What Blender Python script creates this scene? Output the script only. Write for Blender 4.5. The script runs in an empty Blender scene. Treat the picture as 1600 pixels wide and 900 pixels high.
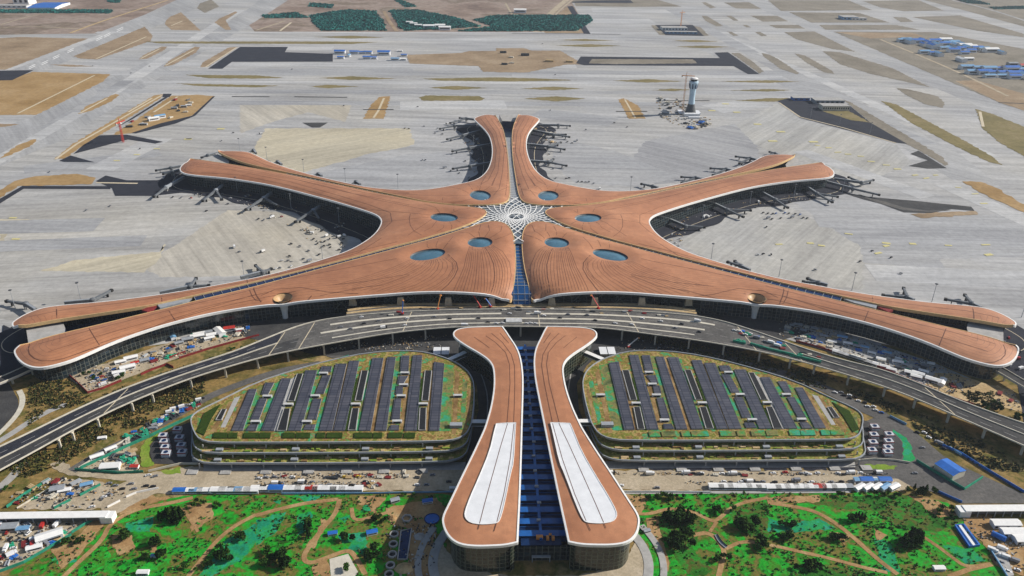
import bpy, math, random
import numpy as np
from mathutils import Vector, Matrix
from mathutils.bvhtree import BVHTree
from mathutils.geometry import delaunay_2d_cdt
random.seed(7)
R = math.radians
scene = bpy.context.scene
COL = scene.collection

# ------------------------------------------------------------------ camera
CAM = np.array([-40.272, -1034.625, 448.744])
FOC = 1253.36
_y, _p, _r = R(1.9932), R(26.6075), R(0.9534)
FW = np.array([math.sin(_y)*math.cos(_p), math.cos(_y)*math.cos(_p), -math.sin(_p)])
_rt = np.array([math.cos(_y), -math.sin(_y), 0.0]); _up = np.cross(_rt, FW)
RT = _rt*math.cos(_r) + _up*math.sin(_r); UP = -_rt*math.sin(_r) + _up*math.cos(_r)

def at(u, v, z=0.0):
    """ground-survey helper: the point at height z seen at (u, v) of the 1600 x 900 photograph"""
    d = FW*FOC + RT*(u-800) - UP*(v-450)
    return CAM + d*((z-CAM[2])/d[2])
def px(P):
    d = np.array(P, float)-CAM; z = d @ FW
    return 800+FOC*(d @ RT)/z, 450-FOC*(d @ UP)/z
def on(u, v, zfun):
    z = 30.0
    for _ in range(25):
        p = at(u, v, z); z = zfun(p[0], p[1])
    return np.array([p[0], p[1], z])
def G(pts, z=0.0):
    return [tuple(at(u, v, z)[:2]) for u, v in pts]
def Z(ox, oy, s, pts, z=0.0):
    """survey points noted on an enlargement (origin ox, oy, scale s)"""
    return G([(ox+a/s, oy+b/s) for a, b in pts], z)
def mir(pts):
    return [(-p[0],)+tuple(p[1:]) for p in pts][::-1]

cd = bpy.data.cameras.new('camera'); cam = bpy.data.objects.new('camera', cd); COL.objects.link(cam)
cd.sensor_fit = 'HORIZONTAL'; cd.sensor_width = 36; cd.lens = FOC/1600*36; cd.clip_start = 5; cd.clip_end = 30000
M4 = Matrix([[RT[i], UP[i], -FW[i], CAM[i]] for i in range(3)]+[[0, 0, 0, 1]]); cam.matrix_world = M4
scene.camera = cam

# ------------------------------------------------------------------ mesh building
def area2(p):
    return sum(p[i][0]*p[(i+1) % len(p)][1]-p[(i+1) % len(p)][0]*p[i][1] for i in range(len(p)))
def ccw(p):
    p = [tuple(q[:2]) for q in p]
    return p if area2(p) > 0 else p[::-1]
class MB:
    def __init__(s): s.v = []; s.f = []; s.m = []; s.uv = []
    def add(s, vs, fs, mi=0, uvs=None):
        o = len(s.v); s.v += [tuple(map(float, q)) for q in vs]
        for k, f in enumerate(fs):
            s.f.append([o+i for i in f]); s.m.append(mi if isinstance(mi, int) else mi[k])
            s.uv.append(uvs[k] if uvs else [(0, 0)]*len(f))
        return s
    def box(s, c, d, rot=0.0, mi=0, top=None, taper=1.0):
        x, y, z = c; a, b, h = d[0]/2, d[1]/2, d[2]; cs, sn = math.cos(rot), math.sin(rot); vs = []
        for zz, t in ((z, 1), (z+h, taper)):
            for q, w in ((-a, -b), (a, -b), (a, b), (-a, b)):
                q *= t; w *= t; vs.append((x+q*cs-w*sn, y+q*sn+w*cs, zz))
        return s.add(vs, [(3, 2, 1, 0), (4, 5, 6, 7), (0, 1, 5, 4), (1, 2, 6, 5), (2, 3, 7, 6), (3, 0, 4, 7)], [mi, mi if top is None else top]+[mi]*4)
    def gable(s, c, d, rise, rot=0.0, wall=0, roof=1, over=0.3):
        x, y, z = c; a, b, h = d[0]/2, d[1]/2, d[2]; cs, sn = math.cos(rot), math.sin(rot)
        T = lambda q, w, zz: (x+q*cs-w*sn, y+q*sn+w*cs, zz)
        vs = [T(q, w, zz) for zz in (z, z+h) for q, w in ((-a, -b), (a, -b), (a, b), (-a, b))]+[T(-a, 0, z+h+rise), T(a, 0, z+h+rise)]
        s.add(vs, [(0, 1, 5, 4), (1, 2, 6, 9, 5), (2, 3, 7, 6), (3, 0, 4, 8, 7)], wall)
        A, B = a+over, b+over; e = z+h+0.05-rise*over/b
        s.add([T(-A, -B, e), T(A, -B, e), T(A, 0, z+h+rise+.06), T(-A, 0, z+h+rise+.06), T(A, B, e), T(-A, B, e)], [(0, 1, 2, 3), (3, 2, 4, 5)], roof)
        return s
    def prism(s, poly, z0, z1, side=0, top=0, bottom=None):
        p = ccw(poly); n = len(p)
        vs = [(x, y, z0) for x, y in p]+[(x, y, z1) for x, y in p]
        fs = [(i, (i+1) % n, n+(i+1) % n, n+i) for i in range(n)]
        s.add(vs, fs+[tuple(range(n, 2*n))]+([tuple(range(n-1, -1, -1))] if bottom is not None else []), [side]*n+[top]+([bottom] if bottom is not None else []))
        return s
    def sheet(s, poly, z, mi=0):
        p = ccw(poly); return s.add([(x, y, z) for x, y in p], [tuple(range(len(p)))], mi)
    def ribbon(s, pts, w, z=None, mi=0, off=0.0):
        pts = [np.array(q, float) for q in pts]; L = []; n = len(pts)
        for i in range(n):
            t = pts[min(i+1, n-1)][:2]-pts[max(i-1, 0)][:2]; t = t/(np.linalg.norm(t)+1e-9); nn = np.array([-t[1], t[0]])
            zz = z if z is not None else pts[i][2]
            for sgn in (1, -1):
                q = pts[i][:2]+nn*(off+sgn*w/2); L.append((q[0], q[1], zz))
        return s.add(L, [(2*i, 2*i+1, 2*i+3, 2*i+2) for i in range(n-1)], mi)
    def rail(s, pts, w, z0, h, mi=0, off=0.0):
        """solid kerb / parapet of width w and height h along pts (z0 None: pts carry z)"""
        pts = [np.array(q, float) for q in pts]; L = []; n = len(pts)
        for i in range(n):
            t = pts[min(i+1, n-1)][:2]-pts[max(i-1, 0)][:2]; t = t/(np.linalg.norm(t)+1e-9); nn = np.array([-t[1], t[0]])
            zz = z0 if z0 is not None else pts[i][2]
            for sgn, e in ((1, 0), (1, h), (-1, h), (-1, 0)):
                q = pts[i][:2]+nn*(off+sgn*w/2); L.append((q[0], q[1], zz+e))
        fs = [(4*i+k, 4*i+(k+1) % 4, 4*i+4+(k+1) % 4, 4*i+4+k) for i in range(n-1) for k in range(4)]
        return s.add(L, [f[::-1] for f in fs]+[(0, 1, 2, 3), tuple(4*(n-1)+k for k in (3, 2, 1, 0))], mi)
    def wall(s, pts, z0, z1, mi=0, flip=False):
        """glazed curtain along pts with running-length UVs; z0/z1 numbers or lists"""
        n = len(pts); z0 = z0 if hasattr(z0, '__len__') else [z0]*n; z1 = z1 if hasattr(z1, '__len__') else [z1]*n
        l = 0; vs = []; uv = []
        for i in range(n):
            if i: l += math.hypot(pts[i][0]-pts[i-1][0], pts[i][1]-pts[i-1][1])
            vs += [(pts[i][0], pts[i][1], z0[i]), (pts[i][0], pts[i][1], z1[i])]; uv += [(l, z0[i]), (l, z1[i])]
        fs = []; us = []
        for i in range(n-1):
            f = (2*i, 2*i+2, 2*i+3, 2*i+1)
            if flip: f = f[::-1]
            fs.append(f); us.append([uv[k] for k in f])
        return s.add(vs, fs, mi, us)
    def beam(s, a, b, w, h, mi=0):
        a = np.array(a, float); b = np.array(b, float); t = b-a; L = np.linalg.norm(t); t = t/(L+1e-9)
        n = np.cross(t, (0, 0, 1.0)); n = n/np.linalg.norm(n) if np.linalg.norm(n) > 1e-6 else np.array([1., 0, 0]); k = np.cross(n, t)
        vs = [q+n*sx*w/2+k*sz*h/2 for q in (a, b) for sx, sz in ((-1, -1), (1, -1), (1, 1), (-1, 1))]
        return s.add(vs, [(0, 1, 2, 3), (7, 6, 5, 4), (1, 0, 4, 5), (2, 1, 5, 6), (3, 2, 6, 7), (0, 3, 7, 4)], mi)
    def tube(s, a, b, r0, r1, n=8, mi=0, cap=True):
        a = np.array(a, float); b = np.array(b, float); t = (b-a)/(np.linalg.norm(b-a)+1e-9)
        x = np.cross(t, (0, 0, 1.0)); x = x/np.linalg.norm(x) if np.linalg.norm(x) > 1e-6 else np.array([1., 0, 0]); y = np.cross(t, x)
        vs = [q+r*(x*math.cos(2*math.pi*k/n)+y*math.sin(2*math.pi*k/n)) for q, r in ((a, r0), (b, r1)) for k in range(n)]
        fs = [(k, (k+1) % n, n+(k+1) % n, n+k) for k in range(n)]
        if cap: fs += [tuple(range(n-1, -1, -1)), tuple(range(n, 2*n))]
        return s.add(vs, fs, mi)
    def lathe(s, prof, c, n=24, mi=0, cap=False):
        vs = [(c[0]+r*math.cos(2*math.pi*k/n), c[1]+r*math.sin(2*math.pi*k/n), c[2]+z) for r, z in prof for k in range(n)]
        fs = [(j*n+k, j*n+(k+1) % n, (j+1)*n+(k+1) % n, (j+1)*n+k) for j in range(len(prof)-1) for k in range(n)]
        ms = [(mi if isinstance(mi, int) else mi[j]) for j in range(len(prof)-1) for k in range(n)]
        if cap: fs.append(tuple((len(prof)-1)*n+k for k in range(n))); ms.append(ms[-1])
        return s.add(vs, fs, ms)
    def build(s, name, mats, parent=None, smooth=False, uv=False):
        me = bpy.data.meshes.new(name); me.from_pydata(s.v, [], s.f)
        for m in (mats if isinstance(mats, (list, tuple)) else [mats]): me.materials.append(m)
        me.polygons.foreach_set('material_index', s.m)
        if smooth: me.polygons.foreach_set('use_smooth', [True]*len(s.f))
        if uv:
            ul = me.uv_layers.new(name='UVMap'); ul.data.foreach_set('uv', [c for f in s.uv for q in f for c in q])
        me.update(); o = bpy.data.objects.new(name, me); COL.objects.link(o)
        if parent: o.parent = parent
        return o
THINGS = []
def tag(o, label, cat, group=None):
    o['label'] = label; o['category'] = cat
    if group: o['group'] = group
    THINGS.append(o); return o
def struct(o, kind='structure'):
    o['kind'] = kind; return o
def thing(name, label, cat, loc=(0, 0, 0), rot=0.0, group=None):
    o = bpy.data.objects.new(name, None); COL.objects.link(o); o.location = loc; o.rotation_euler = (0, 0, rot)
    o.empty_display_size = 1
    return tag(o, label, cat, group)
KIDS = {}
def dup(src, loc, rot=0.0, label=None, group=None, scale=None):
    c = src.copy(); COL.objects.link(c); c.location = loc; c.rotation_euler = (0, 0, rot)
    if scale: c.scale = (scale,)*3 if not hasattr(scale, '__len__') else scale
    if label: c['label'] = label
    if group: c['group'] = group
    for ch in KIDS.get(src.name, []):
        d = ch.copy(); COL.objects.link(d); d.parent = c
        for g in KIDS.get(ch.name, []):
            e = g.copy(); COL.objects.link(e); e.parent = d
    THINGS.append(c); return c
def kids(root, *ch):
    KIDS.setdefault(root.name, []).extend(ch); return root
def smoothpoly(p, closed=True, it=2):
    for _ in range(it):
        q = []; n = len(p)
        for i in range(n if closed else n-1):
            a = np.array(p[i], float); b = np.array(p[(i+1) % n], float); q += [a*.75+b*.25, a*.25+b*.75]
        if not closed: q = [np.array(p[0], float)]+q+[np.array(p[-1], float)]
        p = q
    return [tuple(a) for a in p]
def dense(p, step, closed=False):
    out = []; n = len(p)
    for i in range(n if closed else n-1):
        a = np.array(p[i], float); b = np.array(p[(i+1) % n], float); k = max(1, int(math.ceil(np.linalg.norm(b[:2]-a[:2])/step)))
        out += [tuple(a+(b-a)*j/k) for j in range(k)]
    if not closed: out.append(tuple(p[-1]))
    return out
def inside(P, poly):
    P = np.asarray(P, float); x, y = P[:, 0], P[:, 1]; r = np.zeros(len(P), bool); n = len(poly)
    for i in range(n):
        x1, y1 = poly[i][:2]; x2, y2 = poly[(i+1) % n][:2]
        if y1 == y2: continue
        c = ((y1 > y) != (y2 > y)) & (x < (x2-x1)*(y-y1)/(y2-y1)+x1); r ^= c
    return r
def segdist(P, A, B):
    P = np.asarray(P, float)[:, None, :2]; A = np.asarray(A, float)[None, :, :2]; B = np.asarray(B, float)[None, :, :2]; d = B-A
    t = np.clip(((P-A)*d).sum(-1)/((d*d).sum(-1)+1e-9), 0, 1); return np.sqrt((((A+d*t[..., None])-P)**2).sum(-1)).min(1)
# ------------------------------------------------------------------ materials (all procedural)
def _new(name):
    m = bpy.data.materials.new(name); m.use_nodes = True; nt = m.node_tree; return m, nt, nt.nodes['Principled BSDF']
def _lin(nt, op, a, b=None):
    n = nt.nodes.new('ShaderNodeMath'); n.operation = op
    for i, q in enumerate((a, b)):
        if q is None: continue
        if isinstance(q, (int, float)): n.inputs[i].default_value = q
        else: nt.links.new(q, n.inputs[i])
    return n.outputs[0]
def _noise(nt, vec, scale, detail=4, rough=.6):
    n = nt.nodes.new('ShaderNodeTexNoise'); n.inputs['Scale'].default_value = scale; n.inputs['Detail'].default_value = detail
    n.inputs['Roughness'].default_value = rough
    if vec is not None: nt.links.new(vec, n.inputs['Vector'])
    return n.outputs['Fac']
def _map(nt, vec, rot=0.0, sc=(1, 1, 1), loc=(0, 0, 0)):
    n = nt.nodes.new('ShaderNodeMapping'); n.inputs['Rotation'].default_value = (0, 0, rot); n.inputs['Scale'].default_value = sc
    n.inputs['Location'].default_value = loc; nt.links.new(vec, n.inputs['Vector']); return n.outputs['Vector']
def _ramp(nt, fac, stops):
    n = nt.nodes.new('ShaderNodeValToRGB'); e = n.color_ramp.elements
    while len(e) < len(stops): e.new(0.5)
    for q, (p, c) in zip(e, stops): q.position = p; q.color = tuple(c)+(1,)
    nt.links.new(fac, n.inputs['Fac']); return n.outputs['Color']
def _mix(nt, fac, a, b, mode='MIX'):
    n = nt.nodes.new('ShaderNodeMix'); n.data_type = 'RGBA'; n.blend_type = mode
    for s, q in ((n.inputs[0], fac), (n.inputs[6], a), (n.inputs[7], b)):
        if isinstance(q, (int, float)): s.default_value = q
        elif isinstance(q, (tuple, list)): s.default_value = tuple(q)+(1,)
        else: nt.links.new(q, s)
    return n.outputs[2]
def _oc(nt):
    n = nt.nodes.new('ShaderNodeTexCoord'); return n.outputs['Object']
def flat(name, col, rough=.7, var=.18, scale=.4, metal=0.0, spec=.3):
    m, nt, b = _new(name); v = _oc(nt); f = _noise(nt, v, scale, 5, .65)
    c = _ramp(nt, f, [(.3, [q*(1-var) for q in col]), (.7, [min(1, q*(1+var)) for q in col])])
    nt.links.new(c, b.inputs['Base Color']); b.inputs['Roughness'].default_value = rough; b.inputs['Metallic'].default_value = metal
    b.inputs['Specular IOR Level'].default_value = spec; return m
def earth(name, stops, scale=.02, fine=.35, fine_amt=.35, rough=.95, rot=0.0, stretch=1.0):
    """ground made of several soils / plants in patches, with fine mottling"""
    m, nt, b = _new(name); v = _map(nt, _oc(nt), rot, (1, stretch, 1)); f = _noise(nt, v, scale, 8, .62)
    c = _ramp(nt, f, stops); g = _noise(nt, _oc(nt), fine, 6, .7)
    c = _mix(nt, fine_amt, c, _ramp(nt, g, [(.3, (.25, .25, .25)), (.7, (.95, .95, .95))]), 'OVERLAY')
    nt.links.new(c, b.inputs['Base Color']); b.inputs['Roughness'].default_value = rough; b.inputs['Specular IOR Level'].default_value = .1
    bp = nt.nodes.new('ShaderNodeBump'); bp.inputs['Strength'].default_value = .5; bp.inputs['Distance'].default_value = .6
    nt.links.new(g, bp.inputs['Height']); nt.links.new(bp.outputs['Normal'], b.inputs['Normal']); return m
def slab(name, col, rot=0.0, amt=.2, warm=(1.0, .93, .78), warm_amt=.35, joint=.5):
    """paved concrete: lanes of slabs poured on different days, joints, tyre and water streaks"""
    m, nt, b = _new(name); o = _oc(nt); v = _map(nt, o, rot)
    st = _noise(nt, _map(nt, v, 0, (.0022, .055, 1)), 1.0, 6, .7)
    st2 = _noise(nt, _map(nt, v, 0, (.012, .22, 1)), 1.0, 4, .6)
    big = _noise(nt, o, .0035, 5, .55); fine = _noise(nt, o, .12, 5, .7)
    c = _ramp(nt, st, [(.28, [q*(1-amt*1.3) for q in col]), (.5, col), (.72, [min(1, q*(1+amt)) for q in col])])
    c = _mix(nt, .26, c, _ramp(nt, st2, [(.3, (.3, .3, .3)), (.7, (.72, .72, .72))]), 'OVERLAY')
    patch = _noise(nt, _map(nt, v, .35, (.004, .012, 1)), 1.0, 3, .5); c = _mix(nt, .45, c, _ramp(nt, patch, [(.35, (.36, .36, .37)), (.5, (.5, .5, .5)), (.65, (.62, .61, .59))]), 'OVERLAY')
    wf = _ramp(nt, big, [(.42, (0, 0, 0)), (.62, (1, 1, 1))])
    c = _mix(nt, _lin(nt, 'MULTIPLY', wf, warm_amt), c, _mix(nt, 1.0, c, warm, 'MULTIPLY'))
    c = _mix(nt, .35, c, _ramp(nt, fine, [(.3, (.3, .3, .3)), (.7, (.7, .7, .7))]), 'OVERLAY')
    br = nt.nodes.new('ShaderNodeTexBrick'); br.offset = 0.0; br.inputs['Scale'].default_value = 1.0
    br.offset = .37; br.inputs['Brick Width'].default_value = 60; br.inputs['Row Height'].default_value = 12.5; br.inputs['Mortar Size'].default_value = .35
    br.inputs['Mortar Smooth'].default_value = .6; br.inputs['Bias'].default_value = 0
    br.inputs['Color1'].default_value = (.86, .86, .87, 1); br.inputs['Color2'].default_value = (1, 1, 1, 1); br.inputs['Mortar'].default_value = (.70, .70, .70, 1)
    nt.links.new(v, br.inputs['Vector']); c = _mix(nt, joint, c, br.outputs['Color'], 'MULTIPLY')
    nt.links.new(c, b.inputs['Base Color']); b.inputs['Roughness'].default_value = .9; b.inputs['Specular IOR Level'].default_value = .15; return m
def glazing(name, glass, frame, du=3.0, dv=3.6, wu=.1, wv=.1, rough=.12, diag=False, lit=None):
    """curtain wall: panes between mullions and transoms, running-length UVs"""
    m, nt, b = _new(name); uv = nt.nodes.new('ShaderNodeUVMap').outputs['UV']; sx = nt.nodes.new('ShaderNodeSeparateXYZ'); nt.links.new(uv, sx.inputs[0])
    def line(co, d, w): return _lin(nt, 'LESS_THAN', _lin(nt, 'FRACT', _lin(nt, 'DIVIDE', co, d)), w)
    k = _lin(nt, 'MAXIMUM', line(sx.outputs[0], du, wu), line(sx.outputs[1], dv, wv))
    if diag:
        k = _lin(nt, 'MAXIMUM', k, line(_lin(nt, 'ADD', sx.outputs[0], sx.outputs[1]), du*3, wu*.7))
        k = _lin(nt, 'MAXIMUM', k, line(_lin(nt, 'SUBTRACT', sx.outputs[0], sx.outputs[1]), du*3, wu*.7))
    fl = nt.nodes.new('ShaderNodeVectorMath'); fl.operation = 'FLOOR'; dv_ = nt.nodes.new('ShaderNodeVectorMath'); dv_.operation = 'DIVIDE'
    dv_.inputs[1].default_value = (du, dv, 1); nt.links.new(uv, dv_.inputs[0]); nt.links.new(dv_.outputs[0], fl.inputs[0])
    wn = nt.nodes.new('ShaderNodeTexWhiteNoise'); nt.links.new(fl.outputs[0], wn.inputs['Vector'])
    g = _ramp(nt, wn.outputs['Value'], [(0, [q*.6 for q in glass]), (.8, [q*1.3 for q in glass]), (1, [q*2.2 for q in glass])])
    nt.links.new(_mix(nt, k, g, frame), b.inputs['Base Color'])
    nt.links.new(_lin(nt, 'ADD', _lin(nt, 'MULTIPLY', k, .5), rough), b.inputs['Roughness']); b.inputs['Specular IOR Level'].default_value = .6; return m
def roofing():
    """copper-coloured standing-seam roof: panel to panel tone shifts, dust, weathering"""
    m, nt, b = _new('copper_roof'); o = _oc(nt)
    big = _noise(nt, o, .012, 5, .6); mid = _noise(nt, o, .09, 5, .65); fine = _noise(nt, o, .8, 3, .7)
    vo = nt.nodes.new('ShaderNodeTexVoronoi'); vo.inputs['Scale'].default_value = .22; nt.links.new(o, vo.inputs['Vector'])
    sp = nt.nodes.new('ShaderNodeSeparateColor'); nt.links.new(vo.outputs['Color'], sp.inputs[0])
    c = _ramp(nt, big, [(.3, (.34, .142, .068)), (.55, (.425, .188, .092)), (.75, (.50, .235, .12))])
    c = _mix(nt, .30, c, _ramp(nt, mid, [(.3, (.32, .3, .3)), (.7, (.68, .7, .7))]), 'OVERLAY')
    c = _mix(nt, .12, c, _ramp(nt, sp.outputs[0], [(0, (.3, .3, .3)), (1, (.7, .7, .7))]), 'OVERLAY')
    c = _mix(nt, .14, c, _ramp(nt, fine, [(.3, (.3, .3, .3)), (.7, (.7, .7, .7))]), 'OVERLAY')
    uv = nt.nodes.new('ShaderNodeUVMap').outputs['UV']; sx = nt.nodes.new('ShaderNodeSeparateXYZ'); nt.links.new(uv, sx.inputs[0])
    ln = _lin(nt, 'MULTIPLY', _lin(nt, 'LESS_THAN', _lin(nt, 'FRACT', _lin(nt, 'DIVIDE', sx.outputs[0], 5.2)), .10), sx.outputs[1])
    c = _mix(nt, _lin(nt, 'MULTIPLY', ln, .55), c, (.16, .07, .04))
    nt.links.new(c, b.inputs['Base Color']); b.inputs['Roughness'].default_value = .5; b.inputs['Specular IOR Level'].default_value = .4
    return m
def foliage(name, cols):
    m, nt, b = _new(name); oi = nt.nodes.new('ShaderNodeObjectInfo'); f = _noise(nt, _oc(nt), .9, 3, .6)
    k = _lin(nt, 'ADD', _lin(nt, 'MULTIPLY', oi.outputs['Random'], .55), _lin(nt, 'MULTIPLY', f, .45))
    nt.links.new(_ramp(nt, k, [(.15, cols[0]), (.5, cols[1]), (.85, cols[2])]), b.inputs['Base Color'])
    b.inputs['Roughness'].default_value = .9; b.inputs['Specular IOR Level'].default_value = .1; return m

M = {}
M['roof'] = roofing()
M['seam'] = flat('roof_seam_dark', (.12, .05, .03), .7)
M['ridge'] = flat('roof_ridge_sunlit', (.62, .42, .20), .5)  # gold of sun on the ridge edges, put into the colour
M['white'] = flat('white_paint', (.78, .77, .74), .5, .08, .3)
M['cream'] = flat('cream_fascia', (.80, .76, .66), .5, .1, .2)
M['panel'] = flat('white_roof_panel', (.72, .73, .74), .5, .07, .15)
M['skyglass'] = flat('skylight_glass', (.07, .16, .22), .12, .25, .08, spec=.8)
M['spineglass'] = flat('spine_glass', (.010, .065, .19), .15, .3, .12, spec=.6)
M['bowl'] = flat('funnel_gold', (.46, .29, .14), .45)
M['bridge'] = flat('bridge_cladding', (.13, .14, .15), .5, .25, .4)
M['starglass'] = flat('star_glass', (.10, .125, .15), .25, .3, .2, spec=.6)
M['blueglass'] = flat('blue_glass', (.014, .10, .34), .15, .3, .12, spec=.6)
M['deepblue'] = flat('deep_blue_glass', (.006, .025, .085), .25, .3, .2)
M['facade'] = glazing('dark_curtain_wall', (.010, .018, .024), (.09, .10, .085), 4.5, 4.0, .12, .10)
M['hallglass'] = glazing('hall_curtain_wall', (.006, .010, .010), (.11, .125, .10), 9, 6.0, .06, .06, diag=True)
M['hotelglass'] = glazing('service_curtain_wall', (.010, .016, .012), (.095, .105, .075), 4.2, 3.6, .13, .13)
M['greenglass'] = glazing('lit_green_curtain_wall', (.10, .22, .15), (.32, .42, .30), 4.2, 3.6, .13, .13)  # lit copy of the service wall, brightness put into the colour
M['asphalt'] = earth('asphalt', [(.3, (.038, .038, .040)), (.55, (.06, .059, .058)), (.75, (.085, .082, .078))], .05, .5, .3)
M['asphalt_new'] = earth('fresh_asphalt', [(.3, (.022, .024, .032)), (.6, (.032, .034, .044)), (.8, (.05, .05, .055))], .04, .4, .3)
M['asphalt_pale'] = earth('pale_asphalt', [(.3, (.08, .077, .073)), (.6, (.12, .114, .106)), (.8, (.175, .16, .14))], .05, .4, .35)  # palest grey of the three asphalts
M['concrete'] = flat('grey_concrete', (.36, .35, .33), .85, .2, .15)
M['cream_conc'] = flat('pale_concrete', (.55, .51, .42), .85, .15, .2)
M['darkroom'] = flat('dark_interior', (.012, .013, .016), .8)
M['steel'] = flat('dark_steel', (.07, .075, .08), .5, .2, .8)
M['grey'] = flat('grey_metal', (.30, .32, .34), .5, .15, .4)
M['teal'] = flat('teal_hoarding', (.02, .22, .14), .7, .3, .3)
M['netgreen'] = flat('green_netting', (.02, .30, .17), .9, .35, .25)
M['red'] = flat('red_paint', (.45, .035, .025), .6, .25, .4)
M['maroon'] = flat('maroon_hoarding', (.20, .022, .022), .7, .3, .3)
M['blue'] = flat('blue_sheet_roof', (.02, .13, .46), .5, .25, .12)
M['paleblue'] = flat('pale_blue_roof', (.16, .33, .52), .5, .2, .2)
M['yellow'] = flat('yellow_paint', (.72, .52, .05), .7, .15, .5)
M['orange'] = flat('orange_steel', (.62, .25, .06), .6, .15, .5)
M['black'] = flat('black_rubber', (.02, .02, .02), .8)
M['solar'] = None
def solar():
    m, nt, b = _new('solar_panels'); o = _oc(nt); br = nt.nodes.new('ShaderNodeTexBrick'); br.offset = 0
    br.inputs['Scale'].default_value = 1; br.inputs['Brick Width'].default_value = 7; br.inputs['Row Height'].default_value = 4.2; br.inputs['Mortar Size'].default_value = .3
    br.inputs['Color1'].default_value = (.056, .058, .074, 1); br.inputs['Color2'].default_value = (.092, .090, .104, 1); br.inputs['Mortar'].default_value = (.018, .018, .024, 1)
    nt.links.new(o, br.inputs['Vector']); nt.links.new(_mix(nt, .4, br.outputs['Color'], _ramp(nt, _noise(nt, o, .06), [(.3, (.3, .3, .35)), (.7, (.7, .7, .7))]), 'OVERLAY'), b.inputs['Base Color'])
    b.inputs['Roughness'].default_value = .35; return m
M['solar'] = solar()
M['planting'] = earth('roof_planting', [(.28, (.07, .04, .012)), (.38, (.26, .16, .055)), (.44, (.10, .13, .015)), (.49, (.34, .25, .09)), (.53, (.17, .085, .03)), (.58, (.15, .18, .03)), (.63, (.03, .26, .12)), (.69, (.22, .13, .045)), (.8, (.09, .17, .02))], .075, .45, .6)
M['planting_dry'] = earth('terrace_planting', [(.28, (.03, .035, .008)), (.40, (.30, .22, .07)), (.47, (.14, .14, .03)), (.53, (.22, .24, .045)), (.6, (.42, .33, .12)), (.68, (.06, .035, .018)), (.8, (.16, .17, .03))], .16, .6, .5)
M['hedge'] = earth('clipped_hedge', [(.3, (.012, .03, .004)), (.6, (.03, .055, .006)), (.8, (.06, .10, .012))], .3, 1.0, .4)
M['stripgreen'] = earth('green_strip', [(.28, (.05, .06, .02)), (.4, (.10, .13, .05)), (.47, (.20, .17, .06)), (.52, (.07, .22, .05)), (.62, (.03, .28, .17)), (.7, (.17, .14, .06)), (.8, (.08, .10, .05))], .06, .5, .4)
M['stripbrown'] = earth('brown_strip', [(.3, (.10, .055, .02)), (.5, (.24, .15, .06)), (.65, (.34, .24, .11)), (.8, (.12, .12, .03))], .06, .5, .4)
M['leaf'] = foliage('dark_green_leaves', [(.008, .022, .004), (.016, .045, .007), (.04, .085, .012)])
M['leaf_bright'] = foliage('bright_green_leaves', [(.015, .05, .006), (.035, .10, .012), (.08, .16, .02)])  # lighter leaf colour of the light green trees
M['bark'] = flat('bark', (.10, .07, .045), .9)
M['panelgrey'] = flat('housing_panel', (.48, .48, .47), .6, .2, .3)
# ------------------------------------------------------------------ ground, aprons, taxiways
TAN = [(.3, (.20, .142, .085)), (.5, (.275, .20, .125)), (.65, (.33, .25, .165)), (.8, (.22, .18, .10))]
M['tan'] = earth('dry_grass_tan', TAN, .012, .12, .35)
M['ochre'] = earth('dry_grass_ochre', [(.3, (.25, .155, .06)), (.5, (.33, .215, .095)), (.7, (.39, .27, .14))], .012, .12, .3)
M['drygrey'] = earth('dry_grass_grey', [(.3, (.155, .135, .10)), (.5, (.21, .185, .145)), (.7, (.25, .22, .17))], .01, .12, .35)
M['oliv'] = earth('dry_grass_olive', [(.3, (.13, .11, .045)), (.5, (.19, .155, .065)), (.7, (.24, .19, .10))], .012, .12, .35)
M['far'] = earth('far_fields', [(.28, (.13, .09, .07)), (.42, (.21, .155, .12)), (.52, (.28, .22, .18)), (.6, (.16, .12, .085)), (.72, (.33, .28, .23))], .0035, .05, .5)
M['rough'] = earth('rough_ground', [(.28, (.03, .028, .010)), (.40, (.10, .085, .022)), (.5, (.25, .165, .06)), (.58, (.085, .085, .018)), (.68, (.33, .235, .11)), (.8, (.05, .045, .014))], .022, .3, .5)
M['dirt'] = earth('compacted_dirt', [(.3, (.29, .235, .16)), (.5, (.38, .315, .22)), (.7, (.45, .38, .28))], .04, .4, .35)
M['sandy'] = earth('sandy_soil', [(.3, (.32, .22, .10)), (.5, (.44, .32, .17)), (.7, (.50, .39, .23))], .05, .4, .35)
M['path'] = earth('earth_path', [(.3, (.21, .12, .05)), (.5, (.33, .20, .09)), (.7, (.40, .28, .14))], .06, .5, .4)
M['garden'] = earth('garden_ground', [(.22, (.010, .02, .004)), (.33, (.02, .075, .008)), (.39, (.012, .28, .018)), (.44, (.04, .13, .012)), (.48, (.17, .12, .035)), (.51, (.07, .14, .015)), (.56, (.012, .30, .022)), (.60, (.03, .19, .02)), (.64, (.12, .10, .025)), (.69, (.012, .26, .05)), (.75, (.01, .22, .12)), (.84, (.03, .05, .01))], .034, .35, .5)
M['lawn'] = earth('vivid_lawn', [(.3, (.010, .10, .008)), (.42, (.012, .30, .022)), (.52, (.05, .16, .012)), (.6, (.012, .33, .03)), (.7, (.07, .32, .02))], .07, .5, .45)
M['lime'] = earth('lime_grass', [(.3, (.10, .19, .02)), (.5, (.17, .25, .03)), (.7, (.26, .25, .07))], .05, .5, .45)
M['net'] = earth('green_net_cover', [(.3, (.012, .11, .03)), (.42, (.01, .22, .12)), (.52, (.02, .26, .06)), (.6, (.02, .28, .17)), (.72, (.10, .12, .04))], .07, .5, .35)
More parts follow.
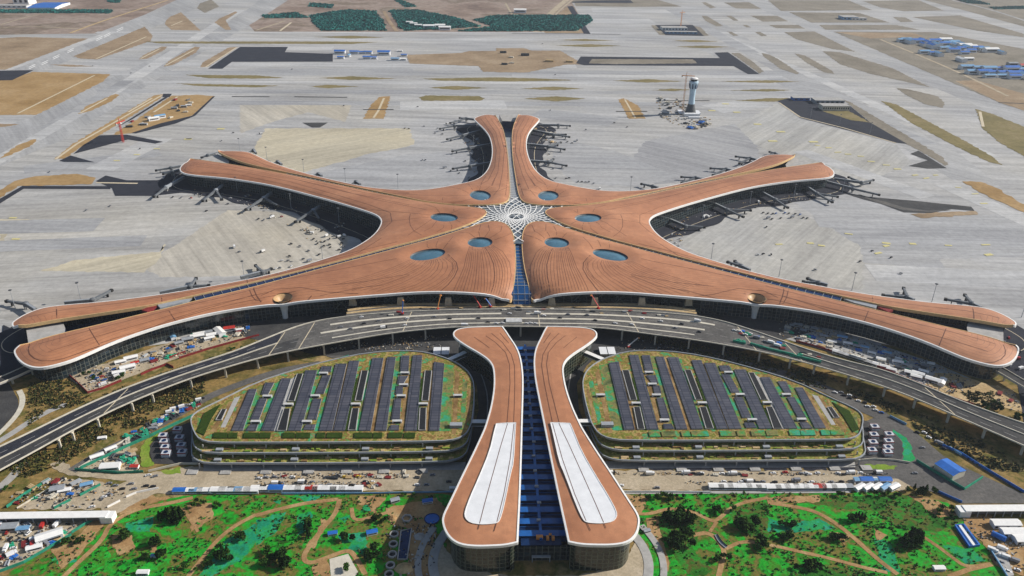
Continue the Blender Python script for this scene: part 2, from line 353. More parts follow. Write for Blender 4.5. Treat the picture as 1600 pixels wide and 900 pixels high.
M['scrub'] = earth('scrub_ground', [(.3, (.02, .05, .006)), (.45, (.02, .13, .012)), (.52, (.09, .08, .02)), (.58, (.02, .19, .018)), (.68, (.04, .09, .01)), (.8, (.12, .09, .03))], .045, .5, .5)
AC = (.385, .383, .378)
M['apron'] = slab('apron_concrete', AC, R(5), .24, warm_amt=.3)
M['apron_a'] = slab('apron_concrete_west', (.395, .388, .37), R(-8), .24, warm_amt=.35)
M['apron_b'] = slab('apron_concrete_warm', (.44, .41, .35), R(58), .15, warm_amt=.35)
M['apron_c'] = slab('apron_concrete_grey', (.345, .347, .35), R(3), .2, warm_amt=.05)
M['apron_d'] = slab('apron_concrete_east', (.41, .405, .385), R(-52), .13, warm_amt=.3)
M['apron_e'] = slab('apron_concrete_dark', (.33, .33, .332), R(40), .16, warm_amt=.05)
M['apron_y'] = slab('apron_concrete_yellow', (.475, .43, .325), R(-35), .11, warm_amt=.3)
M['runway'] = slab('runway_concrete', (.36, .36, .358), R(56), .12, warm_amt=.1)
M['apron_l'] = slab('apron_concrete_light', (.45, .45, .445), R(2), .14, warm_amt=.12)
M['ymark'] = flat('yellow_apron_paint', (.56, .50, .22), .8, .2, .6)
M['wline'] = flat('pale_drain_channel', (.55, .47, .33), .8, .15, .2)

_layer = [0]
RAG = set('garden lawn net scrub lime tan ochre drygrey oliv sandy dirt path apron_a apron_b apron_c apron_d apron_e apron_y'.split())
def ragged(poly):
    """break a straight survey outline up as spread soil, netting and grass do"""
    P_ = [np.array(p) for p in ccw(poly)]; far = np.linalg.norm(P_[0]-CAM[:2]); amp = min(4.5, far*.0022) if far < 1500 else 2.2; out = []; r_ = random.Random(int(P_[0][0]*7)); L = sum(np.linalg.norm(P_[i]-P_[i-1]) for i in range(len(P_)))
    st = max(amp*2.2, L/260); ph = r_.uniform(0, 9)
    for i in range(len(P_)):
        a, b = P_[i], P_[(i+1) % len(P_)]; d = b-a; l = np.linalg.norm(d); k = max(1, int(l/st)); n_ = np.array([-d[1], d[0]])/(l+1e-9)
        for j in range(k):
            t = j/k; w = min(1, 2.5*min(t, 1-t)*l/st) if k > 1 else 0; out.append(tuple(a+d*t+n_*amp*w*(.6*math.sin((t*l)/st*1.1+ph+i)*.8+r_.uniform(-.7, .7))))
    return out
def nz():
    _layer[0] += 1; return -.75+.003*_layer[0]
def ground(name, poly, z, m):
    """each sheet lies a few millimetres above the one laid before it; planted and bare ground gets a ragged edge"""
    if m in RAG: poly = ragged(poly)
    return struct(MB().sheet(poly, nz()).build(name, M[m] if isinstance(m, str) else m))
def far_sheet(name, polys, z, m, kind='structure'):
    b = MB()
    for p in polys: b.sheet(p, z)
    return struct(b.build(name, M[m]), kind)

ground('airfield_ground', [(-9000, -2500), (9000, -2500), (9000, 12000), (-9000, 12000)], -.6, 'far')
axis = [(0, -170), (-560, -325), (-1400, -560)]
apron = G([(-420, 110), (0, 54), (60, 53), (150, 52), (220, 25), (285, 0), (330, -22), (480, -22), (443, 0), (400, 26), (383, 32), (398, 49), (800, 51), (921, 52), (894, 4), (1000, -8), (1500, -25), (1900, 40)])
ground('concrete_apron', apron+[(2400, 500), (1400, -560), (560, -325)]+axis, -.45, 'apron')

TL = lambda p: Z(0, 0, 4, p); T2 = lambda p: Z(400, 0, 4, p); T3 = lambda p: Z(800, 0, 4, p); T4 = lambda p: Z(1200, 0, 4, p)
L5 = lambda p: Z(0, 200, 4, p); R6 = lambda p: Z(1200, 225, 4, p)
# differently poured apron fields
ground('concrete_apron', G([(-60, 290), (35, 293), (175, 295), (250, 306), (380, 300), (480, 340), (540, 390), (420, 440), (20, 500), (-150, 470)]), -.40, 'apron_a')
ground('concrete_apron', Z(240, 210, 4, [(120, 700), (460, 470), (760, 480), (1150, 560), (1230, 650), (1150, 760), (700, 880), (60, 890), (-100, 820)]), -.36, 'apron_b')
ground('concrete_apron', L5([(0, 565), (240, 570), (190, 610), (60, 640), (0, 730)]), -.37, 'apron_y')
ground('concrete_apron', L5([(250, 890), (480, 820), (1000, 770), (1030, 720), (1010, 800), (900, 900)]), -.35, 'apron_y')
ground('concrete_apron', T2([(0, 900), (60, 800), (560, 800), (960, 800), (990, 900), (870, 930), (700, 960), (300, 1075), (0, 1080), (-60, 1000)]), -.39, 'apron_y')
ground('concrete_apron', G([(470, 275), (640, 240), (735, 236), (720, 285), (640, 296), (560, 290)]), -.38, 'apron_c')
ground('concrete_apron', T2([(-100, 640), (600, 640), (560, 760), (330, 700), (150, 745), (-100, 830)]), -.385, 'apron_b')
ground('concrete_apron', R6([(150, 355), (600, 340), (900, 430), (1300, 445), (1600, 430), (1600, 700), (1080, 715), (1110, 780), (600, 740), (570, 640), (420, 540)]), -.38, 'apron_c')
ground('concrete_apron', Z(1000, 220, 4, [(240, 640), (420, 470), (900, 390), (1050, 470), (1370, 650), (1400, 780), (1390, 930), (1000, 880), (500, 770)]), -.37, 'apron_d')
ground('concrete_apron', T3([(830, 880), (1050, 840), (1390, 770), (1530, 900), (1560, 1060), (1200, 1120), (900, 1150), (700, 1060)]), -.385, 'apron_e')
ground('concrete_apron', T4([(-200, 780), (60, 640), (200, 740), (800, 900), (900, 1020), (500, 1180), (-80, 900)]), -.383, 'apron_d')
ground('concrete_apron', G([(870, 215), (960, 235), (1060, 275), (1000, 292), (900, 285), (860, 255)]), -.384, 'apron_c')
# runways and taxiways as their own pavement
ground('runway', TL([(-300, 560), (0, 445), (640, 215), (1120, -10), (1420, -150), (1600, -150), (1250, 40), (760, 260), (200, 460), (-300, 660)]), -.41, 'runway')
ground('taxiway', TL([(-200, 860), (200, 730), (760, 455), (1480, 110), (1620, 0), (1800, 0), (1600, 130), (1000, 480), (420, 860), (60, 1010), (-200, 1120)]), -.405, 'runway')
ground('runway', T4([(-140, -60), (40, 30), (420, 210), (1000, 430), (1700, 730), (1700, 850), (1400, 700), (800, 440), (330, 215), (-40, 60), (-200, -20)]), -.41, 'runway')
ground('taxiway', T4([(-500, 130), (-300, 130), (200, 450), (700, 700), (1200, 960), (1400, 1120), (1150, 1120), (600, 760), (0, 420)]), -.407, 'runway')
ground('taxiway', T2([(-900, 440), (3400, 440), (3600, 470), (-1000, 470)]), -.412, 'apron_c')
ground('taxiway', T2([(-1000, 555), (3400, 570), (3500, 590), (-1000, 580)]), -.412, 'apron_c')

for ox, bands in [(T2, [((-1000, 200), (3400, 205), 22, 'apron_l'), ((-200, 245), (2300, 245), 30, 'apron_l'), ((-900, 300), (480, 300), 40, 'apron_l'), ((-500, 400), (2000, 410), 40, 'apron_l'), ((-700, 510), (3300, 520), 22, 'apron_l'), ((-300, 640), (2900, 650), 30, 'apron_c'), ((900, 660), (1560, 650), 60, 'apron_l'), ((0, 435), (980, 435), 26, 'apron_c')]),
                  (T3, [((500, 60), (1000, 70), 90, 'apron_l'), ((480, 130), (880, 130), 80, 'apron_l'), ((300, 230), (1200, 236), 30, 'apron_c'), ((1200, 300), (2600, 900), 34, 'apron_c'), ((1250, 190), (3000, 980), 26, 'apron_l'), ((1000, 60), (1500, 330), 40, 'apron_c'), ((0, 470), (1700, 480), 26, 'apron_l'), ((150, 700), (640, 760), 60, 'apron_c'), ((1250, 680), (1560, 640), 60, 'apron_l')]),
                  (TL, [((-100, 480), (700, 200), 26, 'apron_l'), ((600, 640), (1500, 60), 30, 'apron_l'), ((300, 800), (800, 500), 26, 'apron_c'), ((-100, 1050), (500, 700), 24, 'apron_l')]), (L5, [((-100, 620), (620, 600), 40, 'apron_c'), ((150, 260), (1000, 150), 36, 'apron_c'), ((620, 260), (1000, 60), 40, 'apron_l'), ((-100, 740), (900, 700), 30, 'apron_c')]), (R6, [((200, 40), (1000, 330), 30, 'apron_l'), ((300, 480), (1000, 520), 36, 'apron_c'), ((600, 600), (1700, 600), 26, 'apron_c'), ((1100, 250), (1700, 520), 30, 'apron_l'), ((640, 800), (1700, 850), 40, 'apron_l')])]:
    for a_, c_, w_, mm in bands:
        A_, C_ = ox([a_, c_]); L_ = [tuple(np.array(A_)+(np.array(C_)-np.array(A_))*t_) for t_ in np.linspace(0, 1, 5)]
        struct(MB().ribbon(L_, w_*1.3, nz()).build('pavement_lane', M[mm]))
# grass islands and dry fields
isl = -.33
for p in [[(460, 350), (905, 165), (955, 225), (940, 255), (610, 370), (500, 365)], [(865, 370), (900, 340), (1010, 290), (1045, 290), (1030, 310), (920, 365)],
          [(1020, 415), (1060, 375), (1220, 290), (1250, 295), (1220, 330), (1080, 405)], [(1250, 420), (1265, 390), (1430, 295), (1490, 290), (1300, 415)],
          [(1035, 130), (1060, 105), (1130, 75), (1190, 130), (1255, 190), (1070, 185), (1030, 150)], [(1340, 140), (1370, 115), (1470, 70), (1485, 75), (1410, 125), (1445, 185), (1410, 185)],
          [(-80, 770), (120, 775), (30, 790), (-80, 795)], [(310, 402), (420, 402), (590, 412), (440, 416)]]:
    ground('grass_island', TL(p), isl, 'tan')
ground('grass_island', TL([(1230, 50), (1250, 20), (1320, -5), (1370, 40), (1280, 80)]), isl, 'drygrey')
ground('grass_field', TL([(-500, 245), (0, 237), (130, 230), (550, 240), (30, 435), (-500, 440)]), isl, 'tan')
ground('grass_field', TL([(-500, 505), (60, 500), (200, 447), (690, 462), (640, 510), (230, 715), (-500, 720)]), isl, 'ochre')
for p in [[(490, 710), (540, 660), (720, 585), (745, 590), (700, 630), (570, 690)], [(110, 905), (210, 868), (230, 868), (210, 900), (80, 960), (0, 990), (30, 960)],
          [(345, 990), (450, 900), (960, 595), (1020, 588), (1000, 615), (530, 900), (400, 990)], [(700, 842), (860, 740), (1070, 597), (1240, 590), (1340, 600), (1200, 720), (820, 832)]]:
    ground('grass_island', TL(p), isl, 'ochre')
T2L = [[(-440, 466), (0, 469), (180, 485), (0, 490), (-300, 487)], [(-500, 520), (0, 530), (148, 534), (0, 544), (-360, 536)], [(390, 486), (600, 475), (880, 490), (600, 498)],
       [(330, 540), (450, 528), (640, 538), (450, 550)], [(1040, 490), (1500, 482), (1800, 490), (2010, 500), (1600, 508), (1150, 502)], [(1070, 546), (1250, 535), (1450, 548), (1250, 560)],
       [(1015, 610), (1060, 594), (1400, 600), (1430, 615), (1400, 628), (1050, 628)], [(-700, 258), (500, 258), (760, 262), (600, 274), (-600, 270)], [(360, 230), (600, 222), (800, 232), (600, 240)]]
for p in T2L: ground('grass_island', T2(p), isl, 'oliv')
for p in [[(280, 248), (450, 242), (640, 252), (450, 256)], [(270, 283), (480, 275), (690, 285), (480, 293)], [(1000, 253), (1150, 248), (1290, 258), (1150, 263)], [(1020, 291), (1200, 283), (1360, 292), (1200, 301)],
          [(630, 503), (850, 493), (1070, 507), (850, 515)], [(870, 562), (1000, 552), (1120, 560), (1000, 568)], [(60, 552), (260, 540), (450, 553), (260, 562)], [(75, 615), (280, 600), (460, 615), (280, 632)],
          [(1295, 507), (1600, 500), (1800, 508), (1600, 517)], [(1360, 563), (1600, 555), (1750, 562), (1600, 571)], [(1390, 629), (1600, 612), (1790, 612), (1790, 630), (1600, 634)]]:
    ground('grass_island', T3(p), isl, 'oliv')
for p in [[(670, 740), (720, 650), (770, 605), (840, 598), (800, 740)]]: ground('grass_island', T2(p), isl, 'ochre')
ground('grass_island', T3([(665, 620), (700, 612), (790, 660), (835, 740), (730, 740)]), isl, 'ochre')
for p in [[(1185, 15), (1210, 12), (1275, 45), (1240, 52)], [(1325, 15), (1480, 12), (1560, 55), (1400, 52)], [(1185, 97), (1220, 100), (1320, 160), (1280, 165), (1210, 130)], [(1340, 97), (1370, 97), (1415, 128), (1385, 128)],
          [(1345, 197), (1370, 197), (1415, 220), (1385, 224)], [(1520, 200), (1550, 198), (1595, 222), (1560, 226)], [(1440, 155), (1470, 155), (1495, 170), (1465, 170)]]:
    ground('grass_island', T3(p), isl, 'drygrey')
for p in [[(-40, 330), (10, 340), (60, 365), (195, 455), (180, 463), (80, 430), (0, 372), (-30, 350)], [(165, 332), (230, 345), (400, 440), (415, 462), (350, 450), (240, 390)], [(340, 318), (450, 325), (780, 425), (1010, 543), (640, 460), (450, 400)],
          [(100, 200), (290, 195), (545, 322), (400, 305), (180, 245)], [(-110, 97), (60, 98), (125, 132), (-30, 135)], [(5, 155), (190, 155), (230, 178), (50, 175)], [(320, 155), (800, 155), (950, 185), (360, 185)],
          [(130, 75), (570, 80), (760, 140), (270, 140)], [(0, 0), (500, 0), (650, 62), (80, 68)], [(590, 5), (940, 0), (1100, 65), (850, 70), (700, 45)], [(900, 105), (1200, 95), (1600, 210), (1600, 232), (1300, 190)],
          [(410, 197), (900, 198), (1050, 200), (1600, 305), (1900, 380), (1900, 700), (1600, 690), (1450, 640), (1140, 510), (800, 365)], [(780, 105), (860, 108), (910, 135), (830, 138)]]:
    ground('grass_field', T4(p), isl, 'drygrey')
ground('grass_field', T4([(960, -5), (1300, -40), (2400, -40), (2400, 400), (1900, 300), (1600, 165), (1250, 70)]), isl, 'drygrey')
ground('bare_soil', T4([(1170, 505), (1300, 500), (1800, 640), (1800, 720), (1600, 690), (1450, 640)]), isl+.03, 'tan')
ground('bare_soil', T4([(430, 200), (900, 205), (980, 225), (640, 240)]), isl+.03, 'tan')
ground('grass_island', T4([(800, 548), (870, 555), (1060, 600), (1105, 640), (1095, 672), (980, 650), (860, 590)]), isl, 'drygrey')
ground('grass_island', T4([(705, 628), (800, 650), (1270, 900), (1400, 975), (1465, 1030), (1380, 1010), (1250, 950), (1150, 900), (900, 770)]), isl, 'oliv')
ground('grass_island', T4([(470, 620), (520, 640), (960, 900), (1090, 980), (1130, 1030), (1110, 1035), (930, 930), (860, 895), (640, 765)]), isl, 'drygrey')
ground('grass_field', T4([(1298, 680), (1400, 710), (1600, 790), (1900, 900), (1900, 1100), (1600, 975), (1450, 890), (1340, 800)]), isl, 'oliv')
ground('grass_island', R6([(1215, 232), (1330, 235), (1420, 270), (1600, 375), (1700, 440), (1600, 425), (1540, 400), (1380, 330)]), isl, 'ochre')
ground('bare_soil', R6([(890, 435), (1000, 428), (1300, 418), (1310, 440), (960, 462)]), isl, 'tan')
ground('bare_soil', L5([(-80, 470), (0, 385), (90, 330), (220, 300), (480, 285), (600, 310), (570, 350), (110, 362), (0, 432), (-80, 500)]), isl, 'ochre')
ground('bare_soil', T2([(940, 342), (1280, 330), (1330, 318), (1900, 315), (2020, 385), (1950, 400), (1700, 450), (1420, 447), (1390, 412), (960, 396)]), isl, 'tan')
ground('bare_soil', T3([(-100, 300), (75, 300), (200, 340), (420, 380), (440, 402), (60, 402), (100, 452), (-100, 450)]), isl+.02, 'tan')
ground('grass_island', T3([(1370, 330), (1420, 330), (1500, 380), (1575, 445), (1545, 458)]), isl, 'drygrey')
ground('grass_field', T3([(345, 42), (450, 207), (210, 205), (180, 190), (260, 110)]), isl, 'tan')
ground('grass_field', T3([(380, -5), (900, -5), (1060, 40), (760, 42), (600, 40), (510, 38), (400, 38)]), isl-.02, 'drygrey')
# dark service-road asphalt
dk = -.28
for p in [[(-300, 445), (0, 440), (210, 437), (75, 500), (-300, 505)], [(1300, 428), (1500, 292), (1800, 292), (1780, 325), (2080, 335), (2080, 384), (1450, 385), (1390, 428)], [(720, 800), (1035, 602), (1070, 594), (830, 742)],
          [(520, 905), (620, 845), (790, 840), (1020, 885), (970, 896), (800, 870), (460, 960)], [(1200, 722), (1330, 602), (1345, 600), (1220, 722), (1100, 770), (850, 832), (820, 830), (1000, 770)], [(1020, 585), (1075, 585), (1060, 605), (1015, 605)]]:
    ground('service_road', TL(p), dk, 'asphalt_new')
for p in [[(370, 203), (440, 170), (590, 212), (400, 210)], [(-80, 540), (0, 440), (140, 360), (690, 362), (690, 380), (150, 377), (0, 470), (-80, 545)], [(600, 330), (660, 295), (790, 325), (980, 325), (1090, 300), (1150, 330), (1150, 400), (960, 422), (720, 422), (700, 375)]]:
    ground('service_road', L5(p), dk, 'asphalt_new')
ground('service_road', T2([(290, 765), (450, 765), (400, 795), (350, 795)]), dk, 'asphalt')
ground('service_road', T3([(430, 352), (1300, 362), (1265, 328), (1350, 325), (1545, 462), (1475, 462), (1385, 412), (450, 406), (400, 395)]), dk, 'asphalt_new')
ground('grass_island', T3([(500, 368), (1130, 370), (1160, 395), (640, 400), (480, 395)]), dk+.06, 'drygrey')
ground('grass_island', T3([(870, 158), (910, 155), (970, 220), (920, 216)]), isl, 'drygrey')
ground('grass_island', T3([(1125, 158), (1180, 170), (1230, 222), (1195, 224)]), isl, 'drygrey')
ground('service_road', T3([(895, 155), (1130, 155), (1200, 224), (960, 219)]), dk, 'asphalt_new')
ground('service_road', T3([(345, 40), (378, 36), (492, 212), (450, 210)]), dk, 'asphalt_new')
ground('service_road', T3([(370, 10), (500, 2), (740, 0), (760, 18), (380, 17)]), dk, 'asphalt_new')
ground('service_road', T4([(60, 630), (130, 612), (500, 650), (640, 765), (870, 898), (800, 890), (200, 735)]), dk, 'asphalt_new')
ground('bare_soil', T4([(330, 690), (500, 690), (640, 765), (520, 750)]), dk+.05, 'oliv')
ground('service_road', R6([(880, 135), (1000, 100), (890, 60), (940, 40), (1118, 150), (1000, 152)]), dk, 'asphalt')
ground('service_road', R6([(460, 300), (640, 330), (900, 352), (1270, 390), (1292, 416), (1150, 405), (1020, 430), (850, 425), (700, 370), (600, 345)]), dk, 'asphalt')
ground('service_road', R6([(560, 310), (700, 350), (850, 395), (1000, 415), (1150, 412), (1000, 424), (840, 410), (680, 365)]), dk+.04, 'asphalt_pale')
# pale drain channels and fence lines
b = MB()
for p in [[(600, 367), (915, 228)], [(880, 365), (1000, 303)], [(1035, 408), (1215, 310)], [(1285, 418), (1480, 295)], [(110, 708), (590, 470)], [(500, 706), (670, 614)], [(345, 995), (480, 898), (1010, 595)], [(800, 700), (950, 612)], [(960, 700), (1110, 603)], [(1070, 160), (1140, 130)]]:
    b.ribbon(TL(p), 5, nz())
b.ribbon(T2([(735, 735), (765, 690), (800, 612)]), 5, nz()); b.ribbon(T3([(705, 620), (745, 690), (770, 735)]), 4, nz())
b.ribbon(T4([(70, 640), (200, 730), (480, 800), (800, 893)]), 4, nz()); b.ribbon(T4([(1325, 697), (1345, 790)]), 6, nz())
b.ribbon(L5([(600, 340), (860, 345)]), 5, nz())
struct(b.build('drain_channels', M['wline']))
b = MB()
for p in [[(670, 683), (860, 683)], [(240, 603), (570, 607)], [(-150, 602), (85, 603)]]: b.ribbon(T2(p), 6, nz())
for p in [[(650, 695), (845, 695)], [(940, 628), (1235, 628)], [(500, 212), (680, 214)], [(0, 207), (450, 211)]]: b.ribbon(T3(p), 6, nz())
b.ribbon(T4([(1440, 640), (1600, 646)]), 6, nz())
struct(b.build('dark_drain_channels', M['asphalt']))
b = MB()
for x, y in [(1380, 804), (1175, 868)]: b.box((*TL([(x, y)])[0], -.3), (15, 9, .05))
for x, y in [(980, 128), (855, 165), (730, 202), (1180, 66), (80, 560), (98, 692)]: b.box((*L5([(x, y)])[0], -.3), (11, 5, .05))
for x, y in [(70, 625), (265, 618), (335, 633), (505, 560), (740, 618), (740, 635), (690, 680), (905, 622), (1128, 632), (1362, 628), (1350, 370), (1190, 270), (740, 130), (580, 75), (645, 108), (920, 193), (990, 212), (1048, 193), (310, 8), (380, 22), (437, 50), (500, 62), (810, 155), (1295, 310), (1380, 690)]:
    b.box((*R6([(x, y)])[0], -.3), (9+random.random()*5, 3.5+random.random()*3, .05), random.uniform(-.4, .4))
for x, y in [(1535, 775), (1405, 700), (1335, 648), (1250, 690)]: b.box((*T3([(x, y)])[0], -.3), (16, 9, .05))
for x, y in [(285, 885), (80, 822), (30, 880)]: b.box((*T4([(x, y)])[0], -.3), (18, 9, .05))
struct(b.build('apron_markings', M['ymark']))
# far roads and tracks among the fields
for w_, p, mm in [(26, T3([(380, -30), (300, 30), (230, 95), (150, 200)]), 'dirt'), (9, T3([(420, -30), (330, 35), (262, 100), (190, 200)]), 'dirt'), (8, T2([(1560, 20), (1600, 90)]), 'dirt'), (8, T2([(1280, 118), (1410, 165), (1360, 190)]), 'dirt'), (14, T2([(800, 70), (830, 130), (880, 195)]), 'tan'), (10, TL([(440, 205), (640, 130), (1050, 0)]), 'sandy'), (8, TL([(0, 170), (260, 165), (480, 180)]), 'dirt'), (7, TL([(0, 155), (200, 95), (330, 85)]), 'dirt'), (9, T4([(700, 245), (1150, 430), (1500, 600)]), 'dirt'), (12, T4([(1150, 0), (1400, 60), (1700, 160)]), 'apron_c'), (8, T2([(180, 130), (0, 190)]), 'dirt'), (8, T2([(220, 140), (150, 192)]), 'wline')]:
    struct(MB().ribbon(smoothpoly(p, False), w_, nz()).build('far_road', M[mm]))
# runway paint
b = MB()
for x, y in [(650, 228), (600, 250), (420, 325), (330, 365), (260, 400), (730, 192), (180, 425)]:
    for k in (-1, 1):
        c = TL([(x, y+k*5)])[0]; d = TL([(x+40, y-19+k*5)])[0]; b.ribbon([c, d], 4, -.3)
struct(b.build('runway_markings', M['white']))

# ------------------------------------------------------------------ landside ground
land = [(0, -160), (-560, -325), (-1400, -560), (-1400, -1300), (1400, -1300), (1400, -560), (560, -325)]
ground('rough_ground', land, -.44, 'rough')
ZL = lambda p: Z(0, 660, 3.75, p); ZM = lambda p: Z(400, 660, 3.75, p); ZN = lambda p: Z(800, 660, 3.75, p); ZR = lambda p: Z(1200, 660, 3.75, p)
ZA = lambda p: Z(0, 560, 5, p); ZB = lambda p: Z(1300, 560, 5, p); Z1 = lambda p: Z(0, 450, 4, p); Z4 = lambda p: Z(1200, 440, 3.4625, p)
ground('garden_ground', G([(-90, 990), (20, 890), (60, 868), (160, 822), (230, 784), (300, 773), (715, 772), (700, 830), (690, 1000)]), -.36, 'garden')
ground('garden_ground', G([(965, 772), (1400, 768), (1480, 785), (1505, 800), (1545, 850), (1600, 925), (1650, 1000), (1010, 1000), (1010, 880)]), -.36, 'garden')
lw = -.32
for p in [[(640, 560), (860, 500), (1100, 440), (1130, 455), (880, 545), (700, 590)], [(460, 860), (620, 720), (650, 790), (560, 900), (440, 930)], [(700, 810), (860, 780), (1000, 800), (960, 900), (700, 910), (620, 880)], [(1180, 470), (1280, 450), (1320, 520), (1200, 580)]]:
    ground('lawn', ZL(p), lw, 'lawn')
for p in [[(740, 590), (900, 550), (880, 640), (740, 640)], [(300, 800), (440, 760), (450, 820), (330, 830)], [(1320, 690), (1500, 590), (1500, 700), (1420, 800), (1240, 900), (1160, 900)]]: ground('green_net', ZL(p), lw+.02, 'net')
for p in [[(0, 570), (180, 520), (120, 640), (0, 720)], [(240, 540), (320, 520), (340, 620), (240, 660)], [(480, 560), (560, 540), (520, 590)], [(640, 480), (720, 460), (700, 510), (600, 530)], [(480, 660), (640, 640), (660, 800), (600, 760), (520, 740)], [(940, 490), (1040, 440), (1070, 500), (960, 520)], [(100, 460), (150, 450), (140, 480)], [(220, 430), (420, 425), (300, 470)]]: ground('green_net', ZM(p), lw+.02, 'net')
for p in [[(420, 490), (450, 560), (380, 640), (260, 760), (320, 560)], [(640, 730), (740, 760), (740, 880), (660, 900)], [(460, 720), (560, 700), (540, 740)]]: ground('lawn', ZM(p), lw, 'lawn')
for p in [[(1090, 510), (1230, 440), (1250, 500), (1190, 540), (1110, 540)], [(800, 690), (860, 800), (880, 900), (800, 900)], [(900, 620), (960, 760), (1040, 880), (940, 900), (920, 760)], [(1150, 690), (1200, 670), (1240, 760), (1180, 760)]]: ground('lawn', ZN(p), lw, 'lawn')
for p in [[(840, 600), (940, 510), (1100, 540), (1160, 620), (1100, 660), (1060, 740), (1180, 860), (1120, 900), (1040, 890), (960, 800), (900, 700)], [(1300, 480), (1500, 470), (1500, 680), (1340, 640), (1280, 560)]]: ground('scrub_ground', ZN(p), lw-.01, 'scrub')
for p in [[(0, 780), (200, 850), (260, 900), (0, 900)], [(560, 490), (620, 520), (720, 640), (700, 740), (600, 600)], [(820, 620), (900, 640), (1060, 740), (1180, 850), (1060, 860), (940, 740)], [(1000, 660), (1060, 680), (1040, 720)], [(180, 440), (300, 470), (280, 500)]]: ground('lawn', ZR(p), lw, 'lawn')
for p in [[(0, 560), (120, 600), (300, 560), (400, 620), (200, 640), (0, 640)], [(1020, 720), (1200, 740), (1280, 810), (1160, 830)], [(620, 680), (720, 700), (780, 880), (680, 880)]]: ground('green_net', ZR(p), lw+.02, 'net')
for p in [[(150, 460), (560, 430), (760, 420), (1140, 520), (1150, 580), (1000, 640), (760, 620), (640, 520), (400, 500)], [(160, 880), (260, 830), (560, 870), (620, 900), (160, 905)]]: ground('scrub_ground', ZR(p), lw-.01, 'scrub')
for fn_, L_ in [(ZL, [[(640, 660), (760, 640), (790, 740), (690, 780)], [(1100, 480), (1240, 470), (1250, 560), (1120, 640)], [(300, 740), (420, 700), (560, 560), (640, 560), (480, 760), (360, 860)], [(870, 690), (930, 680), (920, 760), (880, 760)], [(760, 420), (1000, 440), (820, 500), (700, 540)]]), (ZM, [[(600, 430), (760, 440), (720, 500), (600, 480)], [(290, 720), (360, 640), (380, 560), (420, 580), (340, 740)], [(330, 840), (420, 800), (440, 900), (340, 900)], [(640, 470), (720, 460), (700, 540)]]), (ZN, [[(660, 420), (800, 440), (760, 530), (690, 500)], [(800, 560), (850, 560), (900, 760), (860, 740)]]), (ZR, [[(0, 440), (300, 425), (300, 465), (0, 475)], [(820, 420), (1000, 460), (1120, 540), (1000, 560)], [(360, 640), (480, 660), (450, 720)], [(620, 620), (700, 660), (640, 690)]])]:
    for p in L_: ground('bare_soil', fn_(p), 0, 'path')
b = MB(); pz = nz(); PATHS = []
for w, p in [(6, smoothpoly(ZL([(370, 905), (480, 800), (600, 690), (640, 600), (730, 540), (830, 500), (1010, 470), (1130, 440)]), False)), (5.5, smoothpoly(ZL([(1100, 905), (1190, 790), (1270, 690), (1380, 600), (1500, 540)]), False)), (4, ZL([(1070, 500), (1130, 590), (1160, 640)])),
             (6, smoothpoly(ZM([(0, 545), (140, 505), (300, 470), (480, 450)]), False)), (6, smoothpoly(ZM([(490, 450), (470, 530), (400, 610), (330, 700), (270, 790), (310, 830), (420, 790), (540, 745), (580, 780), (640, 890)]), False)), (5, smoothpoly(ZM([(560, 500), (570, 580), (700, 550), (820, 510), (900, 520), (1000, 540)]), False)),
             (5, smoothpoly(ZN([(700, 530), (800, 540), (920, 500), (1060, 520), (1150, 570), (1200, 580), (1300, 480), (1500, 440)]), False)), (6, smoothpoly(ZN([(800, 560), (810, 640), (860, 720), (910, 800), (900, 870)]), False)), (6, smoothpoly(ZN([(1060, 660), (1160, 640), (1250, 740), (1230, 820), (1210, 905)]), False)), (4, smoothpoly(ZN([(1160, 640), (1200, 580)]), False)), (5, smoothpoly(ZN([(1250, 740), (1360, 690), (1500, 720)]), False)),
             (6, smoothpoly(ZR([(0, 470), (140, 490), (280, 520), (400, 590), (520, 690), (640, 800), (760, 890)]), False)), (5, smoothpoly(ZR([(0, 715), (160, 750), (380, 800), (560, 850), (700, 880)]), False)), (5, smoothpoly(ZR([(860, 640), (960, 700), (1080, 790), (1160, 850), (1310, 830)]), False)), (6, ZR([(1060, 905), (1180, 860), (1310, 830)]))]:
    w *= .66; b.ribbon(p, w, nz()); PATHS.append((p, w/2+1.0))
struct(b.build('garden_path', M['path']))
ground('dirt_yard', ZM([(820, 640), (1060, 620), (1030, 780), (1060, 930), (880, 930), (900, 800)]), pz-.03, 'path')
PAD = ZM([(430, 800), (540, 770), (600, 880), (560, 920), (440, 920)]); ground('paved_yard', PAD, pz+.02, 'cream_conc')
FORE = [G([(705, 820), (668, 845), (664, 900), (690, 990), (720, 990), (720, 830)]), mir(G([(705, 820), (668, 845), (664, 900), (690, 990), (720, 990), (720, 830)]))]
YARD = ZM([(820, 620), (1060, 560), (1180, 500), (1100, 930), (760, 930), (760, 700)])
ground('bare_soil', ZM([(760, 500), (1060, 440), (1120, 520), (1040, 610), (960, 640), (800, 600)]), pz-.04, 'path')
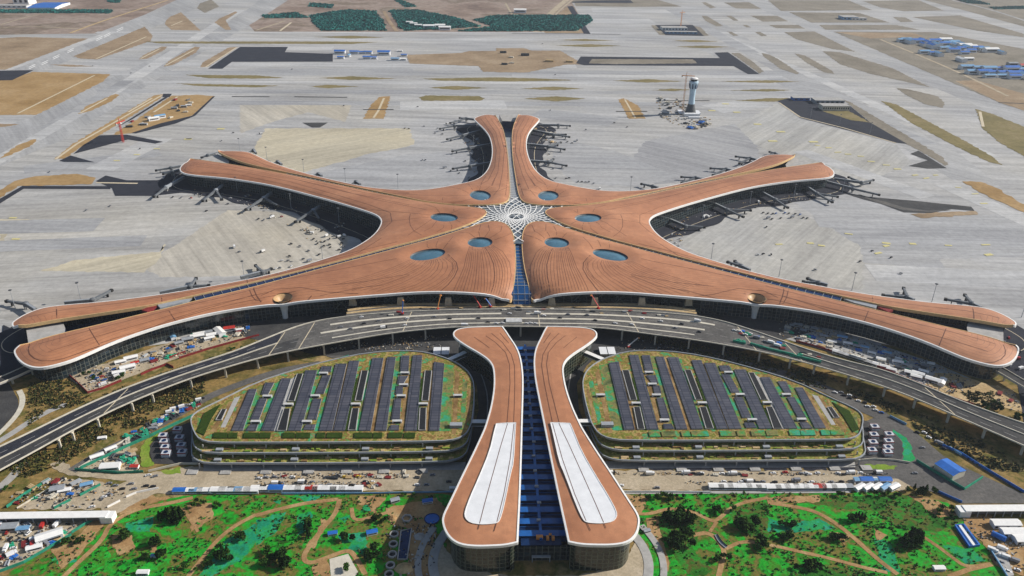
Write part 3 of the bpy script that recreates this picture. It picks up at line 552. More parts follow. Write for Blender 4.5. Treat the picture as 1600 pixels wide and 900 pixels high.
# dirt roads and yards before the car parks
ground('dirt_road', G([(238, 738), (300, 728), (340, 735), (740, 733), (712, 766), (330, 768), (240, 772), (200, 792), (165, 812), (150, 770)]), -.31, 'dirt')
ground('dirt_road', G([(940, 735), (1340, 735), (1400, 725), (1430, 742), (1420, 766), (1000, 766), (965, 764)]), -.31, 'dirt')
ground('gravel_yard', ZL([(290, 400), (380, 330), (560, 340), (760, 400), (740, 440), (640, 500), (380, 515), (200, 505), (100, 505)]), -.30, 'dirt')
ground('gravel_yard', ZL([(460, 270), (640, 165), (720, 120), (790, 170), (820, 280), (640, 290)]), -.30, 'dirt')
ground('dirt_road', ZL([(280, 250), (400, 310), (620, 330), (860, 370), (1000, 380), (1060, 330), (860, 300), (640, 300), (440, 280), (360, 220)]), -.305, 'dirt')
ground('gravel_yard', ZL([(-120, 565), (560, 565), (430, 640), (200, 790), (0, 870), (-120, 900)]), -.30, 'dirt')
ground('grey_yard', ZR([(520, 200), (560, 0), (690, -60), (860, 90), (1100, 240), (1500, 420), (1500, 475), (1140, 475), (980, 410), (850, 380), (760, 330), (560, 320), (500, 260)]), -.305, 'asphalt_pale')
ground('grey_yard', G([(960, 768), (1330, 766), (1330, 770), (965, 772)]), -.28, 'concrete')
ground('dirt_yard', ZR([(1140, 560), (1300, 540), (1500, 700), (1500, 900), (1340, 840), (1260, 700), (1180, 640)]), -.28, 'path')
# strip of pavement in front of the car parks, with dark ramps
for sgn in (0, 1):
    q = G([(318, 722), (740, 722), (742, 734), (318, 736)])
    ground('pavement', q if sgn == 0 else mir(q), -.27, 'concrete')
    # sunk service court beside each car park, with the lime verge around it
    q = smoothpoly(ZA([(1165, 700), (1200, 640), (1300, 590), (1420, 520), (1500, 490), (1560, 640), (1600, 800), (1210, 835), (1180, 780)]), True, 1)
    ground('service_court', q if sgn == 0 else mir(q), -.26, 'asphalt')
    q = ZA([(1095, 830), (1100, 720), (1130, 650), (1230, 580), (1240, 600), (1180, 660), (1165, 740), (1200, 835), (1150, 850)])
    ground('grass_verge', q if sgn == 0 else mir(q), -.26, 'lime' if sgn == 0 else 'net')
ground('lime_verge', ZR([(540, 250), (640, 245), (760, 255), (740, 275), (545, 275)]), -.25, 'lime')
ground('lime_verge', ZL([(940, 285), (1060, 260), (1060, 300), (960, 300)]), -.25, 'lime')
# road at the back of the car parks
def strip_road(name, pts, w, z, m): return struct(MB().ribbon(smoothpoly(pts, False), w, nz()).build(name, M[m]))
strip_road('site_road', ZA([(560, 880), (800, 730), (1000, 640), (1240, 520), (1420, 420), (1620, 300), (1900, 190), (2200, 90), (2500, 40)]), 10, -.29, 'asphalt_pale')
strip_road('site_road', ZB([(-1100, 30), (-700, 60), (-300, 130), (0, 260), (200, 370), (440, 480), (640, 610), (800, 760), (1000, 900)]), 14, -.29, 'asphalt_pale')
strip_road('site_road', ZL([(-60, 420), (40, 350), (120, 260), (150, 230)]), 8, -.29, 'concrete')
# ring road round the near service building and the dark lanes between it and the car parks
for sgn in (0, 1):
    q = G([(700, 552), (745, 570), (768, 600), (775, 640), (770, 680), (745, 740), (735, 760), (712, 760), (725, 735), (735, 690), (748, 640), (745, 600), (725, 572)])
    ground('ring_lane', q if sgn == 0 else mir(q), -.285, 'asphalt')
    q = smoothpoly(G([(752, 585), (762, 615), (762, 650), (755, 690)]), False)
    q2 = MB().rail(q if sgn == 0 else mir(q), 1.2, -.28, .5); struct(q2.build('kerb', M['concrete']))
    q = smoothpoly(G([(690, 845), (676, 870), (676, 900), (690, 940), (900, 945), (900, 900), (760, 900), (705, 870)]), True, 1)
    ground('forecourt', q if sgn == 0 else mir(q), -.25, 'dirt')
    q = smoothpoly(G([(698, 830), (681, 855), (675, 880), (680, 905), (690, 925)]), False)
    for off, w in ((0, 7), (-11, 5)):
        struct(MB().rail(q if sgn == 0 else mir(q), w, -.25, .6, off=off if sgn == 0 else off).build('kerb', M['concrete']))
# yards between the terminal wings and the viaduct
ground('gravel_yard', Z1([(420, 550), (560, 500), (860, 410), (1000, 360), (1340, 260), (1600, 215), (1900, 160), (1900, 200), (1600, 295), (1300, 380), (1050, 460), (800, 560), (560, 660), (480, 600)]), -.29, 'dirt')
ground('gravel_yard', Z4([(20, 190), (200, 200), (480, 300), (900, 440), (1180, 560), (1240, 640), (1000, 620), (880, 590), (560, 450), (300, 370), (60, 300)]), -.29, 'concrete')
ground('bare_soil', ZB([(720, 230), (820, 110), (1000, 130), (1240, 210), (1420, 250), (1500, 420), (1400, 400), (1200, 380), (940, 300)]), -.28, 'sandy')
ground('service_road', Z1([(-200, 640), (0, 570), (60, 600), (115, 700), (115, 760), (0, 890), (-200, 1000)]), -.28, 'asphalt')
strip_road('site_road', Z1([(-60, 990), (90, 900), (160, 850), (300, 770), (420, 725)]), 7, -.26, 'concrete')
strip_road('kerb', Z1([(-60, 960), (60, 850), (130, 760), (145, 690), (120, 640)]), 5, -.26, 'cream_conc')
ground('service_road', Z1([(-200, 540), (0, 500), (20, 230), (180, 300), (170, 480), (240, 520), (0, 600), (-200, 660)]), -.275, 'asphalt_new')
ground('service_road', G([(1540, 520), (1700, 520), (1760, 700), (1600, 660), (1590, 600), (1545, 575)]), -.275, 'asphalt_new')
ground('olive_soil', G([(400, 505), (470, 488), (520, 495), (540, 520), (470, 540), (400, 540)]), -.28, 'oliv')  # soil patch in the olive dry-grass colour
ground('paved_yard', G([(480, 545), (560, 530), (680, 520), (720, 535), (700, 556), (600, 545), (520, 560)]), -.28, 'asphalt_pale')
ground('paved_yard', G([(925, 545), (1000, 525), (1100, 540), (1200, 575), (1180, 590), (1100, 560), (1000, 545), (940, 560)]), -.28, 'asphalt_pale')
ground('hall_forecourt', [(-250, -160), (250, -160), (330, -250), (220, -300), (0, -300), (-220, -300), (-330, -250)], -.30, 'asphalt')
# ------------------------------------------------------------------ terminal
DROP = 5.0
def zf(x, y): return 27+17*math.exp(-(x*x+y*y)/260**2)
def dip(x, y):
    if y > -150: return 0.0
    return 12*math.exp(-((abs(x)-8)/24)**2)/(1+math.exp(-(-198-y)/8))
def z_out(x, y): return zf(x, y)-DROP-dip(x, y)
def spine(x, y):
    "how far the two front petals roll down towards the glass spine between them"
    if abs(x) > 75 or y > -55: return 0.0
    t = min(1, (-55-y)/70); return 5.5*t*t*(3-2*t)
spinev = np.vectorize(spine)
def z_in(x, y): return zf(x, y)-2.5-dip(x, y)*.6-spine(x, y)
zfv = np.vectorize(zf); dipv = np.vectorize(dip)

term = thing('airport_terminal', 'huge copper-roofed star-shaped terminal with five curved arms and a lattice skylight', 'terminal building')

FL = [('i', p) for p in [(22, 543), (45, 535.5), (65, 529), (100, 520), (150, 508.5), (200, 496), (240, 486.5), (275, 478), (312, 468.5), (350, 459.5), (400, 447.5), (500, 420), (600, 393.5), (650, 380.5), (687, 370), (712, 362), (735, 354.5), (750, 349.5), (762, 346.5), (774, 345.5), (786, 347.5), (796, 354), (802, 365), (805, 380), (806, 400), (806, 420), (804.5, 437), (802, 455)]] + \
     [('o', p) for p in [(799, 471), (790, 466), (775, 462), (750, 459), (712, 456.5), (675, 456), (637, 457.5), (600, 460.5), (573, 462.5), (501, 468.5), (450, 473), (400, 478.5), (337, 488), (275, 502.5), (225, 517.5), (175, 535.5), (130, 556), (107, 565), (80, 572.5), (60, 575.5), (42, 572), (29, 563), (22, 552)]]
LP = [('o', p) for p in [(299.7, 249.5), (292, 253), (286, 256.5), (280.5, 263), (282.5, 269.5), (297, 273.5), (340, 277), (370, 280.5), (415, 287.5), (452, 296), (490, 306), (527, 316), (565, 327.5), (587, 335), (595.5, 342), (596, 350), (587, 365), (567, 380), (540, 394), (502, 406), (465, 417.5), (427, 427.5), (390, 436), (300, 452.5), (250, 460.5), (212, 465.5), (160, 472), (100, 476.5), (65, 481), (40, 490.5), (24, 500), (17.5, 506)]] + \
     [('i', p) for p in [(22, 510), (40, 508), (87, 500), (137, 492.5), (187, 485), (212, 481), (240, 476), (270, 469), (350, 451.5), (430, 432.5), (460, 425), (552, 402), (600, 389), (650, 376.5), (675, 369), (710, 359), (735, 350), (750, 342), (759, 335.5), (761, 331), (756, 326.5), (740, 323.5), (707, 321), (662, 316), (600, 304), (540, 291), (490, 281), (452, 273), (415, 266), (360, 256.5), (327, 252)]]
BP = [('o', p) for p in [(338, 238), (347, 236), (365, 236), (385, 237), (395, 240), (410, 247.5), (427, 255), (465, 267.5), (502, 277), (540, 285.5), (577, 293), (615, 296.5), (640, 297.5), (665, 296.5), (690, 293), (715, 288), (735, 284), (748, 279), (757, 272), (764, 262), (769, 245), (769, 228), (765, 213), (757, 202), (744, 190), (740, 185.5), (748, 181.5), (760, 179)]] + \
     [('i', p) for p in [(773, 178), (777, 184), (785, 198), (788.8, 210), (792, 228), (794.6, 250), (796.2, 275), (797.2, 295), (796.8, 305), (794.5, 313), (787, 317.5), (772, 320), (750, 321), (707, 320), (662, 314.5), (640, 309.5), (590, 299), (540, 288.5), (490, 277.5), (450, 269.5), (420, 263.5), (400, 259), (380, 254), (360, 247)]]

def px_ellipse(cu, cv, a, b, rot, n=36):
    c, s = math.cos(R(rot)), math.sin(R(rot)); out = []
    for k in range(n):
        q, w = a*math.cos(2*math.pi*k/n), b*math.sin(2*math.pi*k/n)
        out.append(on(cu+q*c-w*s, cv+q*s+w*c, lambda x, y: zf(x, y)-1.5))
    return [tuple(p[:2]) for p in out]
OVALS = {'F': [px_ellipse(750, 378, 19.5, 7.8, -2), px_ellipse(668, 397.3, 28, 8.3, -9)], 'L': [px_ellipse(694, 339.2, 21.5, 6.6, 2)], 'B': [px_ellipse(750.5, 304.7, 16.5, 7.6, 4)]}
bc = on(441.5, 460.5, zf); FUN = (bc[0], bc[1])
FUNR = 10.5
fun_poly = [(FUN[0]+FUNR*math.cos(2*math.pi*k/28), FUN[1]+FUNR*math.sin(2*math.pi*k/28)) for k in range(28)]

def resample(seq, step=5.0):
    """px outline -> rounded, evenly spaced world outline, keeping which stretch is eave and which is skylight side"""
    W = [(t,)+tuple(on(p[0], p[1], z_out if t == 'o' else z_in)[:2]) for t, p in seq]; n = len(W)
    for _ in range(2):
        q = []
        for i in range(n):
            a, b = W[i], W[(i+1) % n]
            q += [(a[0], a[1]*.75+b[1]*.25, a[2]*.75+b[2]*.25), (b[0] if a[0] == b[0] else a[0], a[1]*.25+b[1]*.75, a[2]*.25+b[2]*.75)]
        W = q; n = len(W)
    out = []
    for i in range(n):
        a, b = W[i], W[(i+1) % n]; L = math.hypot(b[1]-a[1], b[2]-a[2]); k = max(1, int(L/step))
        for j in range(k): out.append((a[0], a[1]+(b[1]-a[1])*j/k, a[2]+(b[2]-a[2])*j/k))
    return out

def petal(seq, ovals, funnel, flip, seams):
    W = resample(seq)
    if flip: W = [(t, -x, y) for t, x, y in W][::-1]; ovals = [mir(o) for o in ovals]
    fp = ([mir(fun_poly)] if flip else [fun_poly]) if funnel else []
    fc = (-FUN[0], FUN[1]) if flip else FUN
    P = [(x, y) for t, x, y in W]; n = len(P)
    OA = np.array([P[i] for i in range(n) if W[i][0] == 'o']); OB = np.array([P[(i+1) % n] for i in range(n) if W[i][0] == 'o'])
    IA = np.array([P[i] for i in range(n) if W[i][0] == 'i']); IB = np.array([P[(i+1) % n] for i in range(n) if W[i][0] == 'i'])
    holes = ovals+fp
    def height(Q):
        Q = np.asarray(Q, float); do = segdist(Q, OA, OB); di = segdist(Q, IA, IB)
        z = zfv(Q[:, 0], Q[:, 1])-DROP*np.exp(-do/13)*np.clip((di+2)/10, 0, 1)-2.5*np.exp(-di/7)*np.clip((do+4)/12, 0, 1)
        z = z-dipv(Q[:, 0], Q[:, 1])*(np.exp(-np.minimum(do, di)/14))
        z = z-spinev(Q[:, 0], Q[:, 1])*np.exp(-np.maximum(np.abs(Q[:, 0])-5, 0)/15)
        for o in ovals:
            o = np.array(o); d = segdist(Q, o, np.roll(o, -1, 0)); z = z-1.8*np.exp(-d/9)+1.0*np.exp(-((d-16)/9)**2)
        if funnel:
            d = np.hypot(Q[:, 0]-fc[0], Q[:, 1]-fc[1])-FUNR; z = z-2.0*np.exp(-np.abs(d)/5)
        return z
    # grid of inner points
    A = np.array(P); x0, y0 = A.min(0); x1, y1 = A.max(0); st = 6.5
    gx, gy = np.meshgrid(np.arange(x0, x1, st), np.arange(y0, y1, st)); gx = gx+(np.arange(gx.shape[0])[:, None] % 2)*st/2
    Q = np.c_[gx.ravel(), gy.ravel()]; Q = Q[inside(Q, P)]; Q = Q[np.minimum(segdist(Q, OA, OB), segdist(Q, IA, IB)) > 2.6]
    for h in holes:
        h_ = np.array(h); Q = Q[~inside(Q, h)]; Q = Q[segdist(Q, h_, np.roll(h_, -1, 0)) > 2.0]
    V = [Vector(p) for p in P]; E = [(i, (i+1) % n) for i in range(n)]
    for h in holes:
        o = len(V); V += [Vector(p) for p in h]; E += [(o+i, o+(i+1) % len(h)) for i in range(len(h))]
        rr = np.array(h).mean(0)
        o = len(V); V += [Vector(tuple(rr+(np.array(p)-rr)*1.16)) for p in h]
    V += [Vector(q) for q in Q]
    vo, eo, fo, *_ = delaunay_2d_cdt(V, E, [], 0, 1e-4)
    vo = np.array([(v.x, v.y) for v in vo]); cen = np.array([vo[list(f)].mean(0) for f in fo])
    keep = inside(cen, P)
    for h in holes: keep &= ~inside(cen, h)
    z = height(vo); b = MB()
    fs = []
    for f, k in zip(fo, keep):
        if not k: continue
        f = list(f); p = vo[f]
        if (p[1, 0]-p[0, 0])*(p[2, 1]-p[0, 1])-(p[1, 1]-p[0, 1])*(p[2, 0]-p[0, 0]) < 0: f = f[::-1]
        fs.append(f)
    b.add([(x, y, q) for (x, y), q in zip(vo, z)], fs, 0)
    bvh = BVHTree.FromPolygons([Vector((x, y, q)) for (x, y), q in zip(vo, z)], fs)
    # skirt along the skylight side (ridge boards with sunlit gold put into their colour), soffit under the eaves
    zP = height(P)
    runs = {'i': [], 'o': []}
    for t in 'io':
        s = next(i for i in range(n) if W[i][0] == t and W[i-1][0] != t); i = s; run = []
        while W[i % n][0] == t: run.append(i % n); i += 1
        run.append(i % n); runs[t] = run
    sgn = 1 if area2(P) > 0 else -1
    def inset(run, d):
        out = []
        for k, i in enumerate(run):
            a = np.array(P[run[max(k-1, 0)]]); c = np.array(P[run[min(k+1, len(run)-1)]]); t = c-a; t = t/(np.linalg.norm(t)+1e-9)
            dd = d[k] if hasattr(d, '__len__') else d
            out.append(tuple(np.array(P[i])+np.array([-t[1], t[0]])*sgn*dd))
        return out
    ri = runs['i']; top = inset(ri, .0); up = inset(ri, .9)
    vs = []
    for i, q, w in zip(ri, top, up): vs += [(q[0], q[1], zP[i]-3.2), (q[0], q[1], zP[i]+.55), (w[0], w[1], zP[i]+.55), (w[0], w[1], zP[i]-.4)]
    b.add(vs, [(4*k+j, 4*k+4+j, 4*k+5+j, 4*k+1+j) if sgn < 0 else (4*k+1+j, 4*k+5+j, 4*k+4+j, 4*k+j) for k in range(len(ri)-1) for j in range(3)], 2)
    ro = runs['o']; so = inset(ro, 14.0); vs = []
    for i, q in zip(ro, so): vs += [(P[i][0], P[i][1], zP[i]-2.0), (q[0], q[1], zP[i]-2.6)]
    b.add(vs, [(2*k, 2*k+1, 2*k+3, 2*k+2) for k in range(len(ro)-1)], 3)
    # standing seams traced on the roof
    for w, pts in seams:
        hit = []
        for u, v in dense(pts, 4.0):
            pt = at(u, v, 0.0); o = Vector(CAM); d = (Vector(pt)-o).normalized(); loc, *_ = bvh.ray_cast(o, d)
            if flip:
                q = on(u, v, zf); loc, *_ = bvh.ray_cast(Vector((-q[0], q[1], 200)), Vector((0, 0, -1)))
            if loc is not None and not any(inside([(loc.x, loc.y)], h)[0] for h in holes): hit.append((loc.x, loc.y, loc.z+.10))
            else:
                if len(hit) > 1: b.ribbon(hit, w, None, 1)
                hit = []
        if len(hit) > 1: b.ribbon(hit, w, None, 1)
    dov = segdist(vo, OA, OB); wv = np.clip((np.hypot(vo[:, 0], vo[:, 1])-230)/60, 0, 1)
    for k_, f in enumerate(fs): b.uv[k_] = [(dov[i], wv[i]) for i in f]
    roof = b.build('roof', [M['roof'], M['seam'], M['ridge'], M['steel']], term, smooth=False, uv=True)
    me = roof.data; me.polygons.foreach_set('use_smooth', [m == 0 for m in b.m])
    # white fascia round the eaves
    f = MB(); vs = []; q0 = inset(ro, -.35); q1 = inset(ro, 1.15)
    for i, a, c in zip(ro, q0, q1): vs += [(a[0], a[1], zP[i]-2.3), (a[0], a[1], zP[i]+.35), (c[0], c[1], zP[i]+.55), (c[0], c[1], zP[i]-2.1)]
    f.add(vs, [(4*k+j, 4*k+(j+1) % 4, 4*k+4+(j+1) % 4, 4*k+4+j) if sgn > 0 else (4*k+4+j, 4*k+4+(j+1) % 4, 4*k+(j+1) % 4, 4*k+j) for k in range(len(ro)-1) for j in range(4)], 0)
    f.build('fascia', [M['white']], roof)
    for o in ovals:
        c = np.array(o).mean(0); zr = height(np.array(o)); g = MB(); rings = [1.02, .985, .85, .6, .3]; vs = []
        for r in rings:
            for (x, y), q in zip(o, zr): vs.append((c[0]+(x-c[0])*r, c[1]+(y-c[1])*r, (q*r+zr.mean()*(1-r))+(-2.3 if r < 1 else -.1)+1.9*(1-r*r)))
        m_ = len(o); vs.append((c[0], c[1], zr.mean()-.4))
        fs2 = [(k*m_+i, k*m_+(i+1) % m_, (k+1)*m_+(i+1) % m_, (k+1)*m_+i) for k in range(4) for i in range(m_)]+[(4*m_+i, 4*m_+(i+1) % m_, 5*m_) for i in range(m_)]
        if area2(o) < 0: fs2 = [q[::-1] for q in fs2]
        g.add(vs, fs2, [1]*m_+[0]*(len(fs2)-m_)); g.build('oval_skylight', [M['skyglass'], M['steel']], roof, smooth=True)
    if funnel:
        zr = height(np.array(fp[0])).mean(); g = MB(); cx, cy = fc
        g.lathe([(FUNR+.4, zr+.6), (FUNR-.3, zr+.5), (8.4, zr-1.0), (6.2, zr-3.4), (4.0, zr-7.0), (3.2, zr-11), (3.0, zr-13)], (cx, cy, 0), 28, 0)
        g.lathe([(3.0, zr-13), (0.01, zr-13)], (cx, cy, 0), 28, 1)
        g.lathe([(3.2, -.3), (3.4, 6), (4.4, 14), (6.4, zr-6), (9.5, zr-2.6)], (cx, cy, 0), 24, 2)
        g.build('funnel_column', [M['bowl'], M['darkroom'], M['white']], roof, smooth=True)
    # glass curtain wall below the eaves
    wall_d = []
    for i in ro:
        x, y = P[i]; d = 9.0
        if y < -205 and abs(x) < 300: d = 9+5*max(0, min(1, (300-abs(x))/110))
        wall_d.append(d)
    wl = inset(ro, wall_d); zt = [zP[i]-2.2 for i in ro]
    hall = [abs(P[i][0]) < 215 and P[i][1] < -190 for i in ro]
    for key in (True, False):
        g = MB(); k = 0
        while k < len(ro)-1:
            if hall[k] == key:
                j = k
                while j < len(ro)-1 and hall[j] == key: j += 1
                g.wall(wl[k:j+1], -.4, [q+1.2 for q in zt[k:j+1]], 0, flip=sgn > 0); k = j
            else: k += 1
        if g.f: g.build('glass_facade', [M['hallglass'] if key else M['facade']], term, uv=True)
    return [(P[i], zP[i]) for i in ro], sgn

def zoom(ox, oy, s, pts): return [(ox+a/s, oy+b/s) for a, b in pts]
S3 = lambda p: zoom(600, 270, 4, p); S1 = lambda p: zoom(0, 450, 4, p); S2 = lambda p: zoom(240, 210, 4, p); S5 = lambda p: zoom(530, 160, 2.963, p)
F_SEAMS = [(.5, S3(p)) for p in [[(583, 462), (584, 520), (580, 600), (572, 680), (560, 745)], [(555, 462), (548, 520), (540, 590), (520, 660), (495, 740)], [(605, 465), (614, 520), (625, 600), (628, 680), (625, 745)],
    [(650, 458), (700, 510), (735, 580), (742, 640), (730, 710), (715, 765)], [(668, 448), (740, 490), (785, 560), (795, 640), (780, 720), (760, 775)], [(535, 460), (515, 520), (500, 590), (470, 660), (430, 745)],
    [(330, 540), (345, 570), (330, 610), (290, 650), (200, 700), (60, 745)], [(380, 530), (425, 565), (430, 600), (400, 650), (330, 700), (230, 745)],
    [(300, 545), (290, 580), (230, 630), (110, 690), (-40, 740)], [(270, 548), (230, 590), (120, 640), (-60, 700), (-200, 735)], [(160, 545), (60, 590), (-120, 650), (-300, 700)], [(200, 548), (130, 600), (0, 650), (-200, 705)],
    [(600, 400), (592, 370), (605, 325)], [(570, 405), (530, 375), (470, 372)], [(630, 402), (660, 360), (650, 315)], [(660, 410), (730, 365), (740, 320)], [(675, 425), (760, 395), (800, 375)],
    [(330, 478), (325, 455), (340, 415)], [(290, 480), (270, 460), (270, 430)], [(370, 478), (390, 450), (430, 400)]]] + \
    [(.95, S3(p)) for p in [[(630, 465), (660, 510), (685, 570), (692, 640), (685, 700), (668, 752)], [(400, 510), (452, 560), (462, 600), (440, 650), (400, 700), (350, 742)]]] + \
    [(.85, S1(p)) for p in [[(185, 348), (178, 385), (185, 415), (215, 440), (260, 455), (320, 455), (400, 440), (620, 362)], [(555, 250), (585, 300), (622, 358)], [(1045, 125), (1070, 165), (1098, 207)], [(1555, 0), (1575, 50), (1600, 78), (1640, 80)]]] + \
    [(.7, S1(p)) for p in [[(622, 345), (800, 290), (1075, 205), (1300, 135), (1600, 70), (1850, 20)], [(400, 440), (620, 365), (860, 280), (1090, 190), (1300, 125), (1600, 40)], [(240, 350), (560, 265), (900, 180), (1100, 128), (1400, 55), (1700, -20)], [(300, 400), (580, 310), (900, 220), (1080, 165), (1400, 90), (1700, 20)]]] + \
    [(1.2, [(396, 444), (397, 453), (401, 462), (408, 472)]), (1.2, [(487, 462), (480, 470)]), (.8, [(408, 462), (430, 452), (470, 449), (510, 456), (560, 459)])] + \
    [(.7, [(390 + 0, 446), (470, 432), (540, 419), (620, 404)]), (.7, [(510, 446), (570, 440), (640, 428)]), (.7, [(500, 462), (560, 450), (600, 445), (640, 430)])]
L_SEAMS = [(.55, S2(p)) for p in [[(200, 205), (195, 225), (240, 240), (400, 245)], [(250, 175), (500, 205), (850, 270), (1100, 330), (1400, 410), (1700, 470)], [(230, 195), (500, 225), (850, 295), (1100, 365), (1350, 440), (1480, 490), (1490, 545), (1440, 590), (1300, 670)], [(300, 235), (550, 255), (850, 320), (1100, 390), (1330, 465)], [(260, 185), (600, 235), (900, 285), (1200, 360), (1600, 440)], [(700, 230), (1000, 295), (1300, 360), (1600, 415)]]] + \
    [(.55, S3(p)) for p in [[(165, 255), (158, 290), (165, 330), (190, 365), (235, 390)], [(410, 305), (425, 335), (420, 355)], [(435, 205), (437, 240)], [(380, 302), (370, 345), (330, 370)], [(330, 300), (300, 340), (250, 365)], [(300, 290), (240, 330), (150, 390)], [(450, 295), (500, 320), (540, 318)], [(460, 280), (540, 285), (600, 275)], [(420, 252), (470, 230), (540, 222)], [(350, 250), (320, 215), (250, 195)], [(295, 275), (200, 285), (60, 300), (-100, 320)], [(300, 265), (150, 250), (-80, 230)]]] + \
    [(.7, [(596, 372), (560, 395), (470, 420), (400, 437), (300, 456), (200, 472), (100, 484), (45, 495)]), (.7, [(620, 378), (560, 392), (480, 413), (430, 425)]), (1.1, [(88, 477), (89, 500)]), (1.1, [(252, 460), (253, 471)]), (1.0, [(386, 437), (387, 443)])]
B_SEAMS = [(.55, S5(p)) for p in [[(690, 60), (740, 130), (765, 220), (755, 330), (740, 400), (715, 430)], [(670, 62), (725, 140), (745, 220), (735, 320), (705, 395)], [(650, 68), (710, 150), (728, 220), (720, 300), (690, 360), (640, 390)], [(710, 58), (755, 130), (780, 220), (780, 340), (770, 430)], [(625, 415), (600, 380), (590, 350)], [(650, 405), (660, 370), (680, 340)], [(670, 408), (705, 385), (720, 350)], [(690, 418), (740, 410), (775, 395)], [(610, 425), (560, 400), (500, 390), (420, 400)], [(606, 432), (500, 430), (380, 430), (250, 420)], [(660, 455), (670, 475)], [(480, 440), (475, 470)], [(620, 445), (560, 460), (500, 462)]]] + \
    [(.7, S2(p)) for p in [[(420, 110), (520, 112), (600, 125), (680, 165), (800, 210), (1000, 265), (1250, 315), (1600, 365)], [(450, 125), (600, 150), (700, 190), (900, 245), (1200, 310), (1600, 372)]]]
def between(L, fr=(.5,)):
    out = []
    for a, c in zip(L, L[1:]):
        for f in fr:
            A, C = [np.array(dense(q, 1e9) if False else q, float) for q in (a, c)]; n = 7
            def rs(q): t = np.linspace(0, len(q)-1, n); return np.c_[np.interp(t, range(len(q)), q[:, 0]), np.interp(t, range(len(q)), q[:, 1])]
            out.append((.32, [tuple(p) for p in rs(A)*(1-f)+rs(C)*f]))
    return out
DOWN_A = [S3(p) for p in [[(535, 460), (515, 520), (500, 590), (470, 660), (430, 745)], [(555, 462), (548, 520), (540, 590), (520, 660), (495, 740)], [(583, 462), (584, 520), (580, 600), (572, 680), (560, 745)], [(605, 465), (614, 520), (625, 600), (628, 680), (625, 745)], [(630, 465), (660, 510), (685, 570), (692, 640), (685, 700), (668, 752)], [(650, 458), (700, 510), (735, 580), (742, 640), (730, 710), (715, 765)], [(668, 448), (740, 490), (785, 560), (795, 640), (780, 720), (760, 775)]]]
DOWN_B = [S3(p) for p in [[(160, 545), (60, 590), (-120, 650), (-300, 700)], [(200, 548), (130, 600), (0, 650), (-200, 705)], [(270, 548), (230, 590), (120, 640), (-60, 700), (-200, 735)], [(300, 545), (290, 580), (230, 630), (110, 690), (-40, 740)], [(330, 540), (345, 570), (330, 610), (290, 650), (200, 700), (60, 745)], [(380, 530), (425, 565), (430, 600), (400, 650), (330, 700), (230, 745)], [(400, 510), (452, 560), (462, 600), (440, 650), (400, 700), (350, 742)]]]
F_SEAMS += between(DOWN_A, (.33, .67))+between(DOWN_B, (.33, .67))
EAVES = []
for flip in (False, True):
    EAVES.append(petal(FL, OVALS['F'], True, flip, F_SEAMS)); EAVES.append(petal(LP, OVALS['L'], False, flip, L_SEAMS)); EAVES.append(petal(BP, OVALS['B'], False, flip, B_SEAMS))

# central glazed star under the petals, and the glazed ridges running out along the arms
g = MB(); n = 48; rad = [0.01, 12, 25, 40, 55, 70, 88]
vs = [(r*math.cos(2*math.pi*k/n), r*math.sin(2*math.pi*k/n), zf(r, 0)-4.0) for r in rad for k in range(n)]
g.add(vs, [(j*n+k, (j+1)*n+k, (j+1)*n+(k+1) % n, j*n+(k+1) % n) for j in range(len(rad)-1) for k in range(n)], 0)
star = g.build('central_skylight', [M['starglass']], term)
g = MB()
for s in (1, -1):
    for k in range(30):
        th0 = 2*math.pi*k/30; pts = []
        for r in np.arange(11, 84, 3.0):
            th = th0+s*.62*math.log(r/11)/math.log(84/11)*2.0; pts.append((r*math.cos(th), r*math.sin(th), zf(r, 0)-3.55))
        g.rail(pts, 1.2, None, .5)
for r in (11, 12.5): g.rail([(r*math.cos(2*math.pi*k/36), r*math.sin(2*math.pi*k/36), zf(r, 0)-3.5) for k in range(37)], 1.0, None, .5)
g.build('lattice', [M['white']], star)
MB().lathe([(7.5, zf(0, 0)-3.3), (5, zf(0, 0)-2.7), (0.01, zf(0, 0)-2.5)], (0, 0, 0), 6, 0).build('hub_glass', [M['starglass']], star)
for k in range(6): MB().beam((0, 0, zf(0, 0)-2.1), (11*math.cos(k*math.pi/3), 11*math.sin(k*math.pi/3), zf(0, 0)-3.2), .9, .5).build('hub_rib', [M['white']], star)
def ridge(ang, w0, w1, r0, r1, name='ridge_skylight'):
    a = R(ang); d = np.array([math.cos(a), math.sin(a)]); nn = np.array([-d[1], d[0]]); g = MB(); rs = np.arange(r0, r1+1, 10.0); vs = []
    for r in rs:
        w = w0+(w1-w0)*(r-r0)/(r1-r0); z = zf(r, 0)-4.0
        for q in (-w, w): p = d*r+nn*q; vs.append((p[0], p[1], z))
    g.add(vs, [(2*i, 2*i+2, 2*i+3, 2*i+1) for i in range(len(rs)-1)], 0)
    for r in rs:
        w = w0+(w1-w0)*(r-r0)/(r1-r0); p = d*r-nn*w; q = d*r+nn*w; z = zf(r, 0)-3.6; g.beam((p[0], p[1], z), (q[0], q[1], z), .45, .35, 1)
    return g.build(name, [M['deepblue'], M['grey']], term)
for a in (30, 150, 210, 330): ridge(a, 14, 14, 60, 430)
g = MB(); rs = np.arange(60, 456, 9.0); vs = []
for r in rs: vs += [(-9, r, zf(r, 0)-4.0), (9, r, zf(r, 0)-4.0)]
g.add(vs, [(2*i, 2*i+1, 2*i+3, 2*i+2) for i in range(len(rs)-1)], 0)
for r in rs: g.beam((-9, r, zf(r, 0)-3.7), (9, r, zf(r, 0)-3.7), .7, .4, 1)
g.build('ridge_skylight', [M['grey'], M['panelgrey']], term)
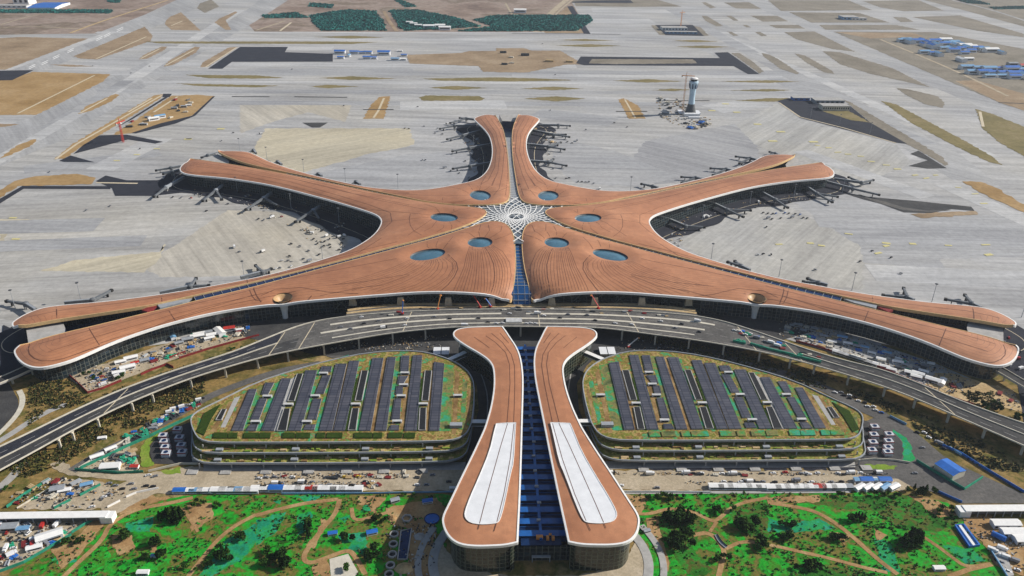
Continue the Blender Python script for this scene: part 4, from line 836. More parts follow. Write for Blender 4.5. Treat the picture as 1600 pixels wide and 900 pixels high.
# front glass spine: falls from the star to the curtain wall over the departures road
sw = lambda y: 15 if y > -190 else max(10.5, 15-(-190-y)*.3)
g = MB(); ys = list(np.arange(-60, -196, -8.0)); zs = [zf(0, y)-4.2-spine(0, y) for y in ys]
ys += [-202, -208, -212, -215]; zs += [zs[-1]-4, zs[-1]-9, zs[-1]-15, 13]
vs = []
for y, z in zip(ys, zs): vs += [(-sw(y), y, z), (sw(y), y, z)]
g.add(vs, [(2*i, 2*i+2, 2*i+3, 2*i+1) for i in range(len(ys)-1)], 0)
for y, z in list(zip(ys, zs)): g.beam((-sw(y), y, z+.25), (sw(y), y, z+.25), .8, .4, 1)
for x in (-9, -4, 4, 9):
    for (y0, a), (y1, c) in zip(list(zip(ys, zs))[6:-1], list(zip(ys, zs))[7:]): g.beam((x, y0, a+.2), (x, y1, c+.2), .35, .35, 1)
g.build('front_skylight', [M['spineglass'], M['grey']], term)
# Y-shaped arm ends: open courts with a low terrace roof between the two roof strips
def court(pts, terr, flip):
    q = [tuple(on(u, v, lambda x, y: 12.0)[:2]) for u, v in pts]; t = [tuple(on(u, v, lambda x, y: 18.0)[:2]) for u, v in terr]
    if flip: q, t = mir(q), mir(t)
    MB().prism(q, -.4, 6, 0, 1).build('arm_court', [M['facade'], M['deepblue']], term)
    MB().prism(t, -.4, 18, 1, 0).build('terrace_roof', [M['concrete'], M['deepblue']], term)
for f in (False, True):
    court([(42, 512), (90, 504), (140, 497), (190, 489), (225, 486), (240, 492), (200, 502), (150, 516), (100, 528), (60, 541), (44, 545)], [(40, 508), (62, 504), (90, 501), (99, 505), (102, 513), (101, 522), (70, 532), (45, 541)], f)
    court([(305, 256), (340, 243), (365, 252), (395, 262), (415, 269), (380, 266), (340, 261)], [(309, 252), (318, 247), (340, 241), (352, 246), (358, 252), (357, 259), (335, 257)], f)
court([(778, 186), (812, 187), (803, 208), (799, 222), (795, 222), (788, 206)], [(780, 179), (808, 180), (805, 190), (785, 189)], False)
# red and blue lift cores in the forks of the near arms
for f in (False, True):
    q = [tuple(on(u, v, lambda x, y: 23.0)[:2]) for u, v in [(221, 484), (242, 475.5), (246, 479), (230, 487)]]; t = [tuple(on(u, v, lambda x, y: 24.0)[:2]) for u, v in [(246, 476), (270, 470), (300, 466), (285, 472), (250, 481)]]
    MB().prism(mir(q) if f else q, 0, 23, 0, 0).build('stair_core', [M['maroon']], term); MB().prism(mir(t) if f else t, 0, 24, 0, 0).build('ridge_end', [M['grey']], term)
# pillars in front of the departures hall
for f in (1, -1):
    for x in (35, 85, 140, 195):
        b = MB(); b.box((f*x, -211, 13.5), (9, 4, 10), 0, 0, taper=.7); b.build('hall_buttress', [M['dirt']], term)
# dark service road hugging the arms on the airside
for kk, (run, sgn) in enumerate(EAVES):
    if kk % 3 == 0: continue
    P_ = [np.array(p) for p, z in run]; n = len(P_); o0 = []; o1 = []
    for i in range(n):
        t = P_[min(i+2, n-1)]-P_[max(i-2, 0)]; t = t/(np.linalg.norm(t)+1e-9); nn = np.array([t[1], -t[0]])*sgn
        wd = 30+6*math.sin(i*.21)+3*math.sin(i*.57)
        o0.append(tuple(P_[i]-nn*12)); o1.append(tuple(P_[i]+nn*wd))
    lo = nz(); b = MB()
    vs = [q+(lo,) for pr_ in zip(o0, o1) for q in pr_]; b.add(vs, [(2*i, 2*i+1, 2*i+3, 2*i+2) if sgn < 0 else (2*i, 2*i+2, 2*i+3, 2*i+1) for i in range(n-1)])
    struct(b.build('service_road', M['asphalt_new']))
    mid = [tuple(P_[i]+np.array([(P_[min(i+2, n-1)]-P_[max(i-2, 0)])[1], -(P_[min(i+2, n-1)]-P_[max(i-2, 0)])[0]])*sgn/(np.linalg.norm(P_[min(i+2, n-1)]-P_[max(i-2, 0)])+1e-9)*15) for i in range(n)]
    struct(MB().ribbon(mid, .9, nz()).build('lane_line', M['wline']))

# ------------------------------------------------------------------ elevated departures road
def vz(u): return float(np.interp(u, [-100, 100, 420, 520, 1100, 1200, 1500, 1700], [10, 11, 13, 14, 14, 13, 11, 10]))
def vpts(L): return np.array([tuple(at(u, v, vz(u)))[:2]+(vz(u),) for u, v in L])
REAR = vpts([(-90, 736), (0, 700), (49, 675), (77, 660), (150, 625), (225, 595), (300, 570), (345, 557), (400, 537), (443, 516.5), (478, 505), (513, 498), (579, 491), (640, 487), (700, 485), (755, 484), (810, 483.5), (900, 484.5), (1000, 487), (1060, 491), (1112, 497), (1155, 509), (1200, 525), (1287, 555.5), (1402, 584), (1503, 629), (1600, 662), (1720, 706)])
FRONT = vpts([(-90, 783), (0, 737), (55, 705), (110, 675), (155, 650), (225, 620), (300, 590), (357, 574), (400, 560.5), (450, 549.5), (501, 540), (602, 522), (666, 515), (712, 511.5), (800, 510.5), (852, 511.5), (933, 512), (973, 516.5), (1025, 524), (1083, 531), (1141, 541), (1200, 552), (1281, 573), (1408, 613), (1489, 649), (1600, 697), (1720, 752)])
xs = np.arange(-500, 480, 7.0)
def curve(A): return np.interp(xs, A[:, 0], A[:, 1]), np.interp(xs, A[:, 0], A[:, 2])
ry, rz = curve(REAR); fy, fz = curve(FRONT)
ker = np.ones(7)/7
sm = lambda a: np.convolve(np.pad(a, 3, 'edge'), ker, 'valid')
ry, rz, fy, fz = sm(ry), sm(rz), sm(fy), sm(fz)
vz_ = (rz+fz)/2
def lane(t, dz=0.0, a=None, c=None):
    return [(x, r+(f-r)*t, z+dz) for x, r, f, z in zip(xs, ry, fy, vz_) if (a is None or x >= a) and (c is None or x <= c)]
via = thing('viaduct', 'long curved elevated road on slender piers in front of the terminal', 'viaduct')
b = MB(); L0, L1 = lane(0), lane(1); n = len(L0); vs = []
for p, q in zip(L0, L1): vs += [p, q, (p[0], p[1]-1.0, p[2]-.8), (q[0], q[1]+1.0, q[2]-.8), (p[0], p[1]*.7+q[1]*.3, p[2]-2.4), (q[0], p[1]*.3+q[1]*.7, q[2]-2.4)]
fs = []; ms = []
for i in range(n-1):
    o = 6*i; e = o+6
    fs += [(o, o+1, e+1, e), (o+1, o+3, e+3, e+1), (o+3, o+5, e+5, e+3), (o+5, o+4, e+4, e+5), (o+4, o+2, e+2, e+4), (o+2, o, e, e+2)]; ms += [0, 1, 1, 1, 1, 1]
b.add(vs, fs, ms); b.build('deck', [M['asphalt_pale'], M['cream_conc']], via)
for a, c, t0, t1, mm in [(-500, -262, .03, .5, 'asphalt_new'), (-500, -240, .53, .97, 'asphalt'), (285, 480, .03, .97, 'asphalt')]:
    b = MB(); A, B = lane(t0, .03, a, c), lane(t1, .03, a, c); vs = [q for pr_ in zip(A, B) for q in pr_]
    b.add(vs, [(2*i, 2*i+1, 2*i+3, 2*i+2) for i in range(len(A)-1)]); b.build('carriageway', M[mm], via)
MB().rail(lane(0), .9, None, 1.1).build('parapet', M['cream_conc'], via); MB().rail(lane(1), .9, None, 1.1).build('parapet', M['cream_conc'], via)
MB().rail(lane(.5, 0, -500, -262), .9, None, .9).build('median_barrier', M['cream_conc'], via); MB().rail(lane(.46, 0, 290, 480), .9, None, .9).build('median_barrier', M['cream_conc'], via)
for t, a, c in [(.24, -215, -20), (.24, 0, 215), (.52, -222, 205), (.78, -210, 190)]:
    b = MB(); P_ = lane(t, .02, a, c); b.rail(P_, 3.4 if t < .7 else 2.0, None, .25); b.build('kerb_island', M['cream_conc'], via)
b = MB()
for t in (.12, .38, .65, .9):
    P_ = lane(t, .05, -250, 250)
    for i in range(0, len(P_)-1, 2): b.ribbon(P_[i:i+2], .35)
for t, a, c in ((.27, -500, -270), (.75, -500, -250), (.23, 300, 480), (.72, 300, 480)):
    P_ = lane(t, .07, a, c)
    for i in range(0, len(P_)-1, 2): b.ribbon(P_[i:i+2], .4)
b.build('lane_markings', M['concrete'], via)['kind'] = 'stuff'
for x in (-391, -262, -236, 20, 120, 240, 285, 393, -130):
    i = int(np.argmin(abs(xs-x))); p, q = L0[i], L1[i]; dx = (0 if abs(x) < 50 else (3 if x > 0 else -3)); MB().beam((p[0]-dx, p[1], p[2]+.06), (q[0]+dx, q[1], q[2]+.06), .9, .1).build('expansion_joint', M['wline'], via)
for u, v in [(45, 735), (98, 690), (152, 655), (202, 622), (252, 598), (303, 578), (354, 570), (403, 559), (450, 549), (500, 538), (556, 530), (610, 520), (663, 514), (817, 510), (973, 517), (1025, 524), (1080, 531), (1137, 541), (1186, 551), (1235, 560), (1280, 572), (1331, 588), (1382, 607), (1436, 624), (1487, 649), (1541, 674), (1594, 695), (720, 512)]:
    x = at(u, v, vz(u))[0]; i = int(np.argmin(abs(xs-x))); z = vz_[i]-2.2; y = L1[i][1]+3.5; y2 = L0[i][1]-5; x = xs[i]
    b = MB().box((x, y, -.5), (1.7, 2.0, z+.5), .2*(1 if x < 0 else -1)).box((x+(y2-y)*0, y2, -.5), (1.7, 2.0, z+.5))
    b.beam((x, y-2, z+.2), (x, y2+3, z+.2), 1.8, 1.2); b.build('pier', M['cream_conc'], via)
# departures kerb in front of the hall
pl = thing('departures_forecourt', 'pale raised set-down kerb between the dark hall front and the elevated road', 'forecourt')
b = MB(); q = [(x, r) for x, r in zip(xs, ry) if -205 < x < 205]; hall_line = [(x, -207-18*max(0, (abs(x)-110)/95)**2) for x in xs if -205 < x < 205]
b.prism(q+hall_line[::-1], 12.6, 13.95, 0, 1); b.build('platform', [M['cream_conc'], M['asphalt_pale']], pl)
MB().rail([(x, (r+h[1])/2, 13.96) for (x, r), h in zip(q, hall_line)], 4.0, None, .2).build('kerb', M['sandy'], pl)
MB().rail([(h[0], h[1]-2, 13.97) for h in hall_line], 5, None, .35).build('kerb', M['sandy'], pl)
# footbridge deck over the centre between terminal and service building
MB().box((*at(803, 501.5, 14)[:2], 14.05), (18, 9, 1.4)).build('crossing', [M['panelgrey']], pl)

# ------------------------------------------------------------------ car parks with planted terraces
ZP = lambda p: Z(290, 540, 3.4783, p, 16.0)
PO = [(1135, 830), (1162, 780), (1170, 740), (1180, 650), (1180, 560), (1165, 515), (1140, 480), (1095, 447), (1040, 420), (930, 385), (800, 374), (600, 387), (400, 427), (200, 482), (0, 547)]
PO = Z(400, 440, 3.4625, PO, 16.0)+G([(346.5, 625), (312, 641), (300, 650), (298, 660), (304, 677), (312, 687), (330, 692), (400, 692), (560, 691.5), (690, 690), (712, 687)], 16.0)
PO = smoothpoly(PO, True, 1)
SOLAR = [[(250, 465), (312, 465), (388, 240), (345, 240)], [(325, 466), (352, 432), (395, 432), (383, 466)], [(352, 405), (400, 405), (443, 292), (402, 292)], [(412, 268), (450, 268), (482, 205), (433, 205)], [(412, 465), (482, 465), (574, 182), (522, 182)], [(556, 465), (627, 465), (716, 138), (652, 138)],
         [(640, 460), (655, 432), (708, 432), (700, 460)], [(662, 405), (712, 405), (740, 292), (694, 292)], [(705, 265), (752, 265), (790, 165), (745, 165)], [(730, 145), (790, 145), (796, 116), (740, 116)], [(726, 465), (796, 465), (876, 102), (816, 102)], [(803, 465), (866, 465), (944, 86), (890, 86)],
         [(942, 465), (1006, 465), (1076, 70), (1016, 70)], [(1030, 465), (1092, 465), (1142, 66), (1096, 66)], [(1103, 462), (1115, 435), (1160, 435), (1160, 462)], [(1118, 405), (1165, 405), (1172, 292), (1136, 292)], [(1142, 268), (1180, 268), (1182, 225), (1146, 225)], [(1150, 212), (1184, 212), (1210, 168), (1158, 168)], [(1166, 142), (1212, 142), (1216, 58), (1172, 58)],
         [(1190, 465), (1257, 465), (1286, 56), (1236, 56)], [(1322, 465), (1380, 465), (1406, 100), (1350, 92)]]
WELLS = [[(497, 466), (548, 466), (568, 347), (535, 347)], [(556, 305), (592, 305), (638, 157), (607, 157)], [(884, 463), (926, 463), (942, 345), (906, 345)], [(922, 303), (958, 303), (992, 140), (958, 140)], [(1267, 463), (1304, 463), (1308, 342), (1274, 342)], [(1284, 303), (1320, 303), (1338, 140), (1302, 140)], [(165, 408), (196, 408), (222, 350), (198, 350)]]
GREEN = [[(312, 466), (326, 466), (432, 212), (390, 232)], [(383, 466), (412, 466), (522, 182), (482, 205)], [(700, 465), (726, 465), (816, 102), (797, 112)], [(925, 465), (942, 465), (1016, 70), (1000, 76)], [(1092, 465), (1104, 465), (1172, 58), (1142, 66)], [(627, 465), (641, 465), (740, 116), (716, 138)], [(1380, 465), (1440, 465), (1460, 110), (1406, 100)], [(1490, 455), (1516, 455), (1532, 200), (1508, 180)], [(66, 455), (90, 470), (80, 395), (60, 390)]]
BROWN = [[(1446, 480), (1470, 480), (1488, 150), (1466, 130)], [(1524, 430), (1542, 400), (1552, 250), (1540, 220)], [(130, 470), (160, 470), (262, 300), (236, 310)], [(220, 465), (250, 465), (345, 240), (318, 262)], [(796, 465), (804, 465), (890, 86), (876, 100)], [(1006, 465), (1030, 465), (1096, 66), (1076, 70)], [(1165, 440), (1190, 440), (1216, 150), (1200, 160)], [(1304, 465), (1322, 465), (1348, 92), (1338, 92)]]
DGREEN = [[(866, 465), (884, 465), (936, 180), (925, 180)], [(1250, 465), (1266, 465), (1290, 180), (1280, 180)], [(60, 470), (100, 490), (140, 400), (190, 320), (100, 370)], [(548, 466), (556, 466), (652, 138), (640, 150)]]
GREYS = [[(190, 445), (215, 445), (298, 275), (265, 285)], [(482, 466), (497, 466), (600, 165), (574, 182)], [(440, 466), (480, 466), (482, 460), (442, 460)]]
HEDGE = [(150, 225), (230, 280), (315, 395), (400, 460), (525, 590), (598, 675), (710, 755), (765, 850), (915, 1010), (1018, 1066), (1100, 1175), (1185, 1245)]
BOXES = [(382, 420), (445, 282), (660, 420), (705, 280), (750, 157), (1150, 418), (1172, 280), (1192, 155), (1185, 220), (560, 326), (925, 325), (1292, 324), (1480, 278)]
def carpark(flip):
    m_ = mir if flip else (lambda p: p)
    root = thing('car_park', ('right' if flip else 'left')+'-hand of the two half-moon car parks roofed with solar panels', 'car park')
    root['label'] = 'half-moon car park with solar roof and dry brown planting, right of the service building' if flip else 'half-moon car park with solar roof and dark green hedge blocks, left of the service building'
    roofp = m_(PO)
    def fwd(p, d): return [(x*(1.0), y-d*max(0, min(1, (-440-y)/18))) for x, y in p]
    for k, (z, d) in enumerate([(16, 0), (11, 8), (6, 15.5)]):
        p = fwd(roofp, d); nm = 'roof_deck' if k == 0 else 'terrace'
        o = MB().prism(p, z-1.3, z, 0, 1, bottom=0).build(nm, [M['concrete'], M['planting' if k == 0 else 'planting_dry']], root)
        MB().rail(dense(p+[p[0]], 8), .9, z-.2, 1.2).build('parapet', M['grey'], o)
        c = np.array(p).mean(0); ins = [tuple(c+(np.array(q)-c)*.935) for q in p]
        b = MB(); zz = z-5 if k < 2 else -.4; ins2 = ins
        b.prism(ins2, zz, z-1.35, 0, 0); b.build('storey', [M['concrete'] if k < 2 else M['steel']], root)
        if k:
            rr = random.Random(k+flip*5)
            for _ in range(48):
                x = rr.uniform(-290, -70)*(-1 if flip else 1); y = -469-d+rr.uniform(1.5, 7)
                if inside([(x, y)], p)[0]: MB().box((x, y, z), (rr.uniform(2, 7), rr.uniform(1, 2.5), rr.uniform(.3, 1.3))).build('planter', [M[rr.choice(['stripbrown', 'hedge', 'sandy', 'lime', 'stripbrown'])]], o)
            for x in (-270, -205, -145, -90): MB().box((x*(-1 if flip else 1), -469-d+3, z), (6, 3, 2.0)).build('stair_housing', [M['grey']], o)
    b = MB()
    for x in np.arange(-285, -70, 27): b.box((x*(-1 if flip else 1), -484.3, -.4), (1.0, 1.0, 6))
    for x in np.arange(-285, -70, 27): b.box((x*(-1 if flip else 1), -470.5, 11), (.9, .9, 3.8)); b.box((x*(-1 if flip else 1), -478, 6), (.9, .9, 3.8))
    b.build('column', M['concrete'], root)
    # ramps and low walls at the foot
    for x in (-290, -262, -228, -192, -160, -128, -95): MB().box((x*(-1 if flip else 1), -489, -.35), (9, 6.5, 1.2)).box((x*(-1 if flip else 1), -489, .86), (5, 4, .1)).build('ramp_wall', M['concrete'], root)
    for x in (-276, -245, -210, -176, -144, -111): MB().box((x*(-1 if flip else 1), -489, -.2), (20, 6, .12)).build('ramp', M['asphalt_new'], root)
    roof = next(c for c in root.children if c.name.startswith('roof_deck'))
    def quads(name, L, z, mats, h=None):
        for i, q in enumerate(L):
            w = m_(ZP(q)); b = MB()
            if h: b.prism(w, z, z+h, 1, 0)
            else: b.sheet(w, z)
            b.build(name, mats, roof)
    quads('green_strip', GREEN, 16.06, [M['stripgreen']]); quads('brown_strip', BROWN, 16.08, [M['stripbrown']]); quads('hedge_strip', DGREEN, 16.1, [M['hedge'], M['hedge']], .6); quads('paved_strip', GREYS, 16.12, [M['concrete']])
    quads('solar_panel', SOLAR, 16.2, [M['solar'], M['grey']], .8)
    for q in WELLS:
        w = m_(ZP(q)); c = np.array(w).mean(0); MB().prism(w, 16.0, 17.0, 0, 0).build('light_well', [M['darkroom']], roof)  # solid block; shade of the open well is put into its colour
        o_ = ccw(w); MB().rail([tuple(a) for a in o_+[o_[0]]], .7, 16.02, 1.15).build('well_kerb', M['concrete'], roof)
    quads('hedge_strip' if not flip else 'planting_bed', [[(a, 505), (c, 505), (c+4, 476), (a+4, 476)] for a, c in HEDGE], 16.1, [M['hedge' if not flip else 'stripgreen']]*2, .8)
    for x, y in BOXES:
        w = ZP([(x, y)])[0]; w = (-w[0], w[1]) if flip else w
        b = MB().box((w[0], w[1], 16.0), (8.6, 2.9, 2.3), 0, 0).box((w[0], w[1]-1.5, 16.4), (6.0, .3, 1.4), 0, 1); b.build('rooftop_housing', [M['panelgrey'], M['darkroom']], roof)
    w = ZP([(1470, 440)])[0]; w = (-w[0], w[1]) if flip else w; MB().box((w[0], w[1], 16), (11, 5, 3), 0, 0).build('rooftop_housing', [M['grey']], roof)
    return root
carpark(False); carpark(True)
# white footbridges between the car parks and the service building
for sgn in (0, 1):
    for (u0, v0), (u1, v1), t in [((702, 562), (735, 547), 'rear'), ((732, 659), (768, 659), 'front')]:
        a, c = at(u0, v0, 15), at(u1, v1, 15); s_ = -1 if sgn else 1
        b = MB().beam((s_*a[0], a[1], 15.5), (s_*c[0], c[1], 15.5), 5, .5, 0).beam((s_*a[0], a[1], 13.6), (s_*c[0], c[1], 13.6), 4.2, 3.2, 1).beam((s_*a[0], a[1], 11.8), (s_*c[0], c[1], 11.8), 5, .4, 0)
        o = b.build('footbridge', [M['white'], M['facade']]); tag(o, f"white roofed footbridge at the {t} of the {'right' if sgn else 'left'} car park, reaching the service building", 'footbridge', 'footbridges')
# four louvred plant units beside the rear footbridges
# ------------------------------------------------------------------ service building
hot = thing('service_building', 'long copper-roofed building with two white roof panels and a blue glass atrium', 'service building')
HO = [(785, 510), (791, 518), (796, 526), (807.5, 542.5), (814, 560), (817, 582.5), (817.5, 600), (817, 625), (815.5, 675), (815, 700), (812.5, 775), (810, 825), (809, 847.5), (792, 851.5), (775, 853), (740, 854), (715, 850), (700, 838), (692.5, 822), (691, 808), (702.5, 785), (722.5, 742.5), (740, 707.5), (755, 675), (759, 665), (767.5, 636), (772.5, 605), (772, 577.5), (766.5, 565), (752.5, 554), (727.5, 540), (711, 528.5), (707.5, 522), (711.5, 515.5), (725, 512.3), (745, 511)]
def hz(x, y): return 28+2*max(0, min(1, (-300-y)/150))
HPW = [tuple(on(u, v, hz)[:2]) for u, v in HO]
HPW = smoothpoly([HPW[0]]*3+HPW[1:12]+[HPW[12]]*3+HPW[13:], True, 2)
HPW = [p for i, p in enumerate(HPW) if math.hypot(p[0]-HPW[i-1][0], p[1]-HPW[i-1][1]) > .3]
PANEL = [(775.5, 664), (790, 663), (806, 662.5), (805, 675), (802.5, 725), (797.5, 742.5), (787.5, 792.5), (781, 815), (776, 819.5), (765, 821), (750, 821.5), (735, 819), (727, 812), (726, 802.5), (735, 778), (747.5, 750), (765, 707.5), (772.5, 675)]
PANEL = smoothpoly(PANEL[:1]*2+PANEL[1:2]+PANEL[2:3]*2+PANEL[3:], True, 1)
HSEAM = [[(759, 526), (775, 537), (790, 552), (796, 570), (797, 600), (794, 640), (792, 664)], [(748, 521), (768, 532), (783, 548), (803.5, 570), (804.5, 600), (804, 640), (803, 662)][:0] or [(768, 522), (785, 536), (799, 555), (804, 572), (804.5, 600), (803.5, 640), (802.5, 662)],
         [(741, 528), (757, 539), (765, 545)], [(781, 521), (795, 537)], [(793, 664), (782, 700), (768, 750), (757, 790), (747, 829)], [(803, 664), (797, 720), (787, 775), (777, 815), (772, 832)]]
for flip in (False, True):
    m_ = mir if flip else (lambda p: p)
    core = 13  # sharp inner corners at 0, 12
    P_ = m_(dense(HPW, 5, True)); n = len(P_); z = [hz(*p) for p in P_]; sg = 1 if area2(P_) > 0 else -1
    b = MB(); Q = [p+(q,) for p, q in zip(P_, z)]
    def inset(d, pts=P_, sg=sg):
        out = []
        for i in range(len(pts)):
            t = np.array(pts[(i+1) % len(pts)])-np.array(pts[i-1]); t = t/(np.linalg.norm(t)+1e-9); out.append(tuple(np.array(pts[i])+np.array([-t[1], t[0]])*sg*d))
        return out
    vs = [(x, y, c) for (x, y), c in zip(P_, z)]; i1 = inset(.7); vs2 = [(x, y, c+.05) for (x, y), c in zip(i1, z)]
    V = [Vector(p) for p in P_]; grid = []
    A = np.array(P_); x0, y0 = A.min(0); x1, y1 = A.max(0); gx, gy = np.meshgrid(np.arange(x0, x1, 8), np.arange(y0, y1, 8)); g = np.c_[gx.ravel(), gy.ravel()]; g = g[inside(g, P_)]; g = g[segdist(g, A, np.roll(A, -1, 0)) > 3]
    V += [Vector(q) for q in g]; vo, eo, fo, *_ = delaunay_2d_cdt(V, [(i, (i+1) % n) for i in range(n)], [], 0, 1e-4); vo = np.array([(v.x, v.y) for v in vo])
    fs = [list(f) for f in fo if inside([vo[list(f)].mean(0)], P_)[0]]
    for f in fs:
        p = vo[f]
        if (p[1, 0]-p[0, 0])*(p[2, 1]-p[0, 1])-(p[1, 1]-p[0, 1])*(p[2, 0]-p[0, 0]) < 0: f.reverse()
    d = segdist(vo, A, np.roll(A, -1, 0)); zz = [hz(x, y)+1.2*(1-math.exp(-q/10)) for (x, y), q in zip(vo, d)]
    b.add([(x, y, q) for (x, y), q in zip(vo, zz)], fs, 0); bv = BVHTree.FromPolygons([Vector((x, y, q)) for (x, y), q in zip(vo, zz)], fs)
    b.add([(x, y, c-1.6) for (x, y), c in zip(P_, z)], [tuple(range(n)) if sg < 0 else tuple(range(n-1, -1, -1))], 2)
    def drop_on(pts, dz):
        out = []
        for u, v in dense(pts, 5):
            q = on(u, v, hz); loc, *_ = bv.ray_cast(Vector((-q[0] if flip else q[0], q[1], 200)), Vector((0, 0, -1)))
            if loc: out.append((loc.x, loc.y, 31.46 if PPW and inside([(loc.x, loc.y)], PPW)[0] else loc.z+dz))
        return out
    PPW = []
    PPW = [q[:2] for q in drop_on(PANEL+[PANEL[0]], 0)]
    for s in HSEAM: b.ribbon(drop_on(s, .42 if s[0][1] > 660 else .12), .55, None, 1)
    rf = b.build('roof', [M['roof'], M['seam'], M['steel']], hot, uv=True)
    b = MB(); vs = []; oa, ob = inset(-.4), inset(1.0)
    for a, c, q in zip(oa, ob, z): vs += [(a[0], a[1], q-1.8), (a[0], a[1], q+.35), (c[0], c[1], q+.5), (c[0], c[1], q-1.7)]
    b.add(vs, [tuple((4*i+j, 4*i+(j+1) % 4, (4*i+4+(j+1) % 4) % (4*n), (4*i+4+j) % (4*n))) if sg > 0 else ((4*i+4+j) % (4*n), (4*i+4+(j+1) % 4) % (4*n), 4*i+(j+1) % 4, 4*i+j) for i in range(n) for j in range(4)]); b.build('fascia', [M['white']], rf)
    pp = PPW[:-1]; zt = 0
    b = MB(); pl_ = [q[:2] for q in pp]; b.prism(pl_, 28.5, 31.4, 0, 0); b.build('white_roof_panel', [M['panel']], rf)
    rim = ccw(pl_); MB().rail(rim+[rim[0]], .6, 31.3, .35).build('panel_rim', M['white'], rf)
    # glazed walls, set back under the eaves
    wl = inset(5.0); wl = wl+[wl[0]]; zz_ = z+[z[0]]
    inner = [abs(p[0]) < 14 for p in P_]+[abs(P_[0][0]) < 14]
    b = MB(); l = 0; MBw = MB()
    MBw.wall(wl, -.4, [q-1.5 for q in zz_], 0, flip=sg < 0); MBw.build('glass_facade', [M['hotelglass']], hot, uv=True)
    # green-lit glazing beside the atrium, its light put into the colour
    fr = min(range(n), key=lambda i: (abs(abs(P_[i][0])-10)+abs(P_[i][1]+620)))
    sx = -1 if not flip else 1
    b = MB().wall([(sx*29, -599.2), (sx*21, -598.4)] if not flip else [(sx*21, -598.4), (sx*29, -599.2)], -.4, 28, 0); b.build('green_lit_glazing', [M['greenglass']], hot, uv=True)
# atrium roof: blue glass between the two wings, ribbed across
in_pts = [(795, 530), (806, 545), (813, 562), (817, 585), (817.5, 600), (817, 625), (815.5, 675), (815, 700), (812.5, 775), (810, 825), (809, 846)]
ax = [tuple(on(u, v, lambda x, y: 28.5)[:2]) for u, v in in_pts]
ay = np.array([p[1] for p in ax])[::-1]; axx = np.array([-p[0] for p in ax])[::-1]
b = MB(); ys = np.arange(-306, -590, -6.4); vs = []
hw = lambda y: float(np.interp(y, ay, axx))+5.2
for y in ys: vs += [(-hw(y), y, 14.0), (hw(y), y, 14.0)]
b.add(vs, [(2*i, 2*i+2, 2*i+3, 2*i+1) for i in range(len(ys)-1)], 0)
atr = b.build('atrium_roof', [M['deepblue']], hot)
b = MB()
for i, y in enumerate(ys[1:-1]): 
    if i % 2 == 0: b.box((0, y, 13.9), (2*hw(y)-1, 6.0, 2.6), 0, 0, 1)
b.build('roof_light', [M['deepblue'], M['blueglass']], atr)
b = MB(); b.box((0, (ys[0]+ys[-1])/2, 14.1), (2.2, abs(ys[-1]-ys[0]), 2.9))
for i, y in enumerate(ys[1:-1]):
    if i % 2: b.beam((-hw(y), y+2.5, 14.3), (hw(y), y+2.5, 14.3), .5, .5)
b.build('gutter', M['blueglass'], atr)
b = MB()
for i, y in enumerate(ys[2:-1:3]): b.box((random.uniform(-1, 1), y, 16.9), (3, 2, 1.2))
b.build('roof_vent', M['grey'], atr)
b = MB().box((0, -586, 13.9), (30, 12, 1.0), 0, 0); b.build('end_terrace', [M['deepblue']], hot)
b = MB().box((-1, -585, 14.9), (5, 3, 2.2)).box((5, -586, 14.9), (2, 3, 2.6)).box((9, -586, 14.9), (2, 3, 2.4)).box((7, -583, 14.9), (2, 2, 2.2)); b.build('rooftop_plant', M['orange'], hot)
b = MB().wall([(-22, -592), (22, -592)], -.4, 14.9, 0); b.build('end_wall', [M['facade']], hot, uv=True)
b = MB(); b.box((0, -593.5, 5), (14, 2.4, .5)); b.box((-6.5, -593.6, -.3), (.6, .6, 5.2)); b.box((6.5, -593.6, -.3), (.6, .6, 5.2)); b.build('entrance_canopy', M['grey'], hot)

for pts, lab in [([(-90, 622), (-20, 602), (14, 589), (40, 577), (62, 567)], 'elevated grey access ramp running under the tip of the lower left arm'), ([(1552, 572), (1575, 585), (1600, 600), (1640, 622), (1700, 655)], 'elevated grey access ramp running out under the tip of the lower right arm')]:
    W_ = smoothpoly([tuple(at(u, v, 9)) for u, v in pts], False); W_ = [(a, c, 9.0) for a, c, _ in W_]; t = thing('access_ramp', lab, 'ramp', (0, 0, 0))
    o = MB().rail(W_, 12, None, -1.5).build('deck', [M['concrete']], t); MB().ribbon([(a, c, 9.05) for a, c, _ in W_], 11).build('carriageway', [M['asphalt']], t)
    for off in (5.8, -5.8): MB().rail(W_, .6, None, 1.0, off=off).build('parapet', [M['cream_conc']], t)
    for q in W_[::5]: MB().box((q[0], q[1], -.4), (1.6, 1.6, 8)).build('pier', [M['cream_conc']], t)
# ------------------------------------------------------------------ countable things
ORD = 'first second third fourth fifth sixth seventh eighth ninth tenth eleventh twelfth'.split()
def ordinal(k): return ORD[k] if k < 12 else str(k+1)+('th' if 10 < (k+1) % 100 < 14 else {1: 'st', 2: 'nd', 3: 'rd'}.get((k+1) % 10, 'th'))
rnd = random.Random(11)
def scatter(poly, n, mind, seed=1, avoid=()):
    r = random.Random(seed); A = np.array(poly); x0, y0 = A.min(0); x1, y1 = A.max(0); out = []; t = 0
    while len(out) < n and t < n*80:
        t += 1; p = (r.uniform(x0, x1), r.uniform(y0, y1))
        if inside([p], poly)[0] and all((p[0]-q[0])**2+(p[1]-q[1])**2 > mind*mind for q in out): out.append(p)
    return out

